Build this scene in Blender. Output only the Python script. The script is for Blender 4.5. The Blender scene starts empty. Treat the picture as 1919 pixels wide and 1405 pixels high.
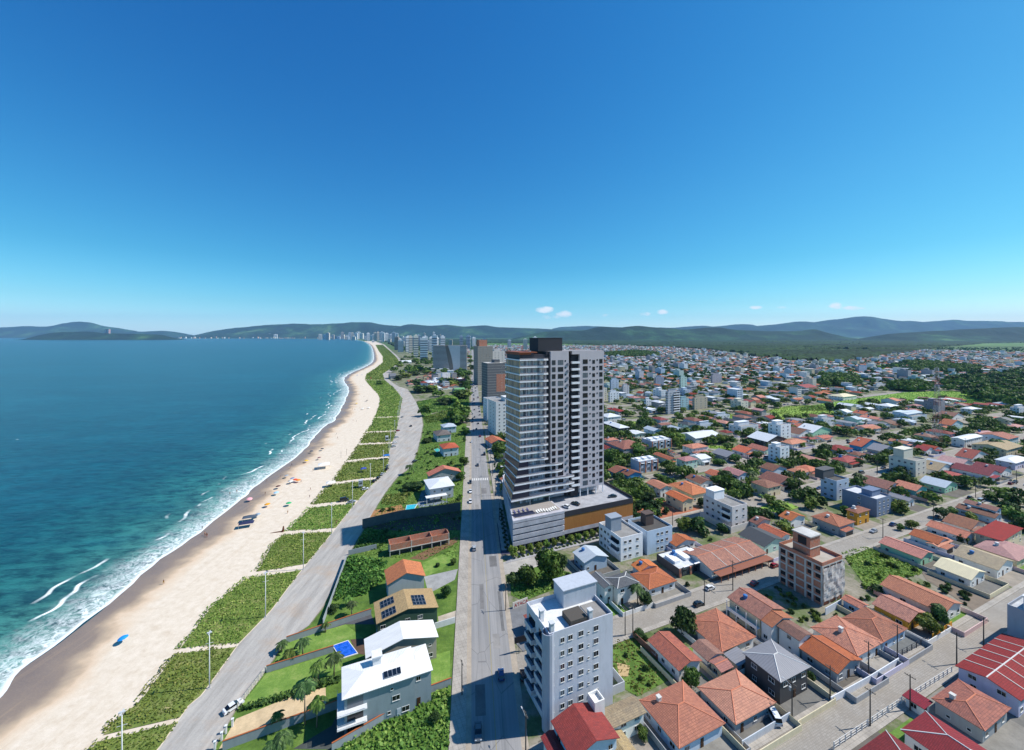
import bpy, math, random
import numpy as np
from mathutils import Vector, noise as mnoise
S = bpy.context.scene
R = math.radians
random.seed(7)
# ------------------------------------------------------------ camera, sky, sun, exposure
HC, FPX, CX, HY = 95.0, 750.0, 960.0, 628.0      # camera height (m), focal length / horizon row in photo pixels
cam_d = bpy.data.cameras.new('camera'); cam = bpy.data.objects.new('camera', cam_d)
S.collection.objects.link(cam); S.camera = cam
cam.location = (0, 0, HC); cam.rotation_euler = (R(90), 0, 0)
cam_d.sensor_width = 36; cam_d.lens = 36 * FPX / 1919
cam_d.shift_y = -(702.5 - HY) / 1919
cam_d.clip_start = 1; cam_d.clip_end = 300000
SUN_EL, SUN_AZ = R(47), R(83)                    # azimuth from +Y towards +X
W = bpy.data.worlds.new('World'); S.world = W; W.use_nodes = True
nt = W.node_tree; nt.nodes.clear()
sky = nt.nodes.new('ShaderNodeTexSky'); sky.sky_type = 'NISHITA'; sky.sun_disc = False
sky.sun_elevation = SUN_EL; sky.sun_rotation = SUN_AZ
sky.altitude = 0; sky.air_density = 1.0; sky.dust_density = 0.3; sky.ozone_density = 3.0
bg = nt.nodes.new('ShaderNodeBackground'); bg.inputs[1].default_value = 0.105
wo = nt.nodes.new('ShaderNodeOutputWorld')
sep = nt.nodes.new('ShaderNodeSeparateColor'); cmb = nt.nodes.new('ShaderNodeCombineColor'); nt.links.new(sky.outputs[0], sep.inputs[0])
for i, (pw, k) in enumerate(((2.0, 1.1), (1.22, 1.03), (.78, .92))):          # camera-like contrast and saturation of the clear sky, per channel
    m1 = nt.nodes.new('ShaderNodeMath'); m1.operation = 'POWER'; m2 = nt.nodes.new('ShaderNodeMath'); m2.operation = 'MULTIPLY'
    nt.links.new(sep.outputs[i], m1.inputs[0]); m1.inputs[1].default_value = pw
    nt.links.new(m1.outputs[0], m2.inputs[0]); m2.inputs[1].default_value = k * .105 ** (pw - 1); nt.links.new(m2.outputs[0], cmb.inputs[i])
tcw = nt.nodes.new('ShaderNodeTexCoord'); sxyz = nt.nodes.new('ShaderNodeSeparateXYZ'); rmp = nt.nodes.new('ShaderNodeValToRGB'); mul = nt.nodes.new('ShaderNodeMix')
mul.data_type = 'RGBA'; mul.blend_type = 'MULTIPLY'; mul.inputs[0].default_value = 1
nt.links.new(tcw.outputs['Generated'], sxyz.inputs[0]); nt.links.new(sxyz.outputs[2], rmp.inputs[0])   # brighter, bluer air low over the horizon
el = rmp.color_ramp.elements; el[0].position = 0; el[0].color = (1.35, 1.45, 1.65, 1); el[1].position = .3; el[1].color = (.9, 1, 1, 1)
e2 = el.new(.07); e2.color = (.95, 1.08, 1.15, 1); e3 = el.new(.16); e3.color = (.75, .97, 1.0, 1)
nt.links.new(cmb.outputs[0], mul.inputs[6]); nt.links.new(rmp.outputs[0], mul.inputs[7]); 
def wm(op, a, b=0.0, c=None):
    x = nt.nodes.new('ShaderNodeMath'); x.operation = op
    for i, v in enumerate((a, b) if c is None else (a, b, c)):
        if isinstance(v, (int, float)): x.inputs[i].default_value = v
        else: nt.links.new(v, x.inputs[i])
    return x.outputs[0]
# small fair weather clouds low in the sky, each a soft noisy patch at its own bearing and elevation
yy = wm('MAXIMUM', sxyz.outputs[1], .05); cu_, cv_ = wm('DIVIDE', sxyz.outputs[0], yy), wm('DIVIDE', sxyz.outputs[2], yy); cmask = 0.0
for x0, y0, rx, ry, s_ in ((1022, 580, 24, 9, 1), (1058, 589, 24, 10, .9), (1040, 594, 60, 6, .55), (1138, 590, 22, 6, .5), (1210, 589, 24, 6, .6), (1243, 584, 15, 7, .9), (1417, 576, 18, 5, .95), (1464, 576, 16, 4, .6), (1568, 573, 20, 9, .9), (1598, 577, 34, 6, .9), (930, 598, 60, 5, .35), (1290, 592, 18, 5, .4), (1330, 590, 40, 4, .3)):
    du = wm('MULTIPLY', wm('SUBTRACT', cu_, (x0 - 960) / 750), 750 / rx); dv = wm('MULTIPLY', wm('SUBTRACT', cv_, (628 - y0) / 750), 750 / ry)
    cmask = wm('MAXIMUM', wm('MULTIPLY', wm('SUBTRACT', 1.0, wm('ADD', wm('MULTIPLY', du, du), wm('MULTIPLY', dv, dv))), s_), cmask)
cvec = nt.nodes.new('ShaderNodeCombineXYZ'); nt.links.new(cu_, cvec.inputs[0]); nt.links.new(wm('MULTIPLY', cv_, 1.9), cvec.inputs[1])
cn = nt.nodes.new('ShaderNodeTexNoise'); nt.links.new(cvec.outputs[0], cn.inputs['Vector']); cn.inputs['Scale'].default_value = 42; cn.inputs['Detail'].default_value = 6; cn.inputs['Roughness'].default_value = .62
cfac = wm('MINIMUM', wm('MAXIMUM', wm('MULTIPLY', wm('SUBTRACT', wm('ADD', wm('MULTIPLY', cmask, .9), wm('MULTIPLY', cn.outputs[0], 1.1)), .92), 2.0), 0.0), .85)
cfac = wm('MULTIPLY', cfac, wm('GREATER_THAN', sxyz.outputs[1], .1)); cmx = nt.nodes.new('ShaderNodeMix'); cmx.data_type = 'RGBA'; nt.links.new(cfac, cmx.inputs[0])
nt.links.new(mul.outputs[2], cmx.inputs[6]); cmx.inputs[7].default_value = (8.6, 8.8, 9.0, 1); nt.links.new(cmx.outputs[2], bg.inputs[0]); nt.links.new(bg.outputs[0], wo.inputs[0])
sun_d = bpy.data.lights.new('sun', 'SUN'); sun = bpy.data.objects.new('sun', sun_d); S.collection.objects.link(sun)
sun_d.energy = 5.0; sun_d.angle = R(0.53); sun_d.color = (1, .955, .89)
sdir = Vector((math.sin(SUN_AZ) * math.cos(SUN_EL), math.cos(SUN_AZ) * math.cos(SUN_EL), math.sin(SUN_EL)))
sun.rotation_euler = sdir.to_track_quat('Z', 'Y').to_euler(); sun.location = (200, 60, 400)
S.view_settings.view_transform = 'Standard'; S.view_settings.look = 'None'
S.view_settings.exposure = 0.34; S.view_settings.gamma = 1
S.cycles.max_bounces = 6; S.cycles.diffuse_bounces = 3; S.cycles.glossy_bounces = 2; S.cycles.transmission_bounces = 2
S.cycles.transparent_max_bounces = 12; S.cycles.volume_bounces = 0; S.cycles.caustics_reflective = False; S.cycles.caustics_refractive = False
S.cycles.use_denoising = True

# ------------------------------------------------------------ helpers
COL = S.collection.objects
UA = R(23.4)                                      # direction of the cross streets and of most plots
def at(px, py, z=0.0):
    "the point at height z seen at photo pixel px,py"
    Y = FPX * (HC - z) / (py - HY)
    return Vector(((px - CX) * Y / FPX, Y, z))
Z1=(0,1000,3.469); Z2=(380,1000,3.469); Z3=(820,1000,3.469); Z4=(1100,1000,3.469); Z5=(1500,1000,3.470)
Z7=(1180,780,4.389); Z8=(1540,780,4.390); V5=(560,780,4.683); V6=(300,780,4.683); V7=(660,620,6.397); V8=(1120,660,6.397)
V3=(1100,560,4.569); V4=(1500,560,4.58); T1=(900,640,6.387); T3=(900,820,5.856); T4=(1040,820,5.854); T5=(1400,960,6.385); T7=(860,640,6.383)
P0=(0,0,1)
def zp(Z, x, y): return (Z[0] + x / Z[2], Z[1] + y / Z[2])
def za(Z, x, y, z=0.0): return at(*zp(Z, x, y), z)

def prop(o, label=None, cat=None, group=None, kind=None):
    if label: o['label'] = label
    if cat: o['category'] = cat
    if group: o['group'] = group
    if kind: o['kind'] = kind
    return o
def thing(name, label, cat, loc=(0, 0, 0), rz=0.0, group=None, kind=None):
    o = bpy.data.objects.new(name, None); COL.link(o); o.empty_display_size = .5
    o.location = loc; o.rotation_euler = (0, 0, rz)
    return prop(o, label, cat, group, kind)
def place(name, me, parent=None, loc=(0, 0, 0), rot=(0, 0, 0), sc=None):
    o = bpy.data.objects.new(name, me); COL.link(o)
    if parent: o.parent = parent
    o.location = loc; o.rotation_euler = rot
    if sc: o.scale = sc
    return o
def copy_tree(o, parent=None):
    c = o.copy(); COL.link(c)
    if parent: c.parent = parent
    for ch in o.children: copy_tree(ch, c)
    return c

class MB:
    def __init__(s): s.v = []; s.f = []; s.m = []; s.uvo = {}
    def add(s, vs, fs, m=0):
        n = len(s.v); s.v += [tuple(p) for p in vs]
        for f in fs: s.f.append(tuple(n + i for i in f)); s.m.append(m)
    def box(s, x0, x1, y0, y1, z0, z1, m=0, bottom=False):
        v = [(x0,y0,z0),(x1,y0,z0),(x1,y1,z0),(x0,y1,z0),(x0,y0,z1),(x1,y0,z1),(x1,y1,z1),(x0,y1,z1)]
        f = [(4,5,6,7),(0,1,5,4),(1,2,6,5),(2,3,7,6),(3,0,4,7)]
        if bottom: f.append((3,2,1,0))
        s.add(v, f, m)
    def prism(s, poly, z0, z1, m=0, cap=True):
        n = len(poly); v = [(p[0], p[1], z0) for p in poly] + [(p[0], p[1], z1) for p in poly]
        f = [(i, (i+1) % n, n + (i+1) % n, n + i) for i in range(n)]
        s.add(v, f, m)
        if cap: s.add([(p[0], p[1], z1) for p in poly], [tuple(range(n))], m); s.add([(p[0], p[1], z0) for p in poly], [tuple(reversed(range(n)))], m)
    def tube(s, pts, rad, n=6, m=0, caps=True):
        pts = [Vector(p) for p in pts]; rad = rad if isinstance(rad, (list, tuple)) else [rad] * len(pts)
        vs = []
        for i, p in enumerate(pts):
            d = (pts[min(i+1, len(pts)-1)] - pts[max(i-1, 0)]).normalized()
            a = d.orthogonal().normalized() if abs(d.z) < .98 else Vector((1, 0, 0)); b = d.cross(a).normalized(); a = b.cross(d)
            for k in range(n):
                t = 2 * math.pi * k / n; vs.append(p + (a * math.cos(t) + b * math.sin(t)) * rad[i])
        fs = [(i*n+k, i*n+(k+1) % n, (i+1)*n+(k+1) % n, (i+1)*n+k) for i in range(len(pts)-1) for k in range(n)]
        if caps: fs += [tuple(reversed(range(n))), tuple(range((len(pts)-1)*n, len(pts)*n))]
        s.add(vs, fs, m)
    def lathe(s, prof, n=12, c=(0, 0), m=0):
        vs = []; 
        for r, z in prof:
            for k in range(n):
                t = 2 * math.pi * k / n; vs.append((c[0] + r * math.cos(t), c[1] + r * math.sin(t), z))
        s.add(vs, [(i*n+k, i*n+(k+1) % n, (i+1)*n+(k+1) % n, (i+1)*n+k) for i in range(len(prof)-1) for k in range(n)], m)
    def mesh(s, name, mats, smooth=False):
        me = bpy.data.meshes.new(name)
        me.from_pydata(s.v, [], s.f)
        for mt in (mats if isinstance(mats, (list, tuple)) else [mats]): me.materials.append(mt)
        me.polygons.foreach_set('material_index', s.m)
        me.polygons.foreach_set('use_smooth', [smooth] * len(s.f))
        auto_uv(me); me.update()
        return me
    def obj(s, name, mats, parent=None, loc=(0, 0, 0), rot=(0, 0, 0), smooth=False):
        return place(name, s.mesh(name, mats, smooth), parent, loc, rot)
def auto_uv(me):
    "metres along and up each face"
    nl = len(me.loops)
    if nl == 0: return
    co = np.empty(len(me.vertices) * 3); me.vertices.foreach_get('co', co); co = co.reshape(-1, 3)
    li = np.empty(nl, int); me.loops.foreach_get('vertex_index', li)
    nf = len(me.polygons); no = np.empty(nf * 3); me.polygons.foreach_get('normal', no); no = no.reshape(-1, 3)
    tot = np.empty(nf, int); me.polygons.foreach_get('loop_total', tot)
    n = np.repeat(no, tot, axis=0)
    h = np.stack([-n[:, 1], n[:, 0], np.zeros(nl)], 1); ln = np.linalg.norm(h, axis=1)
    flat = ln < .02; h[flat] = (1, 0, 0); ln[flat] = 1; h /= ln[:, None]
    t = np.cross(n, h); p = co[li]
    uv = np.stack([(p * h).sum(1), (p * t).sum(1)], 1).astype(np.float32)
    lay = me.uv_layers.new(name='uv'); lay.data.foreach_set('uv', uv.ravel())
def np_mesh(name, v, f, mats, mi=None, rnd=None, attr=None, smooth=False):
    "mesh from numpy arrays of vertices and equal-sized faces"
    me = bpy.data.meshes.new(name); v = np.asarray(v, np.float32); f = np.asarray(f, np.int32); k = f.shape[1]
    me.vertices.add(len(v)); me.vertices.foreach_set('co', v.ravel())
    me.loops.add(f.size); me.loops.foreach_set('vertex_index', f.ravel())
    me.polygons.add(len(f)); me.polygons.foreach_set('loop_start', np.arange(len(f), dtype=np.int32) * k)
    for mt in (mats if isinstance(mats, (list, tuple)) else [mats]): me.materials.append(mt)
    if mi is not None: me.polygons.foreach_set('material_index', np.asarray(mi, np.int32))
    if smooth: me.polygons.foreach_set('use_smooth', np.ones(len(f), bool))
    if rnd is not None:
        a = me.attributes.new('rnd', 'FLOAT', 'POINT'); a.data.foreach_set('value', np.asarray(rnd, np.float32))
    for nm, val in (attr or {}).items():
        a = me.attributes.new(nm, 'FLOAT', 'POINT'); a.data.foreach_set('value', np.asarray(val, np.float32))
    me.update(calc_edges=True); me.validate()
    return me

# ------------------------------------------------------------ materials
def lin(c):
    if isinstance(c, str): c = [int(c[i:i+2], 16) / 255 for i in (0, 2, 4)]; c = [x / 12.92 if x < .04045 else ((x + .055) / 1.055) ** 2.4 for x in c]
    return (c[0], c[1], c[2], 1)
class N:
    def __init__(s, name):
        s.mat = bpy.data.materials.new(name); s.mat.use_nodes = True; s.t = s.mat.node_tree; s.t.nodes.clear()
        s.out = s.n('OutputMaterial'); s.b = s.n('BsdfPrincipled'); s.l(s.b.outputs[0], s.out.inputs[0])
        s.b.inputs['Specular IOR Level'].default_value = .25
    def n(s, t, **k):
        x = s.t.nodes.new('ShaderNode' + t)
        for a, b in k.items(): setattr(x, a, b)
        return x
    def l(s, a, b): s.t.links.new(a, b)
    def set(s, sock, v):
        if hasattr(v, 'links') or hasattr(v, 'is_output'): s.l(v, sock)
        else: sock.default_value = v
    def co(s, kind='Object'): 
        return s.n('TexCoord').outputs[kind]
    def geo(s): return s.n('NewGeometry').outputs['Position']
    def noise(s, vec, scale, detail=4, rough=.6, dist=0):
        x = s.n('TexNoise'); s.l(vec, x.inputs['Vector']); x.inputs['Scale'].default_value = scale; x.inputs['Detail'].default_value = detail
        x.inputs['Roughness'].default_value = rough; x.inputs['Distortion'].default_value = dist
        return x.outputs['Fac']
    def ramp(s, fac, *st):
        x = s.n('ValToRGB'); e = x.color_ramp.elements
        while len(e) < len(st): e.new(.5)
        for el, (p, c) in zip(e, st): el.position = p; el.color = lin(c) if not isinstance(c, (int, float)) else (c, c, c, 1)
        s.l(fac, x.inputs[0]); return x.outputs[0]
    def mix(s, fac, a, b, mode='MIX'):
        x = s.n('Mix', data_type='RGBA', blend_type=mode)
        s.set(x.inputs[0], fac)
        for i, c in ((6, a), (7, b)): s.set(x.inputs[i], lin(c) if isinstance(c, (str, tuple, list)) else c)
        return x.outputs[2]
    def math(s, op, a, b=0.0, c=None, clamp=False):
        x = s.n('Math', operation=op, use_clamp=clamp); s.set(x.inputs[0], a); s.set(x.inputs[1], b)
        if c is not None: s.set(x.inputs[2], c)
        return x.outputs[0]
    def mp(s, vec, scale=(1, 1, 1), rot=(0, 0, 0)):
        x = s.n('Mapping'); s.l(vec, x.inputs[0]); x.inputs['Scale'].default_value = scale; x.inputs['Rotation'].default_value = rot; return x.outputs[0]
    def attr(s, name): return s.n('Attribute', attribute_name=name).outputs['Fac']
    def bump(s, h, strength=.4, dist=.1):
        x = s.n('Bump'); x.inputs['Strength'].default_value = strength; x.inputs['Distance'].default_value = dist
        s.l(h, x.inputs['Height']); s.l(x.outputs[0], s.b.inputs['Normal'])
    def done(s, col, rough=.85, metal=0):
        s.set(s.b.inputs['Base Color'], lin(col) if isinstance(col, (str, tuple, list)) else col)
        s.set(s.b.inputs['Roughness'], rough); s.set(s.b.inputs['Metallic'], metal); return s.mat
_mc = {}
def memo(fn):
    def g(*a):
        k = (fn.__name__,) + a
        if k not in _mc: _mc[k] = fn(*a)
        return _mc[k]
    return g
@memo
def paint(c, dirt=.35):
    "painted or plastered wall with streaks and weather marks"
    n = N('paint_' + str(c)); g = n.geo()
    a = n.noise(n.mp(g, (1, 1, .25)), .9, 5, .65); b = n.noise(g, .13, 3)
    dk = tuple(x * .62 for x in lin(c)[:3])
    col = n.mix(n.math('MULTIPLY', n.ramp(a, (.45, 0.), (.72, 1.)), dirt), c, dk)
    col = n.mix(n.math('MULTIPLY', n.ramp(b, (.4, 0.), (.7, 1.)), .18), col, tuple(x * .8 for x in lin(c)[:3]))
    return n.done(col, .8)
@memo
def plain(c, rough=.6, metal=0.0, var=.15):
    n = N('plain_' + str(c)); a = n.noise(n.geo(), 1.7, 4)
    return n.done(n.mix(n.math('MULTIPLY', a, var * 2), c, tuple(x * .6 for x in lin(c)[:3])), rough, metal)
@memo
def tiles(c, wear=.5, sc=1.0):
    "clay roof tiles: rows and columns in the roof's own metres, sun-bleached and lichen patches"
    n = N('tiles_' + str(c)); uv = n.co('UV'); g = n.geo(); c = lin(c)[:3]
    br = n.n('TexBrick'); n.l(uv, br.inputs['Vector']); br.offset = 0
    br.inputs['Scale'].default_value = 1; br.inputs['Brick Width'].default_value = .34 * sc; br.inputs['Row Height'].default_value = .46 * sc
    br.inputs['Mortar Size'].default_value = .045 * sc; br.inputs['Mortar Smooth'].default_value = .6; br.inputs['Bias'].default_value = -.2
    br.inputs['Color1'].default_value = lin(tuple(min(1, x * 1.12) for x in c)); br.inputs['Color2'].default_value = lin(tuple(x * .78 for x in c)); br.inputs['Mortar'].default_value = lin(tuple(x * .42 for x in c))
    big = n.noise(g, .22, 4, .6); sp = n.noise(n.mp(uv, (1, .55, 1)), 1.1, 6, .78); sp2 = n.noise(g, 5., 2, .6)
    col = n.mix(n.math('MULTIPLY', n.ramp(big, (.38, 0.), (.68, 1.)), .5), br.outputs[0], tuple(x * y for x, y in zip(c, (.72, .68, .72))))
    col = n.mix(n.math('MULTIPLY', n.ramp(sp, (.47, 0.), (.62, 1.)), wear), col, (c[0] * .33 + .015, c[1] * .36 + .015, c[2] * .5 + .015))
    col = n.mix(n.math('MULTIPLY', n.ramp(sp2, (.6, 0.), (.75, 1.)), .25), col, (min(1, c[0] * 1.3 + .06), c[1] * 1.4 + .06, c[2] * 1.5 + .06))
    o = n.n('ObjectInfo').outputs['Random']; hs = n.n('HueSaturation'); n.l(col, hs.inputs['Color']); n.l(n.math('MULTIPLY_ADD', o, .018, .489), hs.inputs['Hue'])
    n.l(n.math('MULTIPLY_ADD', n.math('FRACT', n.math('MULTIPLY', o, 7.)), .4, .66), hs.inputs['Value']); n.l(n.math('MULTIPLY_ADD', n.math('FRACT', n.math('MULTIPLY', o, 13.)), .25, .86), hs.inputs['Saturation']); col = hs.outputs[0]
    wv = n.n('TexWave', wave_type='BANDS', bands_direction='X'); n.l(uv, wv.inputs[0]); wv.inputs['Scale'].default_value = 2.9 / sc
    n.bump(wv.outputs[1], .35, .08)
    return n.done(col, .8)
@memo
def sheet(c, pitch=.5):
    "ribbed metal or fibre cement roofing"
    n = N('sheet_' + str(c)); uv = n.co('UV'); c3 = lin(c)[:3]
    wv = n.n('TexWave', wave_type='BANDS', bands_direction='X'); n.l(uv, wv.inputs[0]); wv.inputs['Scale'].default_value = .5 / pitch
    a = n.noise(n.mp(uv, (1, .2, 1)), .8, 5, .7)
    col = n.mix(n.math('MULTIPLY', n.ramp(a, (.42, 0.), (.75, 1.)), .4), c, tuple(x * .6 for x in c3))
    col = n.mix(n.math('MULTIPLY', n.ramp(wv.outputs[1], (0., 1.), (.3, 0.)), .35), col, tuple(x * .6 for x in c3))
    n.bump(wv.outputs[1], .4, .06)
    return n.done(col, .55)
@memo
def concrete(c, joints=0.0):
    n = N('concrete_' + str(c)); g = n.geo(); c3 = lin(c)[:3]
    a = n.noise(g, .25, 6, .7); b = n.noise(g, 2.2, 4, .7)
    col = n.mix(n.ramp(a, (.35, 0.), (.7, 1.)), tuple(min(1, x * 1.08) for x in c3), tuple(x * .7 for x in c3))
    col = n.mix(n.math('MULTIPLY', n.ramp(b, (.5, 0.), (.75, 1.)), .4), col, tuple(x * .55 for x in c3))
    if joints:
        br = n.n('TexBrick'); n.l(n.mp(g, (1, 1, 1), (0, 0, -UA)), br.inputs['Vector']); br.offset = 0
        br.inputs['Scale'].default_value = 1; br.inputs['Brick Width'].default_value = joints; br.inputs['Row Height'].default_value = joints
        br.inputs['Mortar Size'].default_value = .04; br.inputs['Color1'].default_value = br.inputs['Color2'].default_value = (1, 1, 1, 1); br.inputs['Mortar'].default_value = (.6, .6, .58, 1)
        col = n.mix(.8, col, br.outputs[0], 'MULTIPLY')
    return n.done(col, .9)
@memo
def brickwork(c1, c2, m):
    n = N('brick_' + c1); uv = n.co('UV')
    br = n.n('TexBrick'); n.l(uv, br.inputs['Vector']); br.inputs['Scale'].default_value = 1
    br.inputs['Brick Width'].default_value = .5; br.inputs['Row Height'].default_value = .22; br.inputs['Mortar Size'].default_value = .025
    br.inputs['Color1'].default_value = lin(c1); br.inputs['Color2'].default_value = lin(c2); br.inputs['Mortar'].default_value = lin(m)
    a = n.noise(n.geo(), .7, 5, .7)
    return n.done(n.mix(n.math('MULTIPLY', n.ramp(a, (.45, 0.), (.7, 1.)), .55), br.outputs[0], m), .9)
@memo
def glass(c='141a22'):
    n = N('glass_' + c); a = n.n('ObjectInfo').outputs['Random']
    n.b.inputs['Specular IOR Level'].default_value = .6
    return n.done(n.mix(n.ramp(a, (.7, 0.), (1., .5)), c, '8d97a0'), .12)
@memo
def carpaint(c):
    n = N('car_paint_' + c); n.b.inputs['Coat Weight'].default_value = .6; n.b.inputs['Coat Roughness'].default_value = .08
    return n.done(c, .35, .0)
@memo
def leaves(c1, c2, c3):
    "leaf clumps: each leaf face its own shade, each plant its own tint"
    n = N('leaves_' + c1); a = n.attr('rnd'); o = n.n('ObjectInfo').outputs['Random']
    col = n.ramp(a, (0., c1), (.55, c2), (1., c3))
    h = n.n('HueSaturation'); n.l(col, h.inputs['Color']); n.l(n.math('MULTIPLY_ADD', o, .045, .478), h.inputs['Hue']); n.l(n.math('MULTIPLY_ADD', o, .5, .75), h.inputs['Value'])
    tr = n.n('BsdfTranslucent'); n.l(h.outputs[0], tr.inputs[0]); mx = n.n('MixShader'); mx.inputs[0].default_value = .25
    n.done(h.outputs[0], .65); n.l(n.b.outputs[0], mx.inputs[1]); n.l(tr.outputs[0], mx.inputs[2]); n.l(mx.outputs[0], n.out.inputs[0])
    return n.mat
@memo
def grass(c1, c2, c3, sc=.3):
    n = N('grass_' + c1); g = n.geo(); a = n.noise(g, sc, 6, .7); b = n.noise(g, sc * 9, 4, .75)
    col = n.ramp(a, (.3, c1), (.52, c2), (.74, c3))
    col = n.mix(n.math('MULTIPLY', n.ramp(b, (.42, 0.), (.68, 1.)), .5), col, c1)
    n.bump(b, .5, .3)
    return n.done(col, .95)
def finish_poly(name, pts, z, mat, label=None, kind='structure', parent=None):
    "a flat sheet; pts are ground points"
    from mathutils.geometry import tessellate_polygon
    vs = [Vector((p[0], p[1], z)) for p in pts]; tri = tessellate_polygon([vs])
    fs = []
    for t in tri:
        a, b, c = (vs[i] for i in t)
        fs.append(t if (b - a).cross(c - a).z > 0 else (t[0], t[2], t[1]))
    mb = MB(); mb.add(vs, fs); o = mb.obj(name, mat, parent)
    return prop(o, label, None, None, kind)
def px_poly(name, Z, pts, z, mat, label=None, kind='structure'):
    return finish_poly(name, [za(Z, *p) for p in pts], z, mat, label, kind)
def resample(pts, step):
    out = [pts[0]]
    for a, b in zip(pts[:-1], pts[1:]):
        n = max(1, int((b - a).length / step))
        out += [a.lerp(b, i / n) for i in range(1, n + 1)]
    return out
def smooth_line(pts, k=2):
    for _ in range(k):
        q = [pts[0]]
        for a, b in zip(pts[:-1], pts[1:]): q += [a.lerp(b, .25), a.lerp(b, .75)]
        pts = q + [pts[-1]]
    return pts
# ------------------------------------------------------------ the setting: ground, sea, beach, dunes, roads
WATER = [(-60,1358),(0,1300),(29,1265),(115,1207),(196,1144),(274,1069),(346,1017),(404,972),(449,938),(471,919),(513,887),(567,850),(599,806),(633,784),(645,755),(655,735),(652,722),(642,711),(655,700),(687,687),(702,677),(701,660),(696,646),(682,638.5),(655,634.6)]
DUNE = [(60,1480),(161,1404),(202,1355),(254,1314),(317,1231),(346,1196),(389,1138),(455,1086),(481,1066),(505,1021),(535,994),(573,957),(599,925),(627,900),(632,887),(650,865),(663,848),(676,827),(697,793),(712,757),(712,740),(700,730),(683,710),(688,700),(717,682),(721,672),(709,655),(703,643),(690,638.5),(665,635)]
ROADL = [(215,1490),(300,1403),(355,1323),(380,1303),(449,1207),(510,1144),(553,1086),(587,1043),(622,1001),(656,957),(680,929),(699,908),(727,882),(732,840),(744,808),(748,785),(755,745),(735,723),(716,708),(714,703),(726,695),(751,678),(738,664),(716,645),(700,639)]
ROADR = [(352,1490),(406,1395),(443,1328),(501,1254),(536,1199),(578,1174),(605,1138),(634,1081),(657,1034),(680,993),(705,951),(724,921),(744,895),(771,874),(782,846),(788,823),(793,797),(791,779),(780,753),(772,740),(764,729),(747,724),(735,716),(728,710),(728,704),(741,690),(756,678),(741,663),(719,645),(703,639)]
def line(px): return smooth_line([at(*p) for p in px], 2)
LW, LD, LRL, LRR = line(WATER), line(DUNE), line(ROADL), line(ROADR)
LW = [Vector((p.x - 30 * 0, p.y, 0)) for p in LW]

# ground: one sheet to the horizon
n = N('ground_mat'); g = n.geo()
a = n.noise(g, .012, 6, .65); b = n.noise(g, .09, 6, .7); c = n.noise(g, .9, 4, .7)
col = n.ramp(b, (.36, '4d5f30'), (.47, '66704a'), (.53, '827d6c'), (.68, '989183'))
gr = n.ramp(a, (.3, '35502a'), (.5, '46602f'), (.7, '5f7a3a'))
dist = n.n('VectorMath', operation='LENGTH'); n.l(g, dist.inputs[0])
far = n.ramp(n.math('DIVIDE', dist.outputs['Value'], 6000.), (.32, 0.), (.5, 1.))
col = n.mix(far, col, gr)
col = n.mix(n.math('MULTIPLY', n.ramp(c, (.45, 0.), (.7, 1.)), .35), col, '4b4a38')
MG = n.done(col, .95)
mb = MB(); K = 60000
mb.add([(-K, -2000, 0), (K, -2000, 0), (K, K, 0), (-K, K, 0)], [(0, 1, 2, 3)])
prop(mb.obj('ground', MG), kind='structure')

# sea: colour from depth (distance off the shore), wind ripples, foam in the surf
n = N('sea_mat'); g = n.geo(); sh = n.attr('shore')
wav = n.mp(g, (1, 1, 1), (0, 0, R(35)))
big = n.noise(n.mp(g, (.35, 1, 1), (0, 0, R(-20))), .006, 5, .6)
deep = n.mix(n.ramp(big, (.35, 0.), (.68, 1.)), '074a51', '0a5b66')
shal = n.ramp(n.math('DIVIDE', sh, 130.), (0., '86ad9c'), (.1, '4f8a7c'), (.3, '2c6f69'), (.62, '12565a'), (1., '084e56'))
n1 = n.noise(n.mp(g, (.18, .5, 1), (0, 0, R(-40))), .35, 4, .6, 1.0)
col = n.mix(n.ramp(n.math('DIVIDE', sh, 130.), (.75, 0.), (1., 1.)), shal, deep)
rip = n.noise(n.mp(g, (.45, 1.2, 1), (0, 0, R(-18))), .22, 5, .72)
rip2 = n.noise(n.mp(g, (.6, 1.1, 1), (0, 0, R(12))), .05, 4, .6)
col = n.mix(n.math('MULTIPLY', n.ramp(rip, (.42, 0.), (.62, 1.)), .75), col, '03212c')
col = n.mix(n.math('MULTIPLY', n.ramp(rip2, (.42, 0.), (.66, 1.)), .5), col, '042a38')
rip3 = n.noise(n.mp(g, (.3, 1.3, 1), (0, 0, R(-25))), .018, 5, .7)
col = n.mix(n.math('MULTIPLY', n.ramp(rip3, (.5, 0.), (.72, 1.)), .35), col, '1a6a78')
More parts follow.
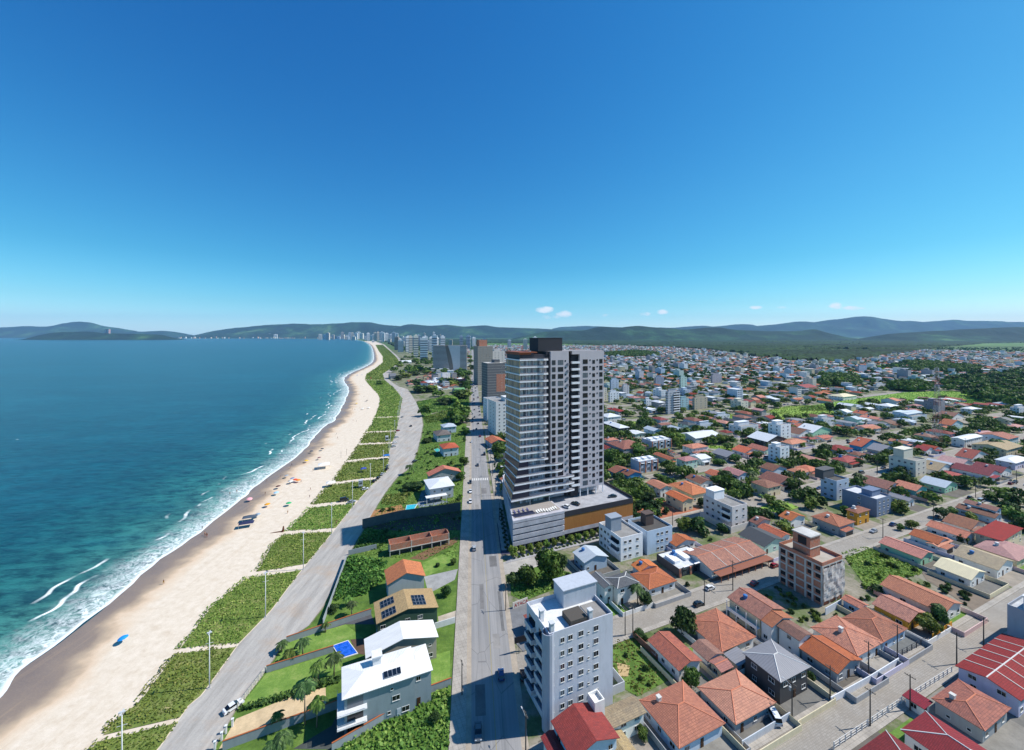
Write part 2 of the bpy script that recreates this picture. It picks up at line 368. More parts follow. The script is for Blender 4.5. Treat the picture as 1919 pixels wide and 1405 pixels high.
# foam: wash at the edge, lacy foam behind, long broken lines of breakers
lace = n.noise(g, .42, 6, .75, 1.4)
edgew = n.math('ADD', sh, n.math('MULTIPLY', n.math('SUBTRACT', n.noise(g, .05, 3), .5), 16.))
wash = n.math('MULTIPLY', n.ramp(n.math('DIVIDE', edgew, 20.), (0., 1.), (.14, .9), (.7, .25), (1., 0.)), n.ramp(lace, (.40, 0.), (.60, 1.)))
rim = n.ramp(n.math('DIVIDE', sh, 2.6), (.3, .9), (1., 0.))
cv = n.n('CombineXYZ'); n.l(n.attr('along'), cv.inputs[0]); n.l(sh, cv.inputs[1])
brk = n.math('ADD', sh, n.math('MULTIPLY', n.math('SUBTRACT', n.noise(n.mp(cv.outputs[0], (1, .25, 1)), .018, 3), .5), 34.))
def band(c0, w, sd, th):
    d = n.math('ABSOLUTE', n.math('SUBTRACT', brk, c0)); sg = n.ramp(n.noise(n.mp(cv.outputs[0], (1, .12, 1)), sd, 4, .6), (th - .05, 0.), (th + .02, 1.))
    return n.math('MULTIPLY', n.ramp(n.math('DIVIDE', d, w), (.35, 1.), (1., 0.)), sg)
bands = n.math('MAXIMUM', n.math('MAXIMUM', band(17., 1.0, .03, .54), band(25., 1.0, .024, .57)), band(36., 1.0, .021, .66))
caps = n.math('MULTIPLY', n.ramp(n.noise(n.mp(g, (.5, 1.6, 1), (0, 0, R(-15))), .16, 2, .5), (.79, 0.), (.81, 1.)), n.ramp(sh, (0., 1.), (1., 1.)))
foam = n.math('MAXIMUM', n.math('MAXIMUM', wash, rim), n.math('MAXIMUM', n.math('MULTIPLY', bands, n.ramp(lace, (.3, .2), (.5, 1.))), caps), None, True)
col = n.mix(foam, col, 'eef3f0')
n.bump(n.math('ADD', n.math('MULTIPLY', rip, 1.), n.math('MULTIPLY', rip2, 1.5)), .55, .5)
n.b.inputs['Specular IOR Level'].default_value = .28
MSEA = n.done(col, n.math('MULTIPLY_ADD', foam, .5, .28))
W2 = [p for p in LW]; off = [0, 1, 2.5, 5, 9, 15, 24, 36, 55, 85, 130]
def offs(lineq, d, side):
    out = []
    for i, p in enumerate(lineq):
        t = (lineq[min(i+2, len(lineq)-1)] - lineq[max(i-2, 0)]).normalized(); nrm = Vector((-t.y, t.x, 0)) * side
        out.append(p + nrm * d)
    return out
wl = resample(W2, 6.0)
rag = [Vector((0, 0, 0))] * len(wl)
def ragged(p, i): return 2.6 * (mnoise.noise(Vector((p.x * .035, p.y * .035, 3))) + .6 * mnoise.noise(Vector((p.x * .11, p.y * .11, 5))))
tt = [(wl[min(i+3, len(wl)-1)] - wl[max(i-3, 0)]).normalized() for i in range(len(wl))]
wl = [p + Vector((-t.y, t.x, 0)) * ragged(p, i) for i, (p, t) in enumerate(zip(wl, tt))]
vs, sa, al = [], [], []
acc = [0.]
for p, q in zip(wl[:-1], wl[1:]): acc.append(acc[-1] + (q - p).length)
for d in off:
    for p, t, s_ in zip(wl, tt, acc):
        al.append(s_)
        k = min(1.0, max(.25, p.y / 900)) if d > 40 else 1.0
        q = p + Vector((-t.y, t.x, 0)) * d; vs.append((q.x, q.y, .12 - d * .0003)); sa.append(d)
M = len(wl); fs = [(j*M+i, (j+1)*M+i, (j+1)*M+i+1, j*M+i+1) for j in range(len(off)-1) for i in range(M-1)]
fs = [f[::-1] for f in fs]
seaz = .05
me = np_mesh('surf', vs, fs, MSEA, attr={'shore': sa, 'along': al})
prop(place('surf', me), kind='structure')
# open water
far_shore = [at(600, 634.3), at(480, 634.0), at(340, 634.2), at(220, 634.6), at(60, 635.2), at(50, 632.6), at(-250, 632.4)]
sp = [p for p in LW] + far_shore + [Vector((-9000, 2000, 0)), Vector((-1500, -400, 0)), Vector((LW[0].x - 10, -400, 0))]
sv = [Vector((p[0], p[1], seaz)) for p in sp]
from mathutils.geometry import tessellate_polygon
tri = [t if (sv[t[1]] - sv[t[0]]).cross(sv[t[2]] - sv[t[0]]).z > 0 else (t[0], t[2], t[1]) for t in tessellate_polygon([sv])]
me = np_mesh('sea', [tuple(v) for v in sv], tri, MSEA, attr={'shore': [130.] * len(sv)})
prop(place('sea', me), kind='structure')

# beach: wet band by the water, dry sand, wheel and foot tracks
n = N('sand_mat'); g = n.geo(); sh = n.attr('shore')
ns = n.noise(g, .05, 4, .6); nf = n.noise(g, .35, 5, .7); ff = n.noise(g, 2.5, 4, .7)
d = n.math('ADD', sh, n.math('MULTIPLY', n.math('SUBTRACT', ns, .5), 22.))
wet = n.ramp(n.math('DIVIDE', d, 24.), (0., '776a62'), (.30, '87786b'), (.44, 'a6947f'), (.56, 'c9b094'), (1., 'd8c2a4'))
dry = n.ramp(nf, (.35, 'd9ccba'), (.55, 'cfc1ad'), (.75, 'c2b19b'))
col = n.mix(n.ramp(n.math('DIVIDE', d, 24.), (.5, 0.), (.8, 1.)), wet, dry)
tr = n.noise(n.mp(g, (1.0, .05, 1), (0, 0, R(-33))), .5, 5, .7)
col = n.mix(n.math('MULTIPLY', n.ramp(tr, (.55, 0.), (.68, 1.)), .25), col, 'b59b7c')
col = n.mix(n.math('MULTIPLY', n.ramp(ff, (.5, 0.), (.75, 1.)), .3), col, 'b39c80')
n.bump(n.math('ADD', nf, n.math('MULTIPLY', ff, .5)), .25, .25)
MSAND = n.done(col, n.ramp(n.math('DIVIDE', d, 24.), (.2, .35), (.5, .9)))
def ribbon(name, A, B, z, mat, rows=8, label=None):
    "sheet between two lines, both cut into the same number of steps"
    def par(L, m):
        seg = [0.]
        for a_, b_ in zip(L[:-1], L[1:]): seg.append(seg[-1] + (b_ - a_).length)
        out = []
        for i in range(m):
            s = seg[-1] * (i / (m - 1)); k = max(0, min(len(L) - 2, next((j for j in range(len(seg) - 1) if seg[j+1] >= s), len(L) - 2)))
            out.append(L[k].lerp(L[k+1], (s - seg[k]) / max(1e-6, seg[k+1] - seg[k])))
        return out
    m = 260; a_, b_ = par(A, m), par(B, m); vs, sa = [], []
    for j in range(rows + 1):
        for i in range(m):
            p = a_[i].lerp(b_[i], j / rows); vs.append((p.x, p.y, z)); sa.append((p - a_[i]).length)
    fs = [(j*m+i, j*m+i+1, (j+1)*m+i+1, (j+1)*m+i)[::-1] for j in range(rows) for i in range(m - 1)]
    me = np_mesh(name, vs, fs, mat, attr={'shore': sa}); return prop(place(name, me), label, None, None, 'structure')
def by_rows(A, B):
    return A, B
LW_in = offs(LW, 4.0, 1)                         # the beach sheet starts a little under the surf
def pair_strip(name, PA, PB, z, mat):
    "strip between photo lines sampled at the same photo rows"
    def xs(L, y):
        for p, q in zip(L[:-1], L[1:]):
            if (p[1] - y) * (q[1] - y) <= 0 and p[1] != q[1]:
                return p[0] + (q[0] - p[0]) * (y - p[1]) / (q[1] - p[1])
        return None
    ys = []; y = 1470.0
    while y > 636: ys.append(y); y -= max(.35, (y - HY) * .012)
    A, B = [], []
    for y in ys:
        a_, b_ = xs(PA, y), xs(PB, y)
        if a_ is None or b_ is None: continue
        A.append(at(a_, y)); B.append(at(b_, y))
    rows = 10; m = len(A); vs, sa = [], []
    for j in range(rows + 1):
        for i in range(m):
            p = A[i].lerp(B[i], j / rows); vs.append((p.x, p.y, z))
            sa.append(min((p - q).length for q in wl[max(0, 0):] if abs(q.y - p.y) < 60 + p.y * .1) if j / rows < .8 else 99.)
    fs = [(j*m+i, (j+1)*m+i, (j+1)*m+i+1, j*m+i+1) for j in range(rows) for i in range(m - 1)]
    me = np_mesh(name, vs, fs, mat, attr={'shore': sa}); return prop(place(name, me), None, None, None, 'structure')
WATX = [(-150,1470)] + [(x - 4, y) for x, y in WATER]
pair_strip('beach', WATX, [(x + 4, y) for x, y in ROADL], .08, MSAND)

# gravel beach road
n = N('gravel_mat'); g = n.geo(); a = n.noise(n.mp(g, (1, .12, 1), (0, 0, R(-22))), .35, 6, .7); b = n.noise(g, .09, 5, .65); c = n.noise(g, 2.2, 4, .7)
col = n.ramp(a, (.3, '8f8b84'), (.5, 'a5a099'), (.7, 'b9b3a9'))
col = n.mix(n.math('MULTIPLY', n.ramp(b, (.5, 0.), (.72, 1.)), .6), col, 'a8917a')
col = n.mix(n.math('MULTIPLY', n.ramp(c, (.45, 0.), (.75, 1.)), .3), col, '77736c')
n.bump(c, .3, .1); MGRAV = n.done(col, .95)
pair_strip('beach_road', ROADL, ROADR, .14, MGRAV)

# asphalt avenue with worn wheel lanes, its gutters and pavements
AV = Vector((-.1008, .9949, 0)); AN = Vector((.9949, .1008, 0))      # along / across the avenue
def avp(s, t): return AV * s + AN * t                                   # metres along, metres right of its left kerb line
def strip(name, s0, s1, t0, t1, z, mat, label=None, kind='structure'):
    return finish_poly(name, [avp(s0, t0), avp(s0, t1), avp(s1, t1), avp(s1, t0)], z, mat, label, kind)
n = N('asphalt_mat'); g = n.geo(); v = n.mp(g, (1, 1, 1), (0, 0, R(-5.8)))
a = n.noise(n.mp(v, (1, .02, 1)), .9, 5, .65); b = n.noise(g, .06, 5, .65); c = n.noise(g, 3., 3, .7)
col = n.ramp(a, (.3, '7b7a79'), (.5, '888786'), (.7, '979593'))
col = n.mix(n.math('MULTIPLY', n.ramp(b, (.45, 0.), (.7, 1.)), .35), col, 'a09b95')
cr = n.n('TexVoronoi', feature='DISTANCE_TO_EDGE'); n.l(n.mp(v, (1, .35, 1)), cr.inputs['Vector']); cr.inputs['Scale'].default_value = .16
col = n.mix(n.math('MULTIPLY', n.ramp(cr.outputs[0], (0., 1.), (.012, 0.)), .5), col, '3c3d40')
MASPH = n.done(col, .9)
MDIRT = concrete('a89c8c'); MPAVE = concrete('a7a096', 1.2)
strip('avenue', 60, 3300, 0, 11.5, .16, MASPH)
strip('gutter', 60, 900, -1.3, -.004, .15, MDIRT); strip('gutter', 60, 240, 11.504, 13.2, .15, MDIRT)
for (s0, s1, t0, t1) in ((60, 420, -5.2, -1.304), (176, 420, 13.2, 17.2)):
    mb = MB(); q = [avp(s0, t0), avp(s0, t1), avp(s1, t1), avp(s1, t0)]; mb.prism([(p.x, p.y) for p in q], 0, .27)
    prop(mb.obj('pavement', MPAVE), kind='structure')
MWHITE = plain('d8d6d0', .8)
for i in range(9):                                                       # zebra crossing
    q = avp(262.5, .6 + i * 1.25); finish_poly('road_marking', [avp(262.5, .6 + i * 1.2), avp(262.5, 1.15 + i * 1.2), avp(266.5, 1.15 + i * 1.2), avp(266.5, .6 + i * 1.2)], .166, MWHITE)
finish_poly('road_marking', [avp(70, 5.62), avp(70, 5.76), avp(258, 5.76), avp(258, 5.62)], .166, plain('9b8f62', .9))
# block-paved cross streets
n = N('paver_mat'); g = n.geo(); a = n.noise(g, .11, 5, .65); b = n.noise(g, 1.6, 4, .75)
br = n.n('TexBrick'); n.l(n.mp(g, (1, 1, 1), (0, 0, -UA)), br.inputs['Vector']); br.inputs['Scale'].default_value = 1; br.inputs['Brick Width'].default_value = .6; br.inputs['Row Height'].default_value = .45
br.inputs['Color1'].default_value = lin('a09a91'); br.inputs['Color2'].default_value = lin('928c83'); br.inputs['Mortar'].default_value = lin('7f796f'); br.inputs['Mortar Size'].default_value = .03
col = n.mix(n.math('MULTIPLY', n.ramp(a, (.4, 0.), (.68, 1.)), .6), br.outputs[0], '857d72')
col = n.mix(n.math('MULTIPLY', n.ramp(b, (.5, 0.), (.72, 1.)), .35), col, '7f776c')
MPAV = n.done(col, .92)
U2 = Vector((math.cos(UA), math.sin(UA), 0)); V2 = Vector((-math.sin(UA), math.cos(UA), 0))
def street(c, t0, t1, w, z=.13, mat=None, ang=UA, side=1.6, name='street'):
    u = Vector((math.cos(ang), math.sin(ang), 0)); v = Vector((-u.y, u.x, 0))
    o = finish_poly(name, [c + u*t0 - v*w/2, c + u*t1 - v*w/2, c + u*t1 + v*w/2, c + u*t0 + v*w/2], z, mat or MPAV)
    for sg in (-1, 1) if side else ():
        a0, a1 = w / 2 * sg, (w / 2 + side) * sg; lo, hi = min(a0, a1), max(a0, a1); mb = MB()
        mb.prism([((c + u*t + v*k).x, (c + u*t + v*k).y) for t, k in ((t0, lo), (t1, lo), (t1, hi), (t0, hi))], 0, .26 + .002 * sg)
        prop(mb.obj('pavement', MPAVE), kind='structure')
STREETS = []
for c, t0, t1, w in ((at(1640, 1310), -60, 260, 7.0), (at(1300, 1127), -42, 520, 7.0), (at(1420, 940), -84, 700, 7.5), (at(1390, 865), -150, 800, 7.0),
                     (at(1207, 786), -20, 900, 8.0)):
    street(c, t0, t1, w); STREETS.append((c, U2, w))
MB_ = None
MDUSTY = concrete('aaa59d')
street(za(Z3, 640, 175), -31, 8, 8.6, .124, MDUSTY, UA, 0, 'street')
for px in (zp(Z8, 1330, 640),):
    pass
# far cross streets of the town and two that run with the avenue
for i, Y in enumerate((560, 680, 820, 980, 1160, 1380)):
    c = Vector((Y * .35, Y, 0)); street(c, -Y * .5, Y * 1.1, 8, .13 + .001 * i, None, UA, 0); STREETS.append((c, U2, 8))
for i, c in enumerate((at(1545, 905), at(1900, 860), at(1300, 800), at(1650, 760))):
    street(c, -20 if i == 0 else -90, 90 if i == 0 else 420, 7, .145 + .002 * i, None, UA + math.pi/2, 0)
    STREETS.append((c, V2, 7))

# hills: ridges with their real distance, height and depth
n = N('hill_mat'); g = n.geo(); a = n.noise(g, .0011, 6, .65); b = n.noise(g, .012, 5, .7)
col = n.ramp(a, (.3, '0f2a1c'), (.5, '17351f'), (.6, '2f5530'), (.68, '587a46'))
col = n.mix(n.math('MULTIPLY', n.ramp(b, (.4, 0.), (.65, 1.)), .6), col, '0b2016')
n.bump(b, .6, 40.); MHILL = n.done(col, .95)
def ridge(name, prof, Y, depth, seed, label):
    prof = sorted(prof); xs = np.array([p[0] for p in prof], float); ys = np.array([p[1] for p in prof], float)
    nx, ny = 150, 26; X = np.linspace(xs[0], xs[-1], nx); crest = np.interp(X, xs, ys); crest = np.convolve(np.pad(crest, 2, 'edge'), np.ones(5) / 5, 'valid')
    vs = []
    for j in range(ny):
        t = -1 + 2 * j / (ny - 1)
        for i in range(nx):
            yy = Y + t * depth; zc = HC + (HY - crest[i]) * Y / FPX
            e = min(1, i / 22, (nx - 1 - i) / 22); e = e * e * (3 - 2 * e)
            wx = (X[i] - CX) * Y / FPX
            nz = mnoise.fractal(Vector((wx / depth * 2.2, yy / depth * 2.2, seed)), 1., 2., 5)
            h = max(0, zc) * (1 - abs(t)) ** (1.15) if abs(t) > 1e-6 else max(0, zc)
            h *= 1 + .35 * nz * min(1, abs(t) * 3)
            h = min(h, zc * (1 - .25 * abs(t))) * e
            vs.append((wx, yy, h - 4))
    fs = [(j*nx+i, j*nx+i+1, (j+1)*nx+i+1, (j+1)*nx+i) for j in range(ny - 1) for i in range(nx - 1)]
    me = np_mesh(name, vs, fs, MHILL, smooth=True)
    prop(place(name, me), label, None, None, 'structure')
ridge('hills', [(-260,618),(-120,611),(0,613.7),(50,609),(72,611),(97,610),(117,605),(150,600),(167,602),(190,609),(215,613),(260,621),(295,619),(345,619),(362,621),(400,626)], 15200, 1600, 1, 'blue hill range with one rounded summit across the bay')
ridge('hills', [(330,628),(362,622),(400,619.5),(425,615),(462,611.5),(505,607),(555,605),(605,606),(642,604),(680,601),(697,602),(712,606.5),(730,608),(780,613),(830,622),(860,628)], 13600, 1300, 2, 'long wooded ridge behind the far beach town')
ridge('hills', [(690,616),(730,607),(775,606),(810,609),(840,607),(865,610.5),(892,609),(915,608),(930,612),(975,613.5),(1010,614),(1050,617),(1090,617),(1140,618),(1220,622)], 13000, 1400, 3, 'low wooded hills left of the tower top')
ridge('hills', [(930,622),(1000,620),(1060,619),(1100,617),(1122,611),(1137,610),(1163,612.5),(1196,608),(1214,611),(1240,612.5),(1279,616),(1308,613.6),(1343,611),(1373,617),(1428,619),(1500,619),(1533,613),(1550,618),(1610,626)], 7600, 1000, 4, 'green rolling hills behind the wooded plain')
ridge('hills', [(980,616),(1040,612),(1100,609),(1180,613),(1266,612.5),(1319,608.6),(1338,611),(1384,605.5),(1424,608),(1440,611),(1480,618)], 19000, 1800, 5, 'faint far blue range between the green hills')
ridge('hills', [(1270,622),(1330,617),(1400,611),(1435,608),(1468,605),(1500,600),(1520,602.6),(1541,600),(1561,595),(1576,597),(1598,592),(1627,590),(1648,594),(1681,600),(1703,599),(1729,602.6),(1760,600),(1782,596.5),(1817,600),(1841,600),(1869,600.6),(1919,601.5),(2000,599),(2150,606)], 17500, 2300, 6, 'high blue mountain range on the right')
ridge('hills', [(1600,628),(1700,622),(1784,617),(1850,613),(1919,611),(2000,612),(2100,620)], 6600, 800, 7, 'dark wooded hill at the right edge')
ridge('headland', [(40,632),(62,630),(85,625),(100,622),(130,620.5),(170,620),(200,623.5),(250,624.5),(300,626),(345,630)], 8300, 380, 8, 'low wooded headland standing out into the bay')

# haze: the air over the whole place
def build_haze():
    n = N('haze_mat'); n.t.nodes.remove(n.b); v = n.n('VolumePrincipled')
    v.inputs['Color'].default_value = (.32, .62, 1, 1); v.inputs['Density'].default_value = 2.8e-5; v.inputs['Anisotropy'].default_value = 0.0
    n.l(v.outputs[0], n.out.inputs['Volume'])
    mb = MB(); mb.box(-28000, 28000, -2500, 22500, -1.2, 1180, 0, True)
    o = mb.obj('haze', n.mat); prop(o, None, None, None, 'stuff')
# ------------------------------------------------------------ builders: windows, houses, blocks, plants, cars, people
MFRAME = plain('d9d9d6', .5); MDARKF = plain('35363a', .5); GL = glass()
_wm = {}
def winmesh(w, h, style=0):
    "frame and pane of a window standing 6 cm out of the wall; local x along the wall, y into it, origin at the sill's middle"
    k = (round(w, 2), round(h, 2), style)
    if k not in _wm:
        fr = MB(); t = .07 if style != 2 else .05
        fr.box(-w/2, w/2, -.07, .0, 0, t, 0, True); fr.box(-w/2, w/2, -.07, .0, h-t, h, 0, True)
        fr.box(-w/2, -w/2+t, -.07, 0, t, h-t); fr.box(w/2-t, w/2, -.07, 0, t, h-t)
        if w > 1.0: fr.box(-.03, .03, -.06, 0, t, h-t)
        if style == 0: fr.box(-w/2-.06, w/2+.06, -.13, 0, -.08, -.003, 0, True)
        pn = MB(); pn.add([(-w/2+t, -.03, t), (w/2-t, -.03, t), (w/2-t, -.03, h-t), (-w/2+t, -.03, h-t)], [(0, 1, 2, 3)])
        both = MB(); both.v = fr.v + pn.v; both.f = fr.f + [tuple(i + len(fr.v) for i in f) for f in pn.f]; both.m = [0] * len(fr.f) + [1]
        FM = MDARKF if style == 2 else MFRAME
        _wm[k] = (fr.mesh('window', FM), pn.mesh('pane', GL), both.mesh('window', [FM, GL]))
    return _wm[k]
FACE = [0, math.pi/2, math.pi, -math.pi/2]        # wall 0 looks to local -y, 1 to +x, 2 to +y, 3 to -x
def window(par, side, w0, d0, t, z, w, h, style=0, split=False, name='window'):
    "window on wall `side` of a w0 x d0 body with its near-left corner at the origin; t metres along that wall seen from outside"
    x, y = [(t, 0), (w0, t), (w0 - t, d0), (0, d0 - t)][side]
    fr, pn, both = winmesh(w, h, style)
    if split:
        o = place(name, fr, par, (x, y, z), (0, 0, FACE[side])); place('pane', pn, o)
    else: o = place(name, both, par, (x, y, z), (0, 0, FACE[side]))
    return o
_dm = {}
def door(par, side, w0, d0, t, c='4a3222', w=.95, h=2.1, split=False):
    k = (c, w, h)
    if k not in _dm:
        m = MB(); m.box(-w/2, w/2, -.08, 0, 0, h); m.box(-w/2+.12, w/2-.12, -.1, -.081, .2, h*.45); m.box(-w/2+.12, w/2-.12, -.1, -.081, h*.52, h-.15)
        hd = MB(); hd.box(w/2-.16, w/2-.06, -.15, -.081, 1.0, 1.06, 0, True)
        _dm[k] = (m.mesh('door', plain(c, .5)), hd.mesh('handle', plain('bdbdbb', .3, .8)))
    x, y = [(t, 0), (w0, t), (w0 - t, d0), (0, d0 - t)][side]
    o = place('door', _dm[k][0], par, (x, y, .02), (0, 0, FACE[side]))
    if split: place('handle', _dm[k][1], o)
    return o
def roof_geo(kind, w, d, h, pitch, ov):
    "top faces, ridge lines and gable triangles of a roof over a w x d body, eaves at height h"
    x0, x1, y0, y1 = -ov, w + ov, -ov, d + ov; zb = h - ov * pitch * .4
    W_, D_ = x1 - x0, y1 - y0
    if kind == 'h':
        if W_ >= D_: r = D_ / 2; rz = zb + r * pitch; a, b = (x0 + r, (y0+y1)/2, rz), (x1 - r, (y0+y1)/2, rz)
        else: r = W_ / 2; rz = zb + r * pitch; a, b = ((x0+x1)/2, y0 + r, rz), ((x0+x1)/2, y1 - r, rz)
        c = [(x0,y0,zb),(x1,y0,zb),(x1,y1,zb),(x0,y1,zb)]
        if W_ >= D_: F = [[c[0],c[1],b,a],[c[1],c[2],b],[c[2],c[3],a,b],[c[3],c[0],a]]; L = [(a,b),(c[0],a),(c[3],a),(c[1],b),(c[2],b)]
        else: F = [[c[0],c[1],a],[c[1],c[2],b,a],[c[2],c[3],b],[c[3],c[0],a,b]]; L = [(a,b),(c[0],a),(c[1],a),(c[2],b),(c[3],b)]
        return F, L, [], c
    if kind == 'u':
        rz = zb + D_ / 2 * pitch; ym = (y0+y1)/2; a, b = (x0,ym,rz), (x1,ym,rz); c = [(x0,y0,zb),(x1,y0,zb),(x1,y1,zb),(x0,y1,zb)]
        gz = h + d/2 * pitch
        return [[c[0],c[1],b,a],[c[2],c[3],a,b]], [(a,b)], [[(0,d,h),(0,0,h),(0,d/2,gz)],[(w,0,h),(w,d,h),(w,d/2,gz)]], c
    if kind == 'v':
        rz = zb + W_ / 2 * pitch; xm = (x0+x1)/2; a, b = (xm,y0,rz), (xm,y1,rz); c = [(x0,y0,zb),(x1,y0,zb),(x1,y1,zb),(x0,y1,zb)]
        gz = h + w/2 * pitch
        return [[c[3],c[0],a,b],[c[1],c[2],b,a]], [(a,b)], [[(0,0,h),(w,0,h),(w/2,0,gz)],[(w,d,h),(0,d,h),(w/2,d,gz)]], c
    rz = zb + W_ * pitch if kind == 's' else zb        # single slope rising to +x
    c = [(x0,y0,zb),(x1,y0,rz),(x1,y1,rz),(x0,y1,zb)]
    return [c], [], [], c
def roof_mesh(kind, w, d, h, pitch=.36, ov=.7, th=.14):
    F, L, G, c = roof_geo(kind, w, d, h, pitch, ov); m = MB()
    for f in F:
        m.add([(p[0], p[1], p[2] + th) for p in f], [tuple(range(len(f)))]); m.add([p for p in f], [tuple(reversed(range(len(f))))])
    from collections import Counter
    edges = Counter(); 
    for f in F:
        for p, q in zip(f, f[1:] + f[:1]): edges[tuple(sorted((p, q)))] += 1
    for f in F:
        for p, q in zip(f, f[1:] + f[:1]):
            if edges[tuple(sorted((p, q)))] == 1:
                m.add([p, q, (q[0], q[1], q[2] + th), (p[0], p[1], p[2] + th)], [(0, 1, 2, 3)])
    return m, L, G, th
UID = [0]
def base_from(B, Rr, L, h):
    "corner B (near), Rr along the street, L away from the camera: photo points of the eaves at height h -> origin, width, depth"
    b, r, l = at(*B, h), at(*Rr, h), at(*L, h)
    return b, min(34, max(3.5, (r - b).dot(U2))), min(30, max(3.5, (l - b).dot(V2)))
def house(o, w, d, h, kind, rmat, wmat, label, rz=UA, pitch=.36, ov=.7, caps=None, wins=None, chimney=None, split=True, cat='house', group=None, name='house', ridge=True, sides=(0, 3), doorc='4a3222', annex=None, seed=None):
    rnd = random.Random(seed if seed is not None else hash((round(o[0]), round(o[1]))) & 0xffff)
    t = thing(name, label, cat, (o[0], o[1], 0), rz, group)
    m = MB(); m.box(0, w, 0, d, 0, h)
    rm, L, G, th = roof_mesh(kind, w, d, h, pitch, ov)
    for g in G: m.add(g, [(0, 1, 2)])
    if kind == 's': m.add([(0,0,h),(w,0,h),(w,0,h+w*pitch)], [(0,1,2)]); m.add([(w,d,h),(0,d,h),(w,d,h+w*pitch)], [(0,1,2)]); m.add([(w,0,h),(w,d,h),(w,d,h+w*pitch),(w,0,h+w*pitch)], [(0,1,2,3)])
    m.obj('wall', wmat, t)
    ro = rm.obj('roof', rmat, t)
    if ridge and caps and L:
        c = MB()
        for a, b in L: c.tube([(a[0], a[1], a[2] + th), (b[0], b[1], b[2] + th)], .13, 5)
        c.obj('ridge_cap', caps, ro)
    if chimney:
        for (cx, cy, ch) in chimney:
            zc = h + min(min(cx, w - cx), min(cy, d - cy)) * pitch if kind == 'h' else h + (min(cx, w - cx) if kind == 'v' else min(cy, d - cy)) * pitch
            q = MB(); q.box(cx-.45, cx+.45, cy-.45, cy+.45, zc - .3, zc + ch); q.box(cx-.55, cx+.55, cy-.55, cy+.55, zc + ch + .002, zc + ch + .15, 0, True)
            q.obj('chimney', paint('c9c6c0'), ro)
    if annex:                                     # a lower porch or wing under its own roof
        ax, aw, ad, ah = annex; q = MB(); q.box(ax, ax+aw, -ad, -.004, 0, ah); q.obj('wing_wall', wmat, t)
        q, _, _, _ = roof_mesh('s' if ad < 2.6 else 'v', aw, ad + .2, ah, .05 if ad < 2.6 else .3, .35, .1); a_ = q.obj('wing_roof', rmat, t); a_.location = (ax, -ad, .02)
        dk_ = MB(); dk_.add([(ax+.4, -ad-.02, .1), (ax+aw-.4, -ad-.02, .1), (ax+aw-.4, -ad-.02, ah*.8), (ax+.4, -ad-.02, ah*.8)], [(0,1,2,3)]); dk_.obj('garage_opening', plain('33302e'), t)
    nf = max(1, int(round(h / 3.0)))
    if wins is not False:
        for s in sides:
            ln = w if s in (0, 2) else d
            k = max(1, int(ln / 3.6)); dk = rnd.randrange(k)
            for f in range(nf):
                for i in range(k):
                    tt = ln * (i + .5) / k + rnd.uniform(-.3, .3)
                    if f == 0 and i == dk and s == sides[0]: door(t, s, w, d, tt, doorc, split=split)
                    elif rnd.random() < .85:
                        ww = rnd.choice((1.2, 1.6, 1.6, .8)); window(t, s, w, d, tt, f * h / nf + 1.0, ww, 1.15 if ww > 1 else .7, 0, split)
    return t
def hz(Z, B, Rr, L, h, kind, rmat, wmat, label, **k):
    o, w, d = base_from(zp(Z, *B), zp(Z, *Rr), zp(Z, *L), h)
    ov = k.get('ov', .7); k['ov'] = ov
    o = o + U2 * ov + V2 * ov
    return house(o, max(3, w - 2*ov), max(3, d - 2*ov), h, kind, rmat, wmat, label, **k)
def yard_wall(pts, h, mat, label, cap=None, th=.18, cat='wall', name='boundary_wall', closed=False):
    "a wall along ground points, with an optional coping"
    pts = [Vector((p[0], p[1], 0)) for p in pts]
    t = thing(name, label, cat, pts[0]); o = pts[0]; m = MB(); c = MB()
    if closed: pts.append(pts[0])
    for a, b in zip(pts[:-1], pts[1:]):
        a, b = a - o, b - o; u = (b - a).normalized(); v = Vector((-u.y, u.x, 0)) * th / 2; e = u * th / 2 * .98
        m.prism([((a-v).x, (a-v).y), ((b-v+e).x, (b-v+e).y), ((b+v+e).x, (b+v+e).y), ((a+v).x, (a+v).y)], 0, h)
        if cap:
            v2 = v * 1.7; c.prism([((a-v2).x, (a-v2).y), ((b-v2+e).x, (b-v2+e).y), ((b+v2+e).x, (b+v2+e).y), ((a+v2).x, (a+v2).y)], h + .003, h + .1)
    m.obj('panel', mat, t)
    if cap: c.obj('coping', cap, t)
    return t
def railing(pts, h, mat, label, step=2.5, cat='fence', name='fence', rails=3):
    pts = [Vector((p[0], p[1], 0)) for p in pts]; o = pts[0]; t = thing(name, label, cat, o); q = resample(pts, step); r = MB()
    for k in range(rails): r.tube([(p - o) + Vector((0, 0, h * (k + 1) / rails)) for p in q], .05, 4)
    r.obj('rail', mat, t)
    pm = MB(); pm.box(-.08, .08, -.08, .08, 0, h + .05); me = pm.mesh('post', mat)
    for p in q: place('post', me, t, p - o)
    return t
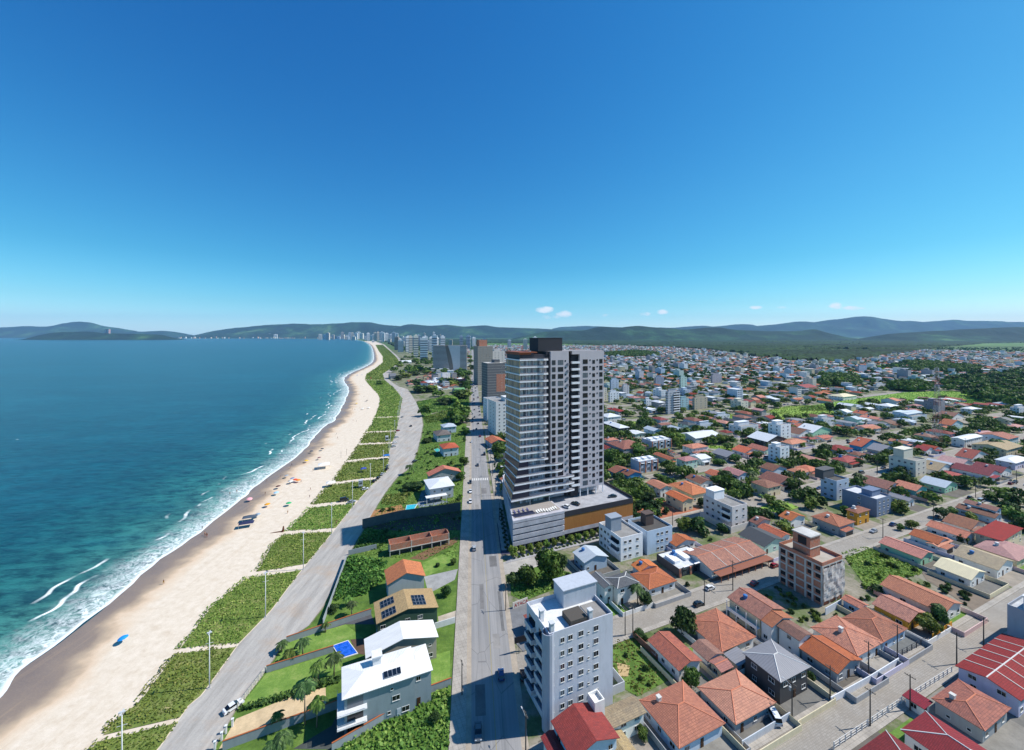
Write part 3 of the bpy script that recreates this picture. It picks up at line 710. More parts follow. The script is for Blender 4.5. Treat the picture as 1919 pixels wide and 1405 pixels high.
def block(o, w, d, h, wmat, label, rz=UA, floors=None, grid=None, name='apartment_building', cat='building', group=None, parapet=.9, tower=None, tmat=None, roofm=None, balc=None, style=0, split=False, band=None, wsize=(1.4, 1.2)):
    """flat-roofed block: walls with parapet, roof deck, stair or tank tower, windows one by one.
    grid: {side: columns (list of fractions or count)}; balc: [(side, f0, f1)] stacks of balconies"""
    t = thing(name, label, cat, (o[0], o[1], 0), rz, group); m = MB(); th = .2
    m.box(0, w, 0, d, 0, h)
    for (x0, x1, y0, y1) in ((0, w, 0, th), (0, w, d-th, d), (0, th, th+.001, d-th-.001), (w-th, w, th+.001, d-th-.001)): m.box(x0, x1, y0, y1, h + .001, h + parapet)
    m.obj('wall', wmat, t)
    r = MB(); r.add([(th, th, h+.02), (w-th, th, h+.02), (w-th, d-th, h+.02), (th, d-th, h+.02)], [(0,1,2,3)]); r.obj('roof', roofm or concrete('8d8b88'), t)
    if tower:
        for (x0, x1, y0, y1, hh) in ([tower] if not isinstance(tower, list) else tower):
            q = MB(); q.box(w*x0, w*x1, d*y0, d*y1, h + .021, h + hh); q.box(w*x0-.25, w*x1+.25, d*y0-.25, d*y1+.25, h + hh + .002, h + hh + .22, 0, True)
            q.obj('stair_tower', tmat or wmat, t)
    floors = floors or max(1, int(round(h / 3.0))); fh = h / floors
    for s, cols in (grid or {}).items():
        ln = w if s in (0, 2) else d
        cs = cols if isinstance(cols, (list, tuple)) else [(i + .5) / cols for i in range(cols)]
        for f in range(floors):
            for c in cs:
                ws = wsize
                if isinstance(c, tuple): c, ws = c[0], c[1:]
                window(t, s, w, d, ln * c, f * fh + fh * .36, ws[0], ws[1], style, split)
    if band is not None:
        b = MB()
        for f in range(1, floors + 1): b.box(-.06, w+.06, -.06, d+.06, f*fh - .12, f*fh + .1, 0, True)
        b.obj('floor_band', band, t)
    for (s, f0, f1, bm) in (balc or []):
        ln = w if s in (0, 2) else d; bw = ln * (f1 - f0)
        q = MB(); q.box(0, bw, -1.3, 0, -.1, .08, 0, True); q.box(0, bw, -1.3, -1.18, .081, 1.05); q.box(0, .1, -1.179, -.001, .081, 1.05); q.box(bw-.1, bw, -1.179, -.001, .081, 1.05)
        me = q.mesh('balcony', bm); dm = MB(); dm.add([(.15, -.02, .1), (bw-.15, -.02, .1), (bw-.15, -.02, 2.3), (.15, -.02, 2.3)], [(0,1,2,3)]); de = dm.mesh('balcony_door', GL)
        x, y = [(ln*f0, 0), (w, ln*f0), (w - ln*f0, d), (0, d - ln*f0)][s]
        for f in range(1, floors):
            b = place('balcony', me, t, (x, y, f*fh), (0, 0, FACE[s])); place('balcony_door', de, b)
    return t
def bz(Z, B, Rr, L, by, wmat, label, **k):
    "block from its roof corners B, Rr, L and the photo row of the foot of corner B"
    x, y = zp(Z, *B); yb = zp(Z, 0, by)[1]; Y = FPX * HC / (yb - HY); h = HC - (y - HY) * Y / FPX
    par = k.get('parapet', .9); k['parapet'] = par
    o, w, d = base_from(zp(Z, *B), zp(Z, *Rr), zp(Z, *L), h)
    return block(o, w, d, h - par, wmat, label, **k)

# plants
LG = leaves('263a14', '4c6a26', '7f9544'); LD_ = leaves('1c3015', '355023', '5c7838'); LY = leaves('42561c', '728a36', 'a3b158'); LP = leaves('22361a', '40592c', '71864a')
BARK = plain('5c5046', .9)
def crown_mesh(name, r, h, z0, nleaf, mat, seed, lobes=7, size=.55, flat=.75):
    rg = np.random.RandomState(seed); cs = []
    for i in range(lobes):
        a = rg.uniform(0, 6.283); q = r * .62 * math.sqrt(rg.uniform(0, 1)); cs.append((q*math.cos(a), q*math.sin(a), z0 + h*rg.uniform(.12, .75), r*rg.uniform(.4, .62)))
    cs.append((0, 0, z0 + h*.6, r*.55)); V, rn = [], []
    cs = np.array(cs); idx = rg.randint(0, len(cs), nleaf); c = cs[idx]
    dirs = rg.normal(size=(nleaf, 3)); dirs /= np.linalg.norm(dirs, axis=1)[:, None]; dirs[:, 2] = np.where(rg.rand(nleaf) < .75, np.abs(dirs[:, 2]), dirs[:, 2])
    rad = c[:, 3] * (rg.rand(nleaf) ** .33) ; p = c[:, :3] + dirs * rad[:, None] * np.array([1, 1, flat])
    nrm = dirs + rg.normal(size=(nleaf, 3)) * .45; nrm /= np.linalg.norm(nrm, axis=1)[:, None]
    a = np.cross(nrm, rg.normal(size=(nleaf, 3))); a /= np.linalg.norm(a, axis=1)[:, None]; b = np.cross(nrm, a)
    s = size * rg.uniform(.6, 1.3, nleaf)[:, None]
    quad = np.stack([p - a*s - b*s*.6, p + a*s*.3 - b*s, p + a*s + b*s*.5, p - a*s*.2 + b*s], 1).reshape(-1, 3)
    lobev = rg.rand(len(cs)); rn = np.repeat(np.clip(.55*rg.rand(nleaf) + .45*lobev[idx], 0, 1), 4)
    return np_mesh(name, quad, np.arange(nleaf*4).reshape(-1, 4), mat, rnd=rn)
def trunk_mesh(h, r, seed, limbs=4):
    rg = random.Random(seed); m = MB(); m.tube([(0,0,0), (r*.4, 0, h*.35), (r*.3, r*.5, h*.75)], [r, r*.75, r*.4], 7)
    for i in range(limbs):
        a = rg.uniform(0, 6.28); m.tube([(r*.3, r*.2, h*rg.uniform(.35, .6)), (math.cos(a)*h*.22, math.sin(a)*h*.22, h*.85)], [r*.4, r*.12], 5)
    return m.mesh('trunk', BARK, True)
TREES = {}
for i, mt in enumerate((LG, LD_, LY, LG, LP, LD_)):
    TREES[i] = (crown_mesh('crown', 1.0, 1.5, .25, 1700, mt, 10 + i, 10, .09, .9), trunk_mesh(1.1, .07, i))
BUSH = [crown_mesh('shrub', 1.0, .9, .0, 420, mt, 40 + i, 6, .13, .8) for i, mt in enumerate((LG, LD_, LY, LP))]
TREELOW = [crown_mesh('crown', 1.0, 1.5, .2, 420, mt, 60 + i, 8, .16, .9) for i, mt in enumerate((LG, LD_, LY, LD_))]
def tree(p, r, h, kind, label, group=None, low=False, name='broadleaf_tree', cat='tree'):
    t = thing(name, label, cat, (p[0], p[1], 0), random.uniform(0, 6.28), group); s = (r, r, h / 1.62)
    place('trunk', TREES[kind % 6][1], t, sc=s); place('crown', TREELOW[kind % 4] if low else TREES[kind % 6][0], t, sc=s)
    return t
def shrub(p, r, h, kind, label, group=None):
    o = place('shrub', BUSH[kind % 4], None, (p[0], p[1], -.05), (0, 0, random.uniform(0, 6.28)), (r, r, h / .85)); return prop(o, label, 'shrub', group)
def palm_mesh(nf, fl, seed, mat):
    rg = random.Random(seed); V, F, rn = [], [], []
    for i in range(nf):
        a = 6.283 * i / nf + rg.uniform(-.2, .2); up = rg.uniform(-.15, 1.0); L = fl * rg.uniform(.8, 1.1); n = 9; pts = []
        for k in range(n + 1):
            t = k / n; r = L * (t - .12 * t * t); z = L * (up * .62 * t - (.45 + .25 * up) * t * t * 1.25); pts.append(Vector((math.cos(a)*r, math.sin(a)*r, z)))
        sd = Vector((-math.sin(a), math.cos(a), 0)); v = rg.random()
        for k in range(n):
            p, q = pts[k], pts[k+1]; wd = fl * .17 * math.sin(math.pi * min(1, (k + 1.2) / (n + .8))) + .05
            for sg in (-1, 1):
                b = len(V); mid = p.lerp(q, .5)
                V += [p, q, q + sd*sg*wd + (q-p)*.6 + Vector((0,0,-wd*.55)), mid + sd*sg*wd*.9 + Vector((0,0,-wd*.6))]; F.append((b, b+1, b+2, b+3)); rn += [min(1, .35*v + .65*rg.random())]*4
    return np_mesh('crown', [tuple(p) for p in V], F, mat, rnd=rn)
MPALM = [palm_mesh(16, 1., 1, LP), palm_mesh(13, 1., 2, LG), palm_mesh(20, 1., 3, LP)]
def palm(p, h, fl, kind, label, group=None):
    t = thing('palm_tree', label, 'palm', (p[0], p[1], 0), random.uniform(0, 6.28), group); lean = random.uniform(-.05, .07) * h
    m = MB(); m.tube([(0,0,0), (lean*.3, 0, h*.5), (lean, 0, h)], [.22, .15, .12], 7); m.obj('trunk', plain('8a7d6c', .9), t, smooth=True)
    place('crown', MPALM[kind % 3], t, (lean, 0, h), (0, 0, random.uniform(0, 6.28)), (fl, fl, fl)); return t
def inpoly(P, x, y):
    c = np.zeros(x.shape, bool); n = len(P); j = n - 1
    for i in range(n):
        xi, yi, xj, yj = P[i][0], P[i][1], P[j][0], P[j][1]
        c ^= ((yi > y) != (yj > y)) & (x < (xj - xi) * (y - yi) / ((yj - yi) or 1e-9) + xi); j = i
    return c
def veg(name, pts, mat, h, dens, size, seed, label=None, z=.1, base=None, kind='stuff', rag=0):
    "rank growth over a plot: thousands of upright leaf tufts"
    P = [(p[0], p[1]) for p in pts]; rg = np.random.RandomState(seed); xs = [p[0] for p in P]; ys = [p[1] for p in P]
    area = (max(xs)-min(xs)) * (max(ys)-min(ys)); n = int(area * dens); x = rg.uniform(min(xs), max(xs), n); y = rg.uniform(min(ys), max(ys), n)
    k = inpoly(P, x, y); x, y = x[k], y[k]; n = len(x)
    if rag:                                        # thins out raggedly towards its edge
        dm = np.full(n, 1e9)
        for (ax, ay), (bx, by) in zip(P, P[1:] + P[:1]):
            l2 = (bx-ax)**2 + (by-ay)**2 or 1e-9; t = np.clip(((x-ax)*(bx-ax) + (y-ay)*(by-ay)) / l2, 0, 1); dm = np.minimum(dm, np.hypot(x - ax - t*(bx-ax), y - ay - t*(by-ay)))
        nz = np.array([mnoise.noise(Vector((a*.16, b*.16, seed + 7))) + .6*mnoise.noise(Vector((a*.5, b*.5, seed))) for a, b in zip(x, y)])
        k = dm > rag*np.clip(.42 + 1.1*nz + .25*rg.normal(size=n), 0, 2); x, y = x[k], y[k]; n = len(x)
    hn = np.array([mnoise.noise(Vector((a*.11, b*.11, seed))) + .5*mnoise.noise(Vector((a*.4, b*.4, seed))) for a, b in zip(x, y)])
    hh = h * np.clip(.55 + .8*hn, .08, 1.6); p = np.stack([x, y, z + hh*rg.uniform(0, .8, n)], 1)
    nrm = rg.normal(size=(n, 3))*.7 + [0, 0, .9]; nrm /= np.linalg.norm(nrm, axis=1)[:, None]
    a = np.cross(nrm, rg.normal(size=(n, 3))); a /= np.linalg.norm(a, axis=1)[:, None]; b = np.cross(nrm, a); s = size*rg.uniform(.5, 1.4, n)[:, None]
    quad = np.stack([p-a*s-b*s*.5, p+a*s*.4-b*s, p+a*s+b*s*.5, p-a*s*.3+b*s], 1).reshape(-1, 3)
    rn = np.repeat(np.clip(.5 + .55*hn + rg.uniform(-.3, .3, n), 0, 1), 4)
    o = place(name, np_mesh(name, quad, np.arange(n*4).reshape(-1, 4), mat, rnd=rn)); prop(o, label, None, None, kind)
    if base: finish_poly('soil', pts, z, base)
    return o

# cars: sculpted body, glass, wheels, lights
def car_meshes():
    out = {}
    for style, (Lc, Wc, Hc, prof, cab) in {'hatch': (4.0, 1.72, 1.5, [(-2.,.35),(-2.,.75),(-1.9,.95),(.85,1.0),(1.7,.85),(2.,.6),(2.,.35)], [(-1.85,.93),(-1.55,1.46),(.1,1.5),(.95,.98)]),
                                           'sedan': (4.5, 1.76, 1.45, [(-2.25,.35),(-2.25,.85),(-2.1,1.0),(1.0,1.0),(1.95,.86),(2.25,.6),(2.25,.35)], [(-1.75,.98),(-1.05,1.42),(.25,1.45),(1.1,.98)]),
                                           'van': (4.9, 1.95, 2.2, [(-2.45,.4),(-2.45,1.1),(-2.4,1.2),(1.5,1.2),(2.3,1.0),(2.45,.7),(2.45,.4)], [(-2.4,1.18),(-2.3,2.15),(1.0,2.2),(1.75,1.18)])}.items():
        body = MB(); hw = Wc/2
        def loft(m, pr, w0, w1, mi=0):
            n = len(pr); vs = []
            zs = [p[1] for p in pr]; z0, z1 = min(zs), max(zs)
            for sg in (-1, 1):
                for x, z in pr: vs.append((x * .995, sg * (w0 + (w1 - w0) * (z - z0) / (z1 - z0 + 1e-6)) * (1 - .07 * (abs(x) / (Lc/2)) ** 4), z))
            fs = [tuple(range(n)), tuple(reversed(range(n, 2*n)))] + [((i+1) % n, i, n + i, n + (i+1) % n) for i in range(n)]
            m.add(vs, fs, mi)
        loft(body, prof, hw, hw*.97)
        cb = cab; roof = [(cb[1][0]+.03, cb[1][1]), (cb[2][0]-.03, cb[2][1]), (cb[2][0]-.03, cb[2][1]+.05), (cb[1][0]+.03, cb[1][1]+.05)]
        loft(body, roof, hw*.76, hw*.74)
        gl = MB(); loft(gl, [cb[0], cb[1], cb[2], cb[3]], hw*.93, hw*.76)
        wh = MB(); prof_w = [(.2,-.1),(.31,-.1),(.33,-.07),(.33,.07),(.31,.1),(.2,.1)]; wh.lathe(prof_w, 14)
        rim = MB(); rim.lathe([(.0,.085),(.12,.09),(.2,.075),(.2,-.075),(.12,-.09),(0,-.085)], 12)
        hl = MB(); hl.box(-.05,.03,-.22,.22,-.08,.08,0,True)
        out[style] = (body, gl.mesh('car_window', glass('10151b')), wh.mesh('tyre', plain('1a1a1b', .9)), rim.mesh('rim', plain('a5a7aa', .35, .7)), hl.mesh('headlight', plain('dfe3e6', .2)), hl.mesh('tail_light', plain('7a1014', .3)), Lc, hw)
    return out
CARM = car_meshes(); _cb = {}
def car(p, rz, c, style, label, group=None, z=.16):
    body, gl, ty, rim, hl, tl, Lc, hw = CARM[style]
    if (c, style) not in _cb: _cb[(c, style)] = body.mesh('body', carpaint(c))
    t = thing('car', label, 'car' if style != 'van' else 'van', (p[0], p[1], z), rz, group)
    place('body', _cb[(c, style)], t); place('car_window', gl, t)
    for x in (-Lc*.31, Lc*.31):
        for s in (-1, 1):
            w = place('wheel', ty, t, (x, s*(hw-.1), .33), (R(90), 0, 0)); place('rim', rim, w)
    for s in (-1, 1): place('headlight', hl, t, (Lc/2-.06, s*hw*.68, .7)); place('tail_light', tl, t, (-Lc/2+.06, s*hw*.72, .8))
    return t

# people: one skinned body per pose, shared
def person_mesh(pose, skin, suit):
    J = {'hip':(0,0,.95),'chest':(0,0,1.32),'neck':(0,0,1.5),'head':(0,.02,1.62),'top':(0,.02,1.74)}
    if pose == 'stand': leg = [((.1,0,.9),(.11,.02,.5),(.12,0,.08),(.12,.14,.04)), ((-.1,0,.9),(-.11,.02,.5),(-.12,0,.08),(-.12,.14,.04))]; arm = [((.2,0,1.42),(.27,-.02,1.15),(.28,.08,.9),(.28,.1,.8)), ((-.2,0,1.42),(-.27,-.02,1.15),(-.28,.08,.9),(-.28,.1,.8))]
    else: leg = [((.1,0,.9),(.11,.2,.52),(.11,.3,.1),(.11,.43,.06)), ((-.1,0,.9),(-.11,-.08,.5),(-.11,-.36,.14),(-.11,-.26,.04))]; arm = [((.2,0,1.42),(.25,-.16,1.17),(.26,-.12,.92),(.26,-.08,.83)), ((-.2,0,1.42),(-.25,.14,1.18),(-.25,.3,.98),(-.25,.36,.9))]
    vs = [J['hip'],J['chest'],J['neck'],J['head'],J['top']]; es = [(0,1),(1,2),(2,3),(3,4)]; rd = [.15,.17,.06,.1,.07]
    for ch, root, rr in ((leg[0],0,(.1,.065,.045,.035)),(leg[1],0,(.1,.065,.045,.035)),(arm[0],1,(.06,.045,.035,.03)),(arm[1],1,(.06,.045,.035,.03))):
        pv = root
        for q, r_ in zip(ch, rr): vs.append(q); rd.append(r_); es.append((pv, len(vs)-1)); pv = len(vs)-1
    me = bpy.data.meshes.new('person'); me.from_pydata(vs, es, []); o = bpy.data.objects.new('person', me); COL.link(o)
    md = o.modifiers.new('skin', 'SKIN'); sd = o.modifiers.new('sub', 'SUBSURF'); sd.levels = sd.render_levels = 1
    for i, v in enumerate(me.skin_vertices[0].data): v.radius = (rd[i], rd[i] * (.75 if i < 2 else 1)); v.use_root = (i == 0)
    dg = bpy.context.evaluated_depsgraph_get(); nm = bpy.data.meshes.new_from_object(o.evaluated_get(dg)); bpy.data.objects.remove(o)
    nm.materials.clear(); nm.materials.append(plain(skin, .6)); nm.materials.append(plain(suit, .8))
    for p in nm.polygons: p.material_index = 1 if .78 < p.center.z < 1.06 and abs(p.center.x) < .21 else 0; p.use_smooth = True
    nm.name = 'person'; return nm
_hm = MB(); _hm.lathe([(0.0,.13),(.07,.11),(.105,.04),(.1,-.05),(.085,-.09)], 10)
HAIR = _hm.mesh('hair', plain('221a14', .8), True)
_pm = {}
def person(p, rz, pose, skin, suit, label, group=None, z=.1):
    k = (pose, skin, suit)
    if k not in _pm: _pm[k] = person_mesh(*k)
    o = place('person', _pm[k], None, (p[0], p[1], z), (0, 0, rz)); prop(o, label, 'person', group)
    place('hair', HAIR, o, (0, -.01, 1.66)); return o
def umbrella(p, c1, label, group=None, tilt=.12, rad=1.15, ht=2.0, z=.1):
    t = thing('beach_umbrella', label, 'umbrella', (p[0], p[1], z), random.uniform(0, 6), group)
    m = MB(); m.tube([(0,0,0),(0,0,ht)], .025, 6); m.obj('pole', plain('d5d5d2', .4), t)
    c = MB(); n = 10
    for i in range(n):
        a, b = 6.283*i/n, 6.283*(i+1)/n; P_ = lambda r, z_, t_: (r*math.cos(t_), r*math.sin(t_), z_)
        vs = [(0,0,ht+.1), P_(rad*.55, ht-.05, a), P_(rad*.55, ht-.05, b), P_(rad, ht-.42, a), P_(rad, ht-.42, b)]
        c.add(vs, [(0,1,2),(1,3,4,2)])
    o = c.obj('canopy', plain(c1, .7), t, rot=(tilt, 0, 0)); return t
# ------------------------------------------------------------ dunes and the plots between the beach road and the avenue
def edge(PL, y0, y1):
    out = []
    def xs(y):
        for p, q in zip(PL[:-1], PL[1:]):
            if (p[1] - y) * (q[1] - y) <= 0 and p[1] != q[1]: return p[0] + (q[0]-p[0]) * (y-p[1]) / (q[1]-p[1])
        return PL[-1][0]
    n = max(2, int(abs(y1-y0) / 10)); 
    for i in range(n + 1): y = y0 + (y1-y0)*i/n; out.append((xs(y), y))
    return out
MDUNE = grass('4a5a2a', '5f7034', '8f8f58', .12); MLAWN = grass('56762f', '728f40', '9ba45f', .22); MWILD = grass('3f5722', '5a762f', '7a8f47', .25)
LDUNE = leaves('4f6528', '738b38', 'a3a75c'); LWILD = leaves('38561c', '618436', '9cae5a'); LBUSHY = leaves('274618', '4a6f2a', '789444')
LFIELD = leaves('5f7f2c', '86a544', 'aebb62')
LDRY = leaves('4a4f1e', '6a6f2c', '99945a')
n = N('dune_soil'); g = n.geo(); a = n.noise(g, .22, 6, .7); b = n.noise(g, 1.4, 4, .7)
col = n.ramp(a, (.34, '566a2d'), (.52, '707e3c'), (.64, '8b8a56'), (.74, 'b9a680')); MDUNE = n.done(n.mix(n.math('MULTIPLY', n.ramp(b, (.45, 0.), (.7, 1.)), .5), col, '4c5c2b'), .95)
for i, (l0, l1, r0, r1) in enumerate(((1480, 1386, 1480, 1351), (1384, 1222, 1350, 1209), (1219, 1082, 1207, 1065.5), (1075, 1001, 1060, 994.5), (997, 950, 992, 942.5), (947, 908, 938.5, 897), (905, 866, 894, 857.5),
                                      (863.5, 833, 855.5, 830.5), (831.5, 810.5, 829, 808), (809.7, 783, 807.2, 781), (782.4, 712, 780.4, 712), (711.6, 646, 711.8, 646))):
    pts = [at(x - (3 if y > 800 else .5), y) for x, y in edge(DUNE, l0, l1)] + [at(x + .5, y) for x, y in edge(ROADL, r1, r0)]
    inn = [at(x + (9 if y > 900 else (5 if y > 780 else 1)) * max(.4, (y-HY)/600), y) for x, y in edge(DUNE, l0 - (l0-HY)*.007, l1 + (l1-HY)*.007)] + [at(x - 1.5*(y-HY)/500, y) for x, y in edge(ROADL, r1 + (r1-HY)*.007, r0 - (r0-HY)*.007)]
    finish_poly('dune', inn, .20, MDUNE)
    dist = pts[0].y; k = max(1., dist / 160)
    veg('dune_grass', pts, LDUNE, .5, 6.0 / k**2, .24 * k, i, 'creeping green dune plants between the sand and the beach road', .21, None, 'stuff', 1.5)
# plots
lotpx = [(x + 2, y) for x, y in edge(ROADR, 1490, 640)]
pts = [at(*p) for p in lotpx if p[1] > 760] + [avp(430, -5.3), avp(60, -5.3)]
finish_poly('grass_plot', pts, .05, MWILD)
MSANDY = concrete('cdb58f'); MSOIL = concrete('7a5d45'); MTERRA = plain('a8603a', .8); MGREYW = paint('8f979c'); MWHITEW = paint('d9dadb'); MCREAM = paint('d6c9a8')
px_poly('sand_yard', Z2, [(105,1405),(218,1205),(600,1050),(800,1000),(805,1140),(540,1245),(135,1400)], .07, MSANDY)
px_poly('lawn', Z2, [(228,1145),(418,908),(860,775),(905,885),(600,1000)], .07, MLAWN)
px_poly('lawn', Z2, [(470,832),(548,700),(930,590),(1060,690),(850,735)], .072, MLAWN)
px_poly('lawn', Z2, [(1470,800),(1610,760),(1610,960),(1490,1010)], .074, MLAWN)
px_poly('lawn', Z2, [(1430,190),(1640,100),(1640,180),(1440,290)], .076, MLAWN)
px_poly('driveway', Z2, [(560,660),(1090,505),(1120,590),(930,590),(548,700)], .073, concrete('55565a'))
px_poly('driveway', Z2, [(1530,540),(1650,500),(1650,580),(1540,600)], .077, concrete('b7ab9a'))
px_poly('driveway', Z2, [(1440,280),(1660,230),(1640,300),(1470,390)], .078, concrete('9a9a98'))
px_poly('bare_soil', V5, [(970,1250),(1290,1090),(1400,1060),(1390,1110),(1100,1262)], .08, MSOIL)
px_poly('courtyard', Z2, [(905,1110),(840,1250),(590,1400),(840,1405),(950,1340)], .081, concrete('4d524f'))
for nm, Z, pts, h, cap, lab in (('boundary_wall', Z2, [(415,905),(850,770)], 2.0, MTERRA, 'grey wall with terracotta coping between the two lawns'),
    ('boundary_wall', Z2, [(545,712),(1095,525)], 2.0, MTERRA, 'dark grey wall with terracotta coping beside the driveway'),
    ('boundary_wall', Z2, [(130,1412),(600,1240),(900,1130)], 2.2, MTERRA, 'long grey wall with terracotta coping below the sandy yard'),
    ('boundary_wall', Z2, [(840,1420),(1300,1150),(1482,1035),(1615,985)], 2.0, MTERRA, 'wall with terracotta coping beside the overgrown plot'),
    ('boundary_wall', Z2, [(948,140),(1130,100)], 2.2, None, 'grey wall between the two overgrown plots by the gravel road'),
    ('boundary_wall', Z2, [(782,595),(860,380),(935,170)], 2.0, None, 'low grey wall along the gravel road before the green plot'),
    ('boundary_wall', Z2, [(1510,620),(1640,580)], 2.0, None, 'short pale wall ending at the avenue pavement')):
    yard_wall([za(Z, *p) for p in pts], h, MGREYW if 'pale' not in lab else MWHITEW, lab, cap)
railing([za(Z2, 228, 1140), za(Z2, 410, 898)], 1.5, plain('cfc8b8', .6), 'pale slatted fence along the gravel road before the lawn', 1.4, rails=4)
for k, (x, y) in enumerate(((80,1405),(125,1345),(152,1300),(195,1255))):
    o = thing('gate_post', ['white gate post nearest the bottom edge by the sandy yard', 'second white gate post along the sandy yard', 'third white gate post along the sandy yard', 'white gate post nearest the parked white car by the sandy yard'][k], 'post', za(Z2, x, y), UA, 'white gate posts by the sandy yard')
    m = MB(); m.box(-.2, .2, -.2, .2, 0, 1.9); m.obj('shaft', MWHITEW, o); c = MB(); c.box(-.28, .28, -.28, .28, 1.903, 2.03, 0, True); c.obj('cap', MWHITEW, o)
veg('undergrowth', [za(Z2, *p) for p in ((850,1415),(1320,1140),(1602,990),(1606,1450),(1000,1480))], LWILD, 1.1, 5, .34, 31, 'rank green growth on the plot beside the avenue', .07)
veg('undergrowth', [za(Z2, *p) for p in ((860,400),(940,150),(1200,180),(1190,300),(1050,400),(870,440))], LBUSHY, 2.4, 6, .42, 32, 'dense dark green bushes filling the plot left of the grey gabled house', .07)
veg('undergrowth', [za(V5, *p) for p in ((460,1200),(600,990),(860,1050),(690,1170))], LBUSHY, 1.8, 5, .4, 33, 'dense green bushes in the plot above the grey wall', .07)
veg('undergrowth', [za(V5, *p) for p in ((720,780),(760,690),(980,670),(940,770))], LDRY, 1.0, 3, .4, 34, 'dry scrub beside the gravel road below the hedge', .07)
veg('undergrowth', [za(V5, *p) for p in ((1140,800),(1420,735),(1425,830),(1150,860))], LWILD, 1.2, 4, .4, 35, 'bright grass on the strip below the pool house', .07)
veg('undergrowth', [za(V7, *p) for p in ((775,850),(1190,770),(1400,760),(1405,900),(840,1010))], LWILD, 1.2, 1.6, .7, 36, 'green meadow between the gravel road and the avenue', .07)
veg('undergrowth', [za(V7, *p) for p in ((850,1040),(1100,960),(1400,920),(1400,1010),(900,1110))], LWILD, 1.0, 1.6, .7, 37, 'smaller meadow before the pale blue roofed house', .07)
# hedge behind the lawn
veg('hedge', [za(Z2, *p) for p in ((235,1140),(600,1030),(900,930),(903,965),(600,1070),(240,1165))], LD_, 1.9, 14, .3, 38, None, .1, None, None)
prop(COL[-1] if False else bpy.data.objects['hedge'], 'dark trimmed hedge between the lawn and the sandy yard', 'hedge')
# swimming pools
def pool(Z, pts, label, c):
    P = [za(Z, *p) for p in pts]; cc = sum(P, Vector()) / len(P); t = thing('swimming_pool', label, 'pool', cc)
    q = [p - cc for p in P]; rim = [p * 1.09 for p in q]; m = MB(); m.prism([(p.x, p.y) for p in rim], .1, .34); m.obj('coping', plain('dcdad4'), t)
    n = N('pool_water'); g = n.geo(); a = n.noise(g, 1.2, 3, .6, 1.5); n.b.inputs['Specular IOR Level'].default_value = .5
    mt = n.done(n.mix(n.ramp(a, (.4, 0.), (.62, 1.)), c, tuple(min(1, x * 1.5 + .02) for x in lin(c)[:3])), .05)
    w = MB(); w.add([(p.x, p.y, .36) for p in q], [tuple(range(len(q)))] if (q[1]-q[0]).cross(q[2]-q[1]).z > 0 else [tuple(reversed(range(len(q))))]); w.obj('water', mt, t)
pool(Z2, [(850,735),(945,702),(1005,782),(900,815)], 'deep blue swimming pool beside the white roofed house', '1450b0')
pool(V5, [(950,785),(1040,775),(1015,818),(940,830)], 'turquoise swimming pool below the white modern house', '2f9fae')
pool(V5, [(1190,295),(1215,280),(1245,300),(1215,318)], 'small green pool beside the red roofed house', '3a9c8a')
px_poly('pool_deck', Z2, [(960,690),(1050,680),(1055,790),(1010,780)], .09, concrete('5f4b3e'))
px_poly('pool_deck', V5, [(1040,775),(1080,655),(1150,640),(1150,700),(1340,760),(1060,800)], .09, concrete('7d8896'))

# houses of the beach plots
WHITE_SH = sheet('e4e3df', .6); GREYBLUE = paint('8e9aa0'); CAPL = plain('d8937a', .8); CAPW = plain('d8d6d2', .7)
OR1 = tiles((.60, .205, .105), .4); OR2 = tiles((.52, .2, .12), .72); SALM = tiles((.62, .26, .17), .3, 1.15); RED = tiles((.38, .07, .05), .5); BRN = tiles((.33, .15, .1), .6); PINK = tiles((.56, .29, .26), .3)
GREYT = tiles((.17, .18, .19), .3); TANT = tiles((.42, .31, .18), .5); DKG = sheet('4c4e50', .7); LGB = sheet('b3bdc6', .6); WHT = sheet('d5d8da', .7); CRM = sheet('d9cda9', .6); BEI = tiles((.52, .4, .25), .3)
DRED = tiles((.3, .03, .035), .3); BRED = sheet('8a2325', .5)
h1 = hz(Z2, (905,1085), (1400,925), (900,870), 9.2, 'h', WHITE_SH, GREYBLUE, 'three storey grey blue house with white metal hip roof and stacked balconies', wins=False, pitch=.22, ov=.6)
w1 = [c for c in h1.children if c.name.startswith('wall')][0]; d1 = max(v.co.y for v in w1.data.vertices); wd1 = max(v.co.x for v in w1.data.vertices)
for f in range(3):
    z = f * 3.05
    if f:
        m = MB(); m.box(-1.6, 5.0, -1.5, -.002, z - .12, z + .06, 0, True); m.box(-1.6, -.002, 0, d1 * .6, z - .12, z + .06, 0, True)
        b = m.obj('balcony', MWHITEW, h1); r = MB()
        for k in range(4): r.tube([(5, -1.45, z+.3+.24*k), (-1.55, -1.45, z+.3+.24*k), (-1.55, d1*.6, z+.3+.24*k)], .035, 4)
        r.obj('balustrade', MWHITEW, b)
    m = MB(); m.add([(.6, -.03, z+.1), (4.2, -.03, z+.1), (4.2, -.03, z+2.4), (.6, -.03, z+2.4)], [(0,1,2,3)]); m.obj('glass_door', GL, h1)
for t_, z_, w_, h_ in ((wd1*.72, 4.3, 1.9, 1.3), (wd1*.66, 7.2, .7, .6), (wd1*.62, 1.4, .8, .8), (wd1*.86, .8, 1.9, 1.3)): window(h1, 0, wd1, d1, t_, z_, w_, h_, 0, True)
door(h1, 0, wd1, d1, wd1*.76, 'b9c0c6', 1.0, 2.1, True)
m = MB(); m.box(6.8, 8.8, 5.5, 7.6, 9.6, 12.2); m.box(6.5, 9.1, 5.2, 7.9, 12.202, 12.5, 0, True); m.obj('tank_tower', MWHITEW, h1)
for i in range(4):
    pass
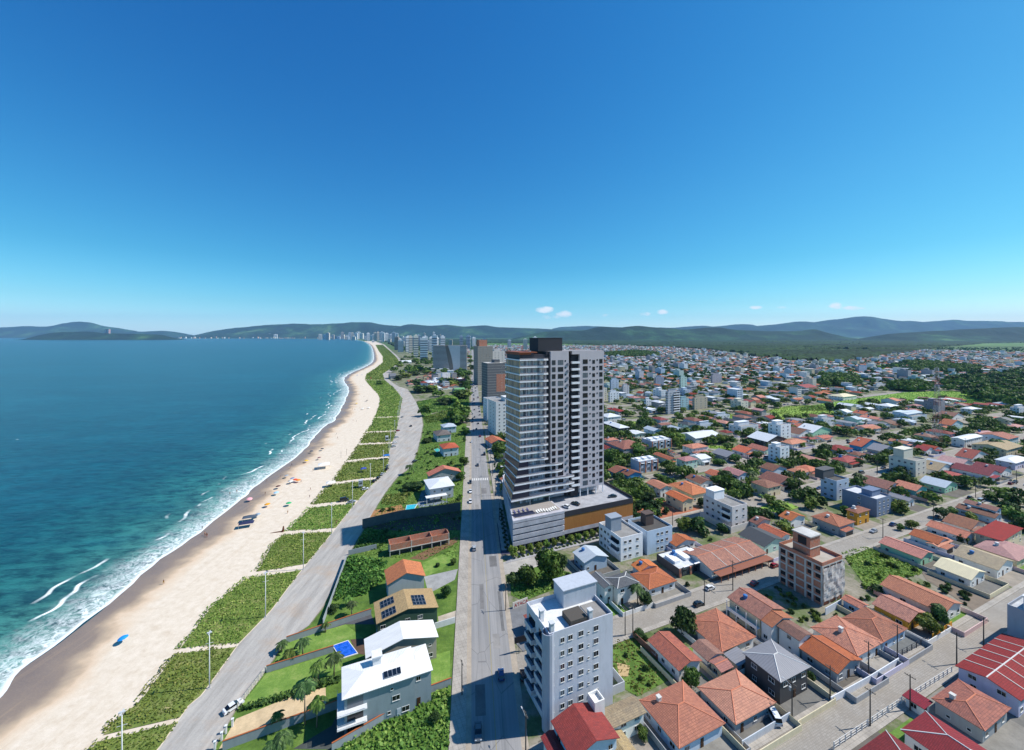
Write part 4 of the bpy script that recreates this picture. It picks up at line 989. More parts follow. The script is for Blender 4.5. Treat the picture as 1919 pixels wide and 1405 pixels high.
def solar(par, cx, cy, nx, ny, zfun, ax=1.0, ay=1.7, name='solar_panel'):
    "panels lying 12 cm over a sloping roof: zfun gives the roof height"
    MSOL = plain('14202f', .25); fr = plain('aeb4ba', .4, .5)
    for i in range(nx):
        for j in range(ny):
            x0, y0 = cx + i*(ax+.06), cy + j*(ay+.06); P_ = [(x0,y0),(x0+ax,y0),(x0+ax,y0+ay),(x0,y0+ay)]; m = MB()
            m.add([(x, y, zfun(x, y) + .36) for x, y in P_] + [(x, y, zfun(x, y) + .3) for x, y in P_], [(0,1,2,3),(0,4,5,1),(1,5,6,2),(2,6,7,3),(3,7,4,0)])
            q = m.obj(name, fr, par); c = MB(); e = .05
            c.add([(x + (e if x == x0 else -e), y + (e if y == y0 else -e), zfun(x, y) + .372) for x, y in P_], [(0,1,2,3)]); c.obj('cell_face', MSOL, q)
zroof = lambda x, y: 9.2 + (y + .6) * .22
solar(h1, wd1*.55, .9, 4, 1, zroof)
hz(Z2, (1310,950), (1500,965-72), (1240,780), 8.2, 'h', WHITE_SH, GREYBLUE, 'lower rear wing of the white roofed grey blue house', pitch=.2, ov=.4, seed=3, name='house_wing', cat='house')
h2 = hz(Z2, (1060,815), (1540,688), (1045,688), 6.4, 'v', WHITE_SH, paint('a9a294'), 'house with broad white ribbed gable roof beside the blue pool', pitch=.24, ov=.5, seed=4)
h3 = hz(Z2, (1130,590), (1550,520), (1092,455), 6.3, 'v', tiles((.55, .38, .17), .2), paint('40594a'), 'house with yellow roof covered in solar panels', pitch=.22, ov=.4, seed=5)
v3 = [c for c in h3.children if c.name.startswith('wall')][0].data.vertices; w3 = max(v.co.x for v in v3); d3 = max(v.co.y for v in v3)
solar(h3, w3*.6, d3*.12, 4, 3, lambda x, y: 6.3 + (w3 - x) * .22); solar(h3, w3*.08, .4, 4, 2, lambda x, y: 6.3 + x * .22); solar(h3, w3*.08, d3*.55, 4, 2, lambda x, y: 6.3 + x * .22)
h4 = hz(Z2, (1200,335), (1450,272), (1172,240), 6.4, 'v', OR1, paint('aab0b4'), 'grey gabled house with bright orange roof beside the bushes', pitch=.4, ov=.5, sides=(3,), seed=6)
# unfinished brick shell, retaining wall of the excavated plot
BRK = brickwork('c4693f', 'a85838', 'a0958a'); CONC = concrete('c6c2bb')
p0 = za(V5, 800, 1235); t = thing('unfinished_building', 'roofless building of raw red brick above the bare soil slope', 'building', p0, UA)
m = MB(); L_, D_ = 26, 5
for (x0, x1, y0, y1) in ((0, L_, 0, .25), (0, L_, D_-.25, D_), (0, .25, .251, D_-.251), (L_-.25, L_, .251, D_-.251), (9, 9.25, .251, D_-.251), (18, 18.25, .251, D_-.251)): m.box(x0, x1, y0, y1, 2.6, 5.2)
m.obj('brick_wall', BRK, t); m = MB(); m.box(-.15, L_+.15, -.15, D_+.15, 2.3, 2.598, 0, True)
for x in (0, 4, 9, 13.5, 18, 22, L_-.3): m.box(x, x+.3, -.05, .3, 0, 2.298); m.box(x, x+.3, D_-.3, D_+.05, 0, 2.298)
for x in (0, 9, 18, L_-.3): m.box(x, x+.3, -.06, -.003, 2.6, 5.25)
m.obj('concrete_frame', CONC, t); m = MB(); m.box(.3, L_-.3, 1.2, D_-.3, .0, 2.29); m.obj('inner_wall', plain('4a4643'), t)
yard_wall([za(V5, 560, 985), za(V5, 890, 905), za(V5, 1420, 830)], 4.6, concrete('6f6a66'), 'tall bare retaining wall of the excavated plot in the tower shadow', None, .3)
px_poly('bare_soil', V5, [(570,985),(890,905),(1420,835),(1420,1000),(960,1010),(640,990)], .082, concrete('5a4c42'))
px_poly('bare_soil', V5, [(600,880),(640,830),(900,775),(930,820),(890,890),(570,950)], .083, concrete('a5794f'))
h7 = hz(V5, (1145,642), (1385,622), (1180,545), 7.0, 'h', WHT, paint('b4bcc4'), 'white two storey modern house with pale hip roof above the turquoise pool', pitch=.2, ov=.8, seed=7)
m = MB(); m.box(-3, 9, -4.2, -.82, 3.3, 3.6, 0, True); m.box(-2.8, -2.5, -4.0, -3.7, 0, 3.298); m.box(8.5, 8.8, -4.0, -3.7, 0, 3.298); m.obj('porch_roof', MWHITEW, h7)
h8 = hz(V5, (1142,527), (1425,482), (1130,492), 5.6, 'v', OR1, paint('9ba3a6'), 'grey house with long orange gable roof by the second palm', pitch=.34, seed=8)
h9 = hz(V5, (1268,287), (1408,266), (1228,246), 6.4, 'h', tiles((.5, .1, .06), .2), paint('b9c6cf'), 'pale blue two storey house with bright red hip roof by the avenue', seed=9)
h10 = hz(V5, (1212,170), (1350,160), (1195,130), 6.0, 'h', tiles((.2, .17, .15), .4), paint('c5c8cc'), 'white two storey house with dark brown hip roof by the gravel road', seed=10)
h11 = hz(V5, (1270,98), (1390,86), (1250,72), 6.0, 'h', LGB, paint('b7c6d4'), 'house with pale blue metal roof left of the avenue', seed=11)
h12 = hz(V5, (1690,238), (1822,222), (1680,190), 4.6, 'v', OR1, paint('8ea0b2'), 'small blue grey gabled house with orange roof right of the avenue', seed=12)
for B, Rr, L, h, k, rm, wm, lab in (((680,612),(760,608),(668,592),4.5,'h',OR1,paint('b9b2a8'),'orange hip roofed house among trees by the bend of the gravel road'),
    ((642,462),(700,455),(634,440),4.5,'h',sheet('2f62b0'),paint('3f6db4'),'blue roofed house behind the bend of the gravel road'),
    ((960,690),(1060,672),(945,650),4.5,'h',WHT,paint('d6d6d4'),'white roofed low house left of the white four storey block'),
    ((905,620),(985,610),(895,590),6,'h',WHT,paint('cfd2d6'),'white two storey house on the wooded slope by the avenue'),
    ((600,375),(690,362),(590,345),5,'u',WHT,paint('d9d9d9'),'white house where the gravel road bends inland'),
    ((455,545),(520,530),(445,500),6,'u',sheet('6d6f72'),paint('8b8d90'),'dark modern house beside the narrow gravel road'),
    ((1290,620),(1385,610),(1270,590),4,'u',tiles((.45,.08,.08),.2),paint('d8d2cc'),'low white hall with red roof edge left of the avenue'),
    ((1250,735),(1370,725),(1245,705),3.2,'u',sheet('6f9a6a'),paint('b9c2b0'),'green roofed shed at the end of the meadow'),
    ((1180,600),(1255,590),(1170,570),4,'h',CRM,paint('d5cfc0'),'cream roofed low house left of the avenue')):
    hz(V7, B, Rr, L, h, k, rm, wm, lab, split=False, seed=UID[0]); UID[0] += 1
# lamp posts along the beach road
LS = 'white lamp posts along the dunes'
pole_m = MB(); pole_m.tube([(0,0,0),(0,0,7.5),(0,0,15)], [.16,.13,.09], 8); pole_me = pole_m.mesh('pole', plain('d4d6d8', .4), True)
hd_m = MB(); hd_m.box(-.55,.55,-.2,.2,14.95,15.15,0,True); hd_m.box(-.12,.12,-.9,-.2,14.9,15.05,0,True); hd_m.box(-.12,.12,.2,.9,14.9,15.05,0,True); hd_me = hd_m.mesh('lamp_head', plain('c3c6c8', .4))
arm_m = MB(); arm_m.tube([(-.9,0,12.2),(.9,0,12.2)], .05, 5); arm_me = arm_m.mesh('arm', plain('c3c6c8', .4)); bs_m = MB(); bs_m.box(-.4,.4,-.4,.4,0,.25); bs_me = bs_m.mesh('footing', plain('b5b3ae'))
LPP = [at(229, 1467), at(393, 1290), at(498, 1157), at(569, 1067), at(622, 1002), at(661, 953), at(694.5, 914.5), at(719, 884.6)]
q = [at(*p) for p in edge(ROADL, 860, 712)]; last = LPP[-1]
for p in q:
    if (p - last).length > 27 and p.y > last.y: LPP.append(p); last = p
names = ['white lamp post nearest the camera at the bottom edge', 'tall white lamp post beside the path with the long shadow', 'third white lamp post from the camera', 'white lamp post at the sandy path crossing', 'fifth white lamp post from the camera', 'white lamp post beside the parked blue and silver cars', 'white lamp post beside the lifeguard hut', 'white lamp post at the end of the parked car row']
for i, p in enumerate(LPP):
    t = thing('lamp_post', names[i] if i < len(names) else 'distant white lamp post along the dunes beyond the parked cars', 'lamp post', p, R(25), LS if i < len(names) else 'distant lamp posts along the dunes')
    place('pole', pole_me, t); place('lamp_head', hd_me, t); place('arm', arm_me, t); place('footing', bs_me, t)
# palms of the beach plots: photo foot, height, frond length, label
for x, y, h, f, k, lab in ((652,790,4.6,2.6,0,'palm in the middle of the lawn by the blue pool'), (565,830,3.2,2.5,1,'bushy palm at the corner of the lawn by the gravel road'), (515,770,3.0,2.2,0,'small palm nearest the gravel road on the lawn'),
    (855,925,6.0,2.9,0,'palm in front of the blue pool'), (755,975,5.5,2.8,1,'palm beside the one in front of the pool'), (700,1040,3.6,2.3,2,'short palm behind the hedge'), (665,1240,10.0,3.2,0,'tallest palm rising from the sandy yard'),
    (742,1258,6.8,2.8,1,'palm with bare trunk beside the tallest palm'), (493,1258,3.6,1.9,1,'small ragged palm alone on the sandy yard'), (970,535,4.8,2.4,2,'palm beside the driveway of the yellow roofed house'), (800,642,3.0,1.8,1,'young palm by the dark driveway wall'),
    (530,1425,4.2,3.0,2,'palm at the bottom edge of the courtyard'), (455,1470,3.5,3.0,0,'broad palm at the bottom edge left of the courtyard one'), (945,470,3.0,2.0,1,'bushy palm at the end of the bush plot')):
    palm(za(Z2, x, y), h, f, k, lab, 'palms of the beach gardens')
palm(za(V5, 970, 512), 6.5, 3.4, 0, 'palm leaning over the gravel road before the orange gabled house'); palm(za(V5, 1010, 500), 4.5, 2.6, 1, 'shorter palm beside the leaning palm')
for Z, x, y, r, h, k, lab in ((V5,1040,640,5.5,4.5,1,'dark rounded hedge clump before the white modern house'),(V5,950,650,4.5,4,1,'dark clump at the left end of the hedge row'),(V5,1450,430,4,6,0,'leafy tree beside the avenue before the orange gable'),(V5,1420,560,4,5,0,'tree behind the orange gabled house'),
    (Z2,850,510,2.0,2.4,1,'dark bush in the garden by the small palms'),(Z2,1590,400,2.2,3.4,1,'dark bush beside the satellite dish garden'),(Z2,1525,215,1.1,1.6,1,'round clipped bush on the garden path'),(Z2,1630,200,1.5,2.2,0,'bush by the avenue pavement'),(V5,1120,230,5,4,1,'dark tree mass beside the red hip roof'),
    (V5,1440,60,9,9,1,'large dark tree left of the avenue'),(V5,1470,160,5,7,0,'tree by the avenue near the cross shadow'),(Z2,1110,325,1.6,2.0,0,'bush before the grey gabled house'),(Z2,1510,1210,1.6,2.0,1,'dark bush on the overgrown plot')):
    tree(za(Z, x, y), r, h, k, lab)
for i, (x, y, r, h) in enumerate(((1350,810,16,13),(1290,800,14,12),(1190,850,14,9),(1120,880,12,8),(800,720,15,10),(850,740,16,11),(930,730,16,11),(780,640,14,9),(700,520,14,10),(560,590,13,10),(640,560,15,11),(760,530,16,10),(900,520,16,10),(1000,540,15,10),(1170,540,15,10),(1300,520,16,12),(1360,540,16,12),(1150,640,14,10),(1240,660,15,10),(1330,660,14,10),(360,640,11,7),(820,480,16,10),(560,430,14,9),(860,360,18,12),(780,380,18,12),(900,390,16,12),(650,215,20,14),(560,215,18,14),(1420,380,14,12),(1440,460,14,12),(1400,330,16,14))):
    tree(za(V7, x, y), r, h, i, 'dark broadleaf tree in the woods between gravel road and avenue', 'trees of the woods left of the avenue', True)
# beach things
for x, y, c, lab, Z in ((808,690,'1f8fe0','bright blue beach umbrella alone on the near sand',Z1),(945,785,'e09a2b','orange beach umbrella on the middle beach',V6),(1130,775,'2fa566','green beach umbrella on the middle beach',V6),(785,735,'e7a7ae','pink beach umbrella at the water edge',V6),
    (1040,625,'5b3a3a','dark beach umbrella above the pink one',V6),(1022,680,'9fc3d6','pale blue beach umbrella by the wet sand',V6),(1285,395,'e0b03a','yellow beach umbrella on the far sand',V6),(860,875,'8ea0ae','grey beach umbrella beside the dark sunshades',V6),(1190,565,'d94c34','red umbrella in the umbrella cluster',V6),
    (1165,555,'3f6fae','blue umbrella in the umbrella cluster',V6),(1150,580,'e6e2da','white umbrella in the umbrella cluster',V6),(1215,568,'e38a3a','orange umbrella in the umbrella cluster',V6),(1115,530,'9aa4ae','grey umbrella above the cluster',V6),(1400,370,'7a4a55','dark umbrella above the white tent',V6),(1425,290,'41464f','black umbrella on the far sand',V6),(1330,310,'50535a','dark umbrella near the far waterline',V6)):
    umbrella(za(Z, x, y + (12 if Z is V6 else 20)), c, lab, 'beach umbrellas', random.uniform(-.2, .25), 1.5 if Z is V6 else 1.35)
def canopy(Z, x, y, w, d, h, c, label, rz=UA):
    t = thing('sun_canopy', label, 'canopy', za(Z, x, y), rz); m = MB()
    for sx in (-1, 1):
        for sy in (-1, 1): place('pole', None, t) if False else None
    p = MB(); p.tube([(0,0,0),(0,0,h)], .04, 5); pm = p.mesh('pole', plain('c9c9c9', .4))
    for sx in (-1, 1):
        for sy in (-1, 1): place('pole', pm, t, (sx*w/2, sy*d/2, .08))
    e = .2; q = [(-w/2-e,-d/2-e,h),(w/2+e,-d/2-e,h),(w/2+e,d/2+e,h),(-w/2-e,d/2+e,h),(-w/8,0,h+.9),(w/8,0,h+.9)]
    m.add(q, [(0,1,5,4),(1,2,5),(2,3,4,5),(3,0,4)]); m.add([(p_[0],p_[1],p_[2]-.03) for p_ in q], [(4,5,1,0),(5,2,1),(5,4,3,2),(4,0,3)]); m.obj('awning', plain(c, .7), t)
    return t
canopy(V6, 1440, 455, 7, 6, 3.0, 'e8e6e2', 'large white tent on the far beach'); canopy(V6, 1500, 615, 5, 3.4, 2.6, 'dedcd8', 'small white tent at the sandy path')
canopy(V6, 790, 918, 6, 3.2, 2.2, '4a5664', 'dark grey sunshade in the beach row'); canopy(V6, 760, 972, 6, 3.2, 2.2, '2c3152', 'navy sunshade nearest the camera in the beach row'); canopy(V5, 570, 490, 3.4, 2.6, 2.6, '3c4f9c', 'blue and white canopy on the dunes')
canopy(V5, 770, 375, 4.5, 3.5, 3.0, '2f6db5', 'blue kiosk canopy at the edge of the beach road')
def hut(Z, x, y, label, c='b9bdc2'):
    t = thing('lifeguard_hut', label, 'hut', za(Z, x, y), UA); m = MB(); m.box(-1.2,1.2,-1.2,1.2,1.2,4.6); m.box(-1.35,1.35,-1.35,1.35,4.603,4.8,0,True); m.obj('cabin', paint(c), t)
    l = MB(); l.box(-.1,.1,-.1,.1,0,1.2); me = l.mesh('leg', plain('8d8a85'))
    for sx in (-1,1):
        for sy in (-1,1): place('leg', me, t, (sx, sy, 0))
    w = MB(); w.add([(-.9,-1.22,2.4),(.9,-1.22,2.4),(.9,-1.22,3.7),(-.9,-1.22,3.7)],[(0,1,2,3)]); w.obj('window', GL, t)
hut(V5, 545, 625, 'pale lifeguard hut beside the parked cars'); hut(V5, 775, 220, 'small grey hut further along the beach road'); hut(V7, 225, 580, 'orange hut on the far dunes', 'c9793f')
SK = ('8a5a40', 'a8755a', '6b4430', 'b98a6c')
PP = [(Z1,1065,330,'person in yellow shorts walking on the near beach','c9a92a'),(Z1,1335,20,'left one of two people at the near waterline','35466b'),(Z1,1348,24,'right one of two people at the near waterline','8f2f3a'),(V6,1122,855,'person standing alone on the dry sand below the green umbrella','2f3a3f'),(V6,1323,650,'person in red walking on the dry sand','a5322a'),(V6,1315,715,'person beside the dune edge','3f4f8c'),
 (V6,372,995,'bather standing in the shallow surf','26304a'),(V6,395,1045,'left of two people on the wet sand','20242b'),(V6,412,1055,'right of two people on the wet sand','913c33'),(V6,940,575,'bather at the edge of the wet sand','2b3350'),(V6,1158,435,'person by the far waterline','7a2f3a'),(V6,1146,455,'person on the far wet sand','2a2f44'),(V6,615,690,'bather among the breakers','26304a'),(V6,676,668,'second bather among the breakers','7a2f3a'),(V6,925,690,'person on the wet sand beside the pale blue umbrella','2a3a5a'),
 (V6,1060,540,'person left of the umbrella cluster','8a2a2a'),(V6,1240,580,'person right of the umbrella cluster','2a2f44'),(V6,1140,590,'person sitting out at the umbrella cluster','3a5a3a'),(V6,1550,160,'distant person near the far waterline','2a2f44'),(V6,1560,195,'distant person below the others on the far sand','7a2f2a'),(V6,1725,50,'most distant person on the dry sand','2a2f44'),(V6,1265,420,'person below the yellow umbrella','35466b'),(V6,1345,483,'person left of the white tent','2a2f44'),(V6,1550,945,'person walking along the gravel road by a lamp post','22262b'),(V6,1565,565,'person on the sandy path by the huts','cfcfcf')]
for i, (Z, x, y, lab, c) in enumerate(PP): person(za(Z, x, y), random.uniform(0, 6.28), 'walk' if i % 2 == 0 else 'stand', SK[i % 4], c, lab, 'people on the beach')
rg = random.Random(5)
for i in range(28):
    y = rg.uniform(648, 775) if i % 2 else rg.uniform(690, 790)
    def xs(PL, y):
        for p, q in zip(PL[:-1], PL[1:]):
            if (p[1]-y)*(q[1]-y) <= 0 and p[1] != q[1]: return p[0]+(q[0]-p[0])*(y-p[1])/(q[1]-p[1])
    a_, b_ = xs(WATER, y), xs(DUNE, y)
    if a_ and b_:
        p = at(a_ + (b_-a_)*rg.uniform(.15, .8), y)
        if i % 3 == 0: umbrella(p, rg.choice(('c94a3a','3a62b0','d9b23a','e2e0da','3f9a6a','3c3f46')), 'tiny umbrella on the distant curve of the beach', 'umbrellas on the distant beach', .1, 1.8)
        else: person(p, rg.uniform(0, 6), 'stand', rg.choice(SK), rg.choice(('26304a','7a2f3a','2f2f33')), 'tiny figure on the distant curve of the beach', 'people on the distant beach')
# driftwood stump and the two volleyball poles
t = thing('driftwood', 'rusty brown stump lying at the dune edge', 'driftwood', za(V6, 1075, 1015)); m = MB(); m.tube([(0,0,0),(.4,.2,1.2),(.2,.6,2.6)], [.6,.5,.25], 7); m.tube([(0,0,.3),(-2.5,-.6,.25),(-5,-1.3,.1)], [.3,.25,.12], 6); m.obj('log', plain('5f3a28', .9), t)
for i, (x, y) in enumerate(((1590,365),(1638,340))):
    t = thing('net_pole', ['left pole of the beach net court', 'right pole of the beach net court'][i], 'pole', za(V6, x, y)); m = MB(); m.tube([(0,0,0),(0,0,5)], .09, 6); m.obj('shaft', plain('6a5b4c'), t)
# parked cars along the beach road and the avenue
CC = {'white':'d9dadb','silver':'9fa4a8','black':'15171a','blue':'23406f','red':'8c1c20','grey':'5d6165','dark':'262c33','yellow':'d9a514'}
rdang = lambda Z, a, b: math.atan2(*(lambda v: (v.y, v.x))(za(Z, *b) - za(Z, *a)))
A1 = rdang(V5, (650,600), (790,470))
for Z, x, y, cc, st, lab, ang in ((Z2,200,1140,'white','sedan','white car with dark windscreen parked by the sandy yard',R(55)),(V5,400,745,'dark','van','dark van parked on the sandy path',R(30)),(V5,465,760,'silver','sedan','silver car beside the dark van',R(25)),(V5,585,645,'white','hatch','white car below the lifeguard hut',R(30)),
    (V5,665,575,'black','sedan','black car first in the beach row',A1),(V5,700,548,'dark','hatch','dark car second in the beach row',A1),(V5,735,515,'silver','sedan','silver car third in the beach row',A1),(V5,775,470,'black','sedan','black car near the end of the beach row',A1),(V5,785,442,'silver','hatch','silver car last in the beach row',A1),
    (V5,835,270,'silver','hatch','silver car beside the gravel by the grey hut',R(40)),(V5,845,237,'white','sedan','white car beside the gravel by the grey hut',R(40)),(V5,860,190,'silver','sedan','silver car further up the gravel road',R(50)),(V5,872,130,'red','hatch','red car at the edge of the gravel road',R(40)),(V5,912,10,'silver','sedan','silver car far up the gravel road',R(80)),(V5,985,90,'black','hatch','black car driving on the gravel road',R(120)),(V5,1020,400,'dark','sedan','dark car before the white garden wall',R(60))):
    car(za(Z, x, y), ang, CC[cc], st, lab, 'cars along the beach road', .16)
av = math.atan2(AV.y, AV.x)
for s, t_, cc, st, lab in ((111, 8.2, 'blue', 'hatch', 'dark blue car in the shadow of the near grey block'), (95.5, -.0+1.6, 'grey', 'sedan', 'grey car at the bottom edge of the avenue'), (292, 4.5, 'black', 'sedan', 'black car driving on the avenue beside the filling yard'), (318, 10.2, 'black', 'van', 'black pickup parked on the right of the avenue'),
    (228, -.6, 'white', 'hatch', 'white car on the left pavement of the avenue, nearest the crossing'), (243, -.6, 'white', 'sedan', 'white car parked second on the left of the avenue'), (258, -.7, 'dark', 'hatch', 'dark car parked beside the zebra crossing'), (356, .3, 'white', 'hatch', 'white car parked on the left near the red hip roof'), (404, 5, 'black', 'sedan', 'black car in the sun between two shadows'), (398, 2, 'dark', 'hatch', 'dark car left of the sunny stretch')):
    car(avp(s, t_), av if t_ > 5 else av + math.pi, CC[cc], st, lab, 'cars along the avenue', .28 if t_ < 0 else .16)
rg = random.Random(9)
for s_, t_, cc, st, lab in ((178, 1.2, 'silver', 'hatch', 'silver car on the left edge of the avenue in the tower shadow'), (375, 8, 'red', 'hatch', 'red car on the avenue near the far shadow')): car(avp(s_, t_), av, CC[cc], st, lab, 'cars along the avenue', .16)
for i, (s_, t_, l_, w_) in enumerate(((100, 1, 9, 2.6), (121, 6.6, 6, 2.2), (139, 3, 14, 1.4), (164, 7.5, 8, 3), (215, 2, 12, 2), (240, 6, 9, 3.2), (128, 9.6, 20, 1.0))): strip('road_patch', s_, s_ + l_, t_, t_ + w_, .1645 + .0002*i, concrete(('6e6d6c', '8f8c88', '7b7977')[i % 3]))
for i in range(40):
    s = 430 + i * 11 + rg.uniform(-3, 3); car(avp(s, rg.choice((1.2, 3.6, 7.2, 10))), av, rg.choice(list(CC.values())[:7]), rg.choice(('hatch','sedan')), 'tiny car far up the avenue', 'distant cars on the avenue')
# ------------------------------------------------------------ the tall tower on its podium
TW, TD = 47.8, 18.0; TO = Vector((4.05, 190, 0))
MTW = paint('bfb8bc', .2); MSLAB = plain('ecebee', .6); MCHAR = plain('2f2f36', .6); MBRONZE = None
n = N('bronze_glass'); uv = n.co('UV'); br = n.n('TexBrick'); n.l(uv, br.inputs['Vector']); br.offset = 0; br.inputs['Scale'].default_value = 1; br.inputs['Brick Width'].default_value = 1.9; br.inputs['Row Height'].default_value = 3.44
br.inputs['Color1'].default_value = lin('d3b085'); br.inputs['Color2'].default_value = lin('9a7c5a'); br.inputs['Mortar'].default_value = lin('54432f'); br.inputs['Mortar Size'].default_value = .06
MBRONZE = n.done(br.outputs[0], .45)
n = N('curtain_glass'); uv = n.co('UV'); br = n.n('TexBrick'); n.l(uv, br.inputs['Vector']); br.offset = .37; br.inputs['Scale'].default_value = 1; br.inputs['Brick Width'].default_value = 1.05; br.inputs['Row Height'].default_value = 3.44
br.inputs['Color1'].default_value = lin('cfcdd2'); br.inputs['Color2'].default_value = lin('3d3c43'); br.inputs['Mortar'].default_value = lin('1b1b20'); br.inputs['Mortar Size'].default_value = .05; br.inputs['Bias'].default_value = -.1
MCURT = n.done(br.outputs[0], .25)
tw = thing('apartment_tower', 'tall grey and white apartment tower with bronze glass side on a concrete podium', 'tower', TO, UA)
ZS = [17.7 + 3.44 * i for i in range(20)]; ZT = 87.0
m = MB(); m.box(.0, 14.4, 2.4, TD, 13.3, 83.1); m.obj('balcony_glazing', MCURT, tw)
m = MB(); m.box(14.4, 16.4, 1.2, TD, 13.3, ZT); m.box(26.6, 28.6, 3.2, TD, 13.3, ZT); m.box(28.601, 33.0, 1.4, TD-.01, 13.3, ZT - .6); m.obj('dark_recess', MCHAR, tw)
m = MB(); m.box(16.401, 26.599, 0, TD, 17.2, ZT); m.box(33.001, TW, 0, TD, 17.2, ZT); m.box(16.401, TW, 4.5, TD - .02, 13.3, 17.198); m.box(28.601, 33.0, .02, 1.4, ZT - 1.6, ZT); m.obj('facade_wall', MTW, tw)
m = MB(); m.add([(-.02, TD, 13.4), (-.02, 2.2, 13.4), (-.02, 2.2, 83.0), (-.02, TD, 83.0)], [(0,1,2,3)]); m.add([(-.02, 2.2, 27.5), (-.02, .3, 27.5), (-.02, .3, 83.0), (-.02, 2.2, 83.0)], [(0,1,2,3)]); m.obj('bronze_glazing', MBRONZE, tw)
for i, z in enumerate(ZS):
    e = max(0, (5 - i)) * 1.05; e2 = e * .35; xr = 14.4 if i > 4 else (22.0 if i > 2 else 29.0); bulge = 1.2
    poly = [(-e-.5, -e2-.3), (4, -e2*.9-.3), (xr*.6, -e2*.6 - bulge*.35), (xr*.82, -e2*.4 - bulge), (xr, -e2*.3 - bulge*.8), (xr, 2.4), (-.03, 2.4), (-.03, TD+.2), (-.5 - e*.1, TD + .2)]
    m = MB(); m.prism(poly, z - .3, z + .3); b = m.obj('balcony', MSLAB, tw)
    r = MB(); rr = [(p[0], p[1], z + .3) for p in poly[:5]]
    for p, q in zip(rr[:-1], rr[1:]): r.add([(p[0], p[1]+.1, p[2]), (q[0], q[1]+.1, q[2]), (q[0], q[1]+.1, q[2]+.6), (p[0], p[1]+.1, p[2]+.6)], [(0,1,2,3)])
    r.obj('balustrade', plain('9a9496', .5), b)
    if i < 19:
        pass
    if e > 0:
        g_ = MB(); za_, zb_ = z + .221, z + 3.2; x0 = -e - .3
        g_.add([(x0, -e2, za_), (4, -e2*.9, za_), (4, -e2*.9, zb_), (x0 + .6, -e2 + .2, zb_), (-.4 - e*.1, TD, za_), (-.4 - e*.1, TD, zb_)], [(0,1,2,3), (4,0,3,5)]); g_.obj('flared_glazing', plain('2b2c3a', .2), tw)
m = MB()
for x in (.05, 3.5, 7.1, 10.7, 13.9): m.box(x, x + .45, .9, 2.399, 34.5, 83.0)
for k in range(7): m.box(-.28, -.021, 2.5 + k*2.4, 2.75 + k*2.4, 27.5, 83.0)
m.obj('facade_frame', MTW, tw); m = MB(); m.box(0, 1.2, 2.33, 2.399, .31, 2.7); cme_ = m.mesh('curtain', plain('d9d6d2', .8))
for i, z in enumerate(ZS[5:-1]):
    for x in (1.2, 5.0, 8.4, 11.6): place('curtain', cme_, tw, (x + (i * 7 % 3) * .35, 0, z))
bal = MB(); bal.box(0, 4.6, -1.2, 0, -.15, .1, 0, True); bal.box(0, 4.6, -1.2, -1.08, .101, 1.0); bal.box(0, .1, -1.079, 0, .101, 1.0); bm = bal.mesh('side_balcony', MSLAB)
for i, z in enumerate(ZS):
    if i < 19:
        place('side_balcony', bm, tw, (28.5, 1.0, z + 1.2)); dm = None
        for t_, w_ in ((18.0, 2.0), (21.9, 3.0), (36.4, 2.9), (41.5, 1.6), (46.0, 2.0)): window(tw, 0, TW, TD, t_, z + .75, w_, 2.3 if w_ > 1.7 else 1.9, 2)
        for t_ in (24.6, 39.3, 43.7): place('small_window', winmesh(.75, .75, 2)[2], tw, (t_, 0, z + 2.2))
        q = place('air_conditioner', None, tw) if False else None
m = MB()
for i, z in enumerate(ZS[:-1]): m.box(25.6, 26.598, -.45, -.002, z + .35, z + 1.5, 0, True); m.box(25.0, 25.58, -.3, -.002, z + .35, z + .95, 0, True)
m.obj('utility_ledge', plain('8d8a90'), tw)
m = MB(); m.box(12, 25.8, 5, 15, ZT + .01, 93.4); m.box(11.9, 25.9, 4.9, 15.1, 93.402, 93.7, 0, True); m.obj('penthouse_box', plain('3a3a40', .7, 0, .25), tw)
m = MB(); m.box(.4, 14.3, 1.6, TD, 83.33, 85.6); m.obj('crown_storey', plain('3d3b42', .5), tw); m = MB(); m.box(-.6, 9, .2, TD + .1, 86.4, 86.9, 0, True); m.box(-.3, 6, .8, TD, 85.602, 86.398); m.obj('crown_roof', plain('8a4f36', .6), tw)
m = MB(); m.add([(16.5, .3, ZT+.03), (TW-.1, .3, ZT+.03), (TW-.1, TD-.1, ZT+.03), (16.5, TD-.1, ZT+.03)], [(0,1,2,3)]); m.obj('roof', concrete('8f8d90'), tw)
m = MB()
for x in (33.4, 38, 43, 47.3): m.box(x, x+.4, .3, .7, 13.2, 17.19)
m.obj('column', MSLAB, tw)
# podium
PF = Vector((.4, 174.5, 0)); PL_ = 66.0
pod = thing('podium', 'grey concrete podium with parking deck, pool terrace and wooden slat panel', 'podium', PF, UA)
loc = lambda p: Vector(((p - PF).dot(U2), (p - PF).dot(V2), 0))
bl = loc(PF + AV * 58); P1 = [(0, 0), (26, 0), (26, 50), (bl.x, bl.y)]; P2 = [(26.002, .8), (PL_, .8), (PL_, 50), (26.002, 50)]
MPOD = concrete('b9b7be'); n = N('slat_wood'); uv = n.co('UV'); wv = n.n('TexWave', wave_type='BANDS', bands_direction='X'); n.l(uv, wv.inputs[0]); wv.inputs['Scale'].default_value = .9
a = n.noise(n.mp(uv, (1.2, .1, 1)), 1.5, 4, .7); MSLAT = n.done(n.mix(n.ramp(wv.outputs[1], (.1, 1.), (.35, 0.)), n.mix(a, 'a56a36', 'cf9150'), '4d2f18'), .7)
def inset(poly, d): c = Vector((sum(p[0] for p in poly)/len(poly), sum(p[1] for p in poly)/len(poly))); return [((p[0]-c.x)*(1-d) + c.x, (p[1]-c.y)*(1-d) + c.y) for p in poly]
